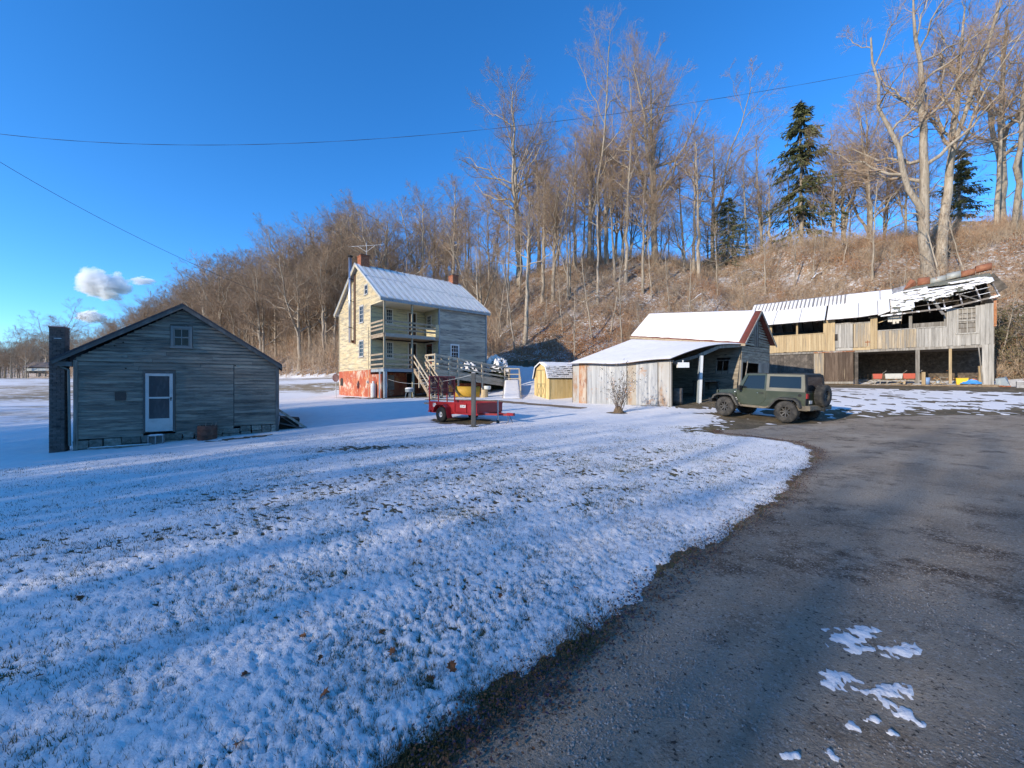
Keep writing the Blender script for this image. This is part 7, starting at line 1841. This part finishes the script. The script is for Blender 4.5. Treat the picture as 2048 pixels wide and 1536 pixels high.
pts = scatter(700, 960, 2110, -1, 22, zmax=80); leaf_stuff('hillside_litter', 'loose dead leaves lying over the snowy hillside', pts+np.array([0, 0, .08]), (1.2, 1.2, .05), 26000, .075, RLEAF, 5)
# laurel at the right edge of the barn
LAUREL = mat('laurel_leaves', (.11, .095, .045), [((.20, .155, .08), .8, .45, .65), ((.045, .05, .022), 2, .5, .7)], rough=.6, coord='World')
t = thing('laurel_thicket', 'dense green-brown laurel thicket at the right end of the barn', 'bush', (36.5, 28.5, gz(36.5, 28.5)))
rngL = np.random.default_rng(12); n = 7000
c = np.array([[0, 0, 1.2], [2, -1.5, 1.6], [-.8, 1.5, 2.6], [1.5, 1.5, 3.4], [3.4, -.5, 3.0], [.5, 3, 4.2], [3, 2.5, 4.6]])[rngL.integers(0, 7, n)]
P = c+unit(rngL.normal(size=(n, 3)))*rngL.uniform(.5, 1.0, n)[:, None]*np.array([1.5, 1.3, 1.2]); d1 = unit(rngL.normal(size=(n, 3))); d2 = unit(np.cross(d1, rngL.normal(size=(n, 3)))); s_ = rngL.uniform(.06, .12, n)[:, None]
np_mesh('foliage', np.stack([P-d1*s_, P+d2*s_*.45, P+d1*s_, P-d2*s_*.45], 1).reshape(-1, 3), np.arange(4*n).reshape(-1, 4), LAUREL, t)
mb = MB()
for k in range(14):
    a = rngL.uniform(0, 6.28); mb.tube([(rngL.uniform(-.5, 2.5), rngL.uniform(-1, 2), -.3), (rngL.uniform(-1, 3.5), rngL.uniform(-1.5, 3), rngL.uniform(2, 4.5))], [.05, .015], 5)
mb.build('stems', BARK, t)

# ------------------------------------------------------------------ the wood behind the viewpoint, whose shade lies over the lawn
rs = np.random.default_rng(40)
n = 730; xx = np.where(rs.uniform(size=n) < .45, rs.uniform(-118, -50, n), rs.uniform(-55, -4, n)); yy = np.interp(xx, _crx, _cry)-rs.uniform(-3, 24, n)
P = np.stack([xx, yy, H(xx, yy)-.1], 1)
tall = np.where(xx < -44, rs.uniform(14.5, 18, n), rs.uniform(10.5, 15.2, n))
brush('shade_wood', 'bare wood on the rise behind the viewpoint', 6, P, tall, 3, .07, .09, BRUSH, ntw=12)

# snowy shrub before the tin wall
sx, sy = 5.02, 18.85
t = thing('garden_shrub', 'leggy shrub with snowy dead leaves in front of the tin wall', 'shrub', (sx, sy, gz(sx, sy)))
rng = np.random.default_rng(15); N_ = 26
d = unit(np.concatenate([rng.normal(size=(N_, 2))*.38, np.ones((N_, 1))], 1)); h = rng.uniform(.8, 2.0, N_); h[:6] = rng.uniform(1.8, 2.15, 6); d[:6] = unit(d[:6]*np.array([.5, .5, 1]))
s = np.linspace(0, 1, 5); Pn = np.concatenate([rng.normal(size=(N_, 2))*.07, np.zeros((N_, 1))], 1)[:, None]+d[:, None]*(h[:, None]*s)[..., None]; Pn[:, 1:] += rng.normal(size=(N_, 4, 3))*.04
Rn = np.full((N_, 5), .012)*np.array([1.2, 1, .8, .6, .35]); pr = [tubes_np(Pn, Rn, 5)]
c, cr = sprout(rng, Pn, Rn, 6, .3, 1, 34, 10, lambda t: .3, 3, .5, .004, .1, .1); pr.append(tubes_np(c, cr, 3))
v, q = join_np(pr); np_mesh('stems', v, q, mat('shrub_stems', (.14, .10, .075), [((.22, .17, .13), 6, .45, .65)], rough=.95, snow=.1), t)
S_ = c[:, 2]; S_ = S_[S_[:, 2] > .7]; S_ = np.repeat(S_, 3, axis=0)+rng.normal(size=(len(S_)*3, 3))*.035; n = len(S_)
d1 = unit(rng.normal(size=(n, 3))+np.array([0, 0, -.8])); d2 = unit(np.cross(d1, rng.normal(size=(n, 3)))); k_ = rng.uniform(.03, .06, n)[:, None]
np_mesh('leaves', np.stack([S_, S_+d1*k_+d2*k_*.5, S_+d1*k_*2, S_+d1*k_-d2*k_*.5], 1).reshape(-1, 3), np.arange(4*n).reshape(-1, 4), mat('dead_shrub_leaf', (.13, .105, .07), [((.8, .8, .8), 9, .54, .58)], rough=.9), t)
MB().lathe([(0, 0), (.28, 0), (.2, .12), (.12, .28), (0, .34)], 14).warp(lambda x, y, z: (x*(1+.2*math.sin(y*30)), y, z)).build('dead_base', mat('matted_dead_stalks', (.11, .075, .045), [((.2, .14, .08), 20, .45, .65)], rough=.95), t)

# fallen and arching boughs caught in the brush, snow along their upper side
BOUGH = mat('snowy_bough', (0.26, 0.20, 0.145), [((0.36, 0.29, 0.21), 3, .45, .65)], rough=.95, snow=.62)
BL = [(1640, 640, 46, 1.6, .5, 'long arching snowy bough above the left of the barn roof'), (1700, 560, 47, -1.3, .35, 'crooked snowy bough in the brush over the barn middle'), (1180, 590, 52, 1.5, .3, 'pale fallen bough lying up the slope behind the small sheds'), (1260, 560, 56, -1.8, .2, 'long snowy log lying across the slope under the tallest tree'), (1390, 600, 50, 1.3, .5, 'arched bare bough above the red-edged roof'), (1960, 560, 36, 1.4, .5, 'snow-lined bough leaning down behind the barn ridge'), (1010, 640, 50, 1.6, .6, 'forked pale bough leaning beside the farmhouse corner'), (1520, 560, 52, -1.6, .6, 'tangled bough with snow left of the spruce foot')]
for k, (u, v, Z, L, up, lb) in enumerate(BL):
    rr = np.random.default_rng(k+200); x = upx(u, Z); g = gz(x, Z)
    t = thing('fallen_bough', lb, 'bough', (x, Z, g+.25), rr.uniform(-.4, .4), 'fallen boughs on the hillside')
    s = np.linspace(0, 1, 9); P = np.zeros((1, 9, 3)); P[0, :, 0] = L*2.2*(s-.3); P[0, :, 2] = up*2.2*np.sin(s*2.4)+.2; P[0, :, 1] = .5*np.sin(s*3+k); P[0] += rr.normal(size=(9, 3))*.07
    Rd = np.linspace(.10, .025, 9)[None]; c, cr = sprout(rr, P, Rd, 9, .3, 1, 45, 12, lambda q: .32, 4, .5, .012, .05, .15); c2, cr2 = sprout(rr, c, cr, 4, .2, 1, 40, 12, lambda q: .5, 2, .5, .007, .05, 0)
    v_, q_ = join_np([tubes_np(P, Rd, 6), tubes_np(c, cr, 4), ribbons_np(c2, cr2, rr)]); np_mesh('limb', v_, q_, BOUGH, t, smooth=True)

# ------------------------------------------------------------------ grass, leaves, cables, far house, clouds
rg = np.random.default_rng(55)
n = 480000
r_ = 1.6*np.exp(rg.uniform(0, np.log(16/1.6), n)); a_ = np.radians(rg.uniform(-57, 50, n)); gx = r_*np.sin(a_); gy = r_*np.cos(a_)
tt = snow_t(gx, gy); sdv = poly_sd(gx, gy, DRIVE)
prob = np.clip(1.0-(tt-.004)/.024, .10, 1)
clump = .25+1.1*np.clip(fbm(gx*1.1, gy*1.1, 63, 3)+.25, 0, 1)
keep = (rg.uniform(size=n) < prob*clump) & (sdv > .0) & (gy > 1.2)
# stay out of the shed
keep &= ~((gx < -8.5) & (gy > 11.5))
gx, gy, tt = gx[keep], gy[keep], tt[keep]; n = len(gx)
gzv = H(gx, gy)
hgt = rg.uniform(.012, .034, n); dirx = rg.normal(size=(n, 2))*.55
B0 = np.stack([gx, gy, gzv], 1); tip = B0+np.stack([dirx[:, 0]*hgt, dirx[:, 1]*hgt, hgt+np.clip(tt, 0, .03)], 1)
wd = np.stack([rg.normal(size=n), rg.normal(size=n), 0*gx], 1); wd = unit(wd)*(.0014+.0010*np.hypot(gx, gy)[:, None]*.35)
V = np.stack([B0-wd, B0+wd, tip], 1).reshape(-1, 3)
GRASS = mat('winter_grass', (.075, .085, .030), [((.16, .125, .06), 3.0, .42, .6), ((.03, .04, .014), 1.4, .5, .7)], rough=.8, coord='World')
tag(np_mesh('grass', V, np.arange(3*n).reshape(-1, 3), GRASS), 'short winter grass poking through the thin snow of the lawn', kind='stuff')
# dead leaves in the verge of the drive, uncountable
n = 15000; seg = rg.integers(1, 13, n); tq = rg.uniform(size=n)
vx = DRIVE[seg, 0]*(1-tq)+DRIVE[seg+1, 0]*tq+rg.normal(size=n)*.10-.03; vy = DRIVE[seg, 1]*(1-tq)+DRIVE[seg+1, 1]*tq+rg.normal(size=n)*.10+.05
vz = H(vx, vy)+.022+rg.uniform(0, .018, n)
P = np.stack([vx, vy, vz], 1); d1 = unit(rg.normal(size=(n, 3))*np.array([1, 1, .3])); d2 = unit(np.cross(d1, rg.normal(size=(n, 3))*np.array([.3, .3, 1]))); s_ = rg.uniform(.003, .014, n)[:, None]
tag(np_mesh('verge_litter', np.stack([P-d1*s_, P+d2*s_*.6, P+d1*s_, P-d2*s_*.6], 1).reshape(-1, 3), np.arange(4*n).reshape(-1, 4), mat('verge_leaf', (.085, .048, .026), [((.14, .08, .04), 30, .45, .6), ((.04, .03, .07), 50, .5, .6)], rough=.9, coord='World')), 'matted dead leaves and grass along the edge of the drive', kind='stuff')
# loose stones of the drive close to the viewpoint
n = 26000; r_ = 1.5*np.exp(rg.uniform(0, np.log(7/1.5), n)); a_ = np.radians(rg.uniform(-12, 58, n)); sx_ = r_*np.sin(a_); sy_ = r_*np.cos(a_)
ok = (poly_sd(sx_, sy_, DRIVE) < -.12) & (fbm(sx_*.8, sy_*.8, 88, 3) > -.12); sx_, sy_ = sx_[ok], sy_[ok]; n = len(sx_)
sz_ = H(sx_, sy_)+.012; k_ = rg.uniform(.003, .009, n)
base = np.array([(1, 0, 0), (-.3, .9, 0), (-.8, -.5, 0), (.1, .1, .8)]); F4 = np.array([(0, 1, 3), (1, 2, 3), (2, 0, 3)])
an = rg.uniform(0, 6.28, n); ca, sa_ = np.cos(an), np.sin(an)
V = np.stack([base[None, :, 0]*ca[:, None]-base[None, :, 1]*sa_[:, None], base[None, :, 0]*sa_[:, None]+base[None, :, 1]*ca[:, None], np.broadcast_to(base[:, 2], (n, 4))], -1)*k_[:, None, None]
V = V*rg.uniform(.7, 1.4, (n, 1, 3))+np.stack([sx_, sy_, sz_], 1)[:, None]
F = (F4[None]+4*np.arange(n)[:, None, None]).reshape(-1, 3)
tag(np_mesh('loose_gravel', V.reshape(-1, 3), F, mat('gravel_stone', (.44, .38, .31), [((.26, .22, .18), 60, .42, .6), ((.6, .54, .46), 45, .55, .68)], rough=.9, coord='World')), 'loose pale gravel scattered over the near drive', kind='stuff')

# fallen oak leaves lying on the snow near the viewpoint: one mesh, many copies
def leaf_mesh():
    prof = [(0, -.05), (.012, -.03), (.03, -.02), (.018, -.005), (.042, .012), (.022, .02), (.034, .038), (.012, .04), (0, .06)]
    pts = prof+[(-x, y) for x, y in prof[-2:0:-1]]
    vs = [(x, y, .012*math.sin(y*60)+.25*abs(x)) for x, y in pts]
    return MB().add(vs, [tuple(range(len(vs)))])
OAK = mat('fallen_oak_leaf', (.16, .062, .026), [((.24, .10, .04), 30, .42, .6)], rough=.85, rnd=.25)
LEAVES = [(615, 1228), (605, 1275), (640, 1320), (495, 1350), (765, 1265), (780, 1310), (1090, 1180), (1085, 1125), (1155, 1180), (840, 1085), (860, 1095), (945, 1048), (965, 1040), (870, 920), (1230, 885), (700, 1180), (545, 1135), (1000, 1195), (80, 1355), (480, 1490), (645, 1395), (860, 1360), (905, 1340), (560, 1080), (160, 1200)]
proto = None
for i, (u, v) in enumerate(LEAVES):
    Z = 1.6*800/(v-768.0); x = (u-1024)/800*Z
    for _ in range(4):
        z0 = gz(x, Z)+max(0, float(snow_t(np.array([x]), np.array([Z]))[0])); Z = (1.6-z0)*800/(v-768.0); x = (u-1024)/800*Z
    if proto is None: o = proto = leaf_mesh().build('fallen_leaf', OAK)
    else: o = proto.copy(); COL.objects.link(o)
    o.location = (x, Z, z0+.012); rr = random.Random(i); o.rotation_euler = (rr.uniform(-.5, .5), rr.uniform(-.5, .5), rr.uniform(0, 6.28)); k = rr.uniform(.35, .75); o.scale = (k, k, k)
    tag(o, 'curled brown oak leaf lying on the snowy lawn', 'leaf', 'oak leaves on the snow')

# overhead cables
CABLE = mat('black_cable', (.06, .06, .062), rough=.6)
def P3(u, v, Z): return Vector(((u-1024)/800*Z, Z, EYE-(v-768)/800*Z))
def cable(label, A, B, C, r, strands=1):
    """through three points, as a parabola"""
    n = 90; pts = []
    mb = MB()
    for s in range(strands):
        pts = []
        for i in range(n+1):
            t = i/n; p = A*((1-t)*(1-2*t))+B*(4*t*(1-t))+C*(t*(2*t-1))
            if strands > 1:
                a = i*.9+s*2*math.pi/strands; p = p+Vector((0, math.cos(a), math.sin(a)))*r*.9
            pts.append(p)
        mb.tube(pts, r, 5)
    o = mb.build('overhead_cable', CABLE); tag(o, label, 'cable', 'overhead cables'); return o
cable('twisted overhead power cable crossing the whole sky', P3(-300, 215, 17), P3(940, 262, 22.5), P3(2300, 26, 28), .0065, 2)
cable('single overhead cable dropping from the left towards the farmhouse', P3(-300, 118, 12), P3(300, 487, 20), P3(702, 655, 33), .009)
t = MB().tube([(31.2, 24.6, 4.2), (32.0, 25.2, 4.15), (34.2, 26.6, 3.5), (38, 28.0, 3.4)], .018, 6).build('slack_cable', CABLE); tag(t, 'slack cable hanging off the barn right corner', 'cable')

# far neighbouring house beyond the field
fx, fy = -206, 182
t = thing('distant_house', 'low distant house with long roof beyond the left field', 'house', (fx, fy, gz(fx, fy)-.2), .25)
MB().box(-9, 9, -4, 4, 0, 2.6).build('wall', BARN_DARK, t); MB().box(-9.1, 9.1, -4.3, -4.05, 1.0, 2.2).build('porch_rail', GREY_P, t)
MB().prism([(-5, 2.6), (5, 2.6), (0, 5.0)], -9.6, 9.6, 'x').build('roof', mat('far_roof', (.20, .16, .14), rough=.9), t)
for k in (-6, -1.5, 4): MB().box(k, k+1.4, -4.04, -4.01, 1.0, 2.1).build('window', GLASS, t)

# small clouds low on the left: closed bodies of vapour
def cloud(label, u, v, Z, rx, ry, rz_, seed, dens):
    c = P3(u, v, Z)
    me = MB()
    pr = [(0, -1)]+[(math.sin(a), -math.cos(a)) for a in np.linspace(.2, 2.94, 12)]+[(0, 1)]
    me.lathe(pr, 22)
    me.warp(lambda x, y, z: (x*rx, y*ry, z*rz_))
    m = bpy.data.materials.new('cloud_vapour'); m.use_nodes = True; N = m.node_tree.nodes; L = m.node_tree.links
    N.remove(N['Principled BSDF']); out = N['Material Output']
    pv = N.new('ShaderNodeVolumePrincipled'); pv.inputs['Color'].default_value = (1, 1, 1, 1); pv.inputs['Anisotropy'].default_value = 0.0
    tc = N.new('ShaderNodeTexCoord'); mp = N.new('ShaderNodeMapping'); mp.inputs['Scale'].default_value = (1/rx, 1/ry, 1/rz_); L.new(tc.outputs['Object'], mp.inputs['Vector'])
    ln = N.new('ShaderNodeVectorMath'); ln.operation = 'LENGTH'; L.new(mp.outputs[0], ln.inputs[0])
    nz = N.new('ShaderNodeTexNoise'); nz.inputs['Scale'].default_value = 1.9; nz.inputs['Detail'].default_value = 6; nz.inputs['Roughness'].default_value = .62
    mp2 = N.new('ShaderNodeMapping'); mp2.inputs['Location'].default_value = (seed*3.1, seed*1.7, seed); L.new(mp.outputs[0], mp2.inputs['Vector']); L.new(mp2.outputs[0], nz.inputs['Vector'])
    ma = N.new('ShaderNodeMath'); ma.operation = 'MULTIPLY_ADD'; ma.inputs[1].default_value = 1.9; ma.inputs[2].default_value = -.22; L.new(nz.outputs['Fac'], ma.inputs[0])
    sb = N.new('ShaderNodeMath'); sb.operation = 'SUBTRACT'; L.new(ma.outputs[0], sb.inputs[0]); L.new(ln.outputs['Value'], sb.inputs[1])
    mr = N.new('ShaderNodeMapRange'); mr.inputs['From Min'].default_value = .0; mr.inputs['From Max'].default_value = .22; mr.inputs['To Max'].default_value = dens; L.new(sb.outputs[0], mr.inputs['Value'])
    L.new(mr.outputs[0], pv.inputs['Density']); L.new(pv.outputs[0], out.inputs['Volume'])
    o = me.build('cloud', m, loc=tuple(c)); o.location = c; tag(o, label, 'cloud', 'small clouds'); return o
cloud('largest white cloud low above the grey shed', 205, 570, 2400, 170, 130, 112, 1, .05)
cloud('small wispy cloud right of the largest one', 285, 562, 2600, 95, 60, 32, 5, .04)
cloud('small cloud below the largest one, near the tree tops', 182, 633, 2500, 100, 70, 52, 3, .07)
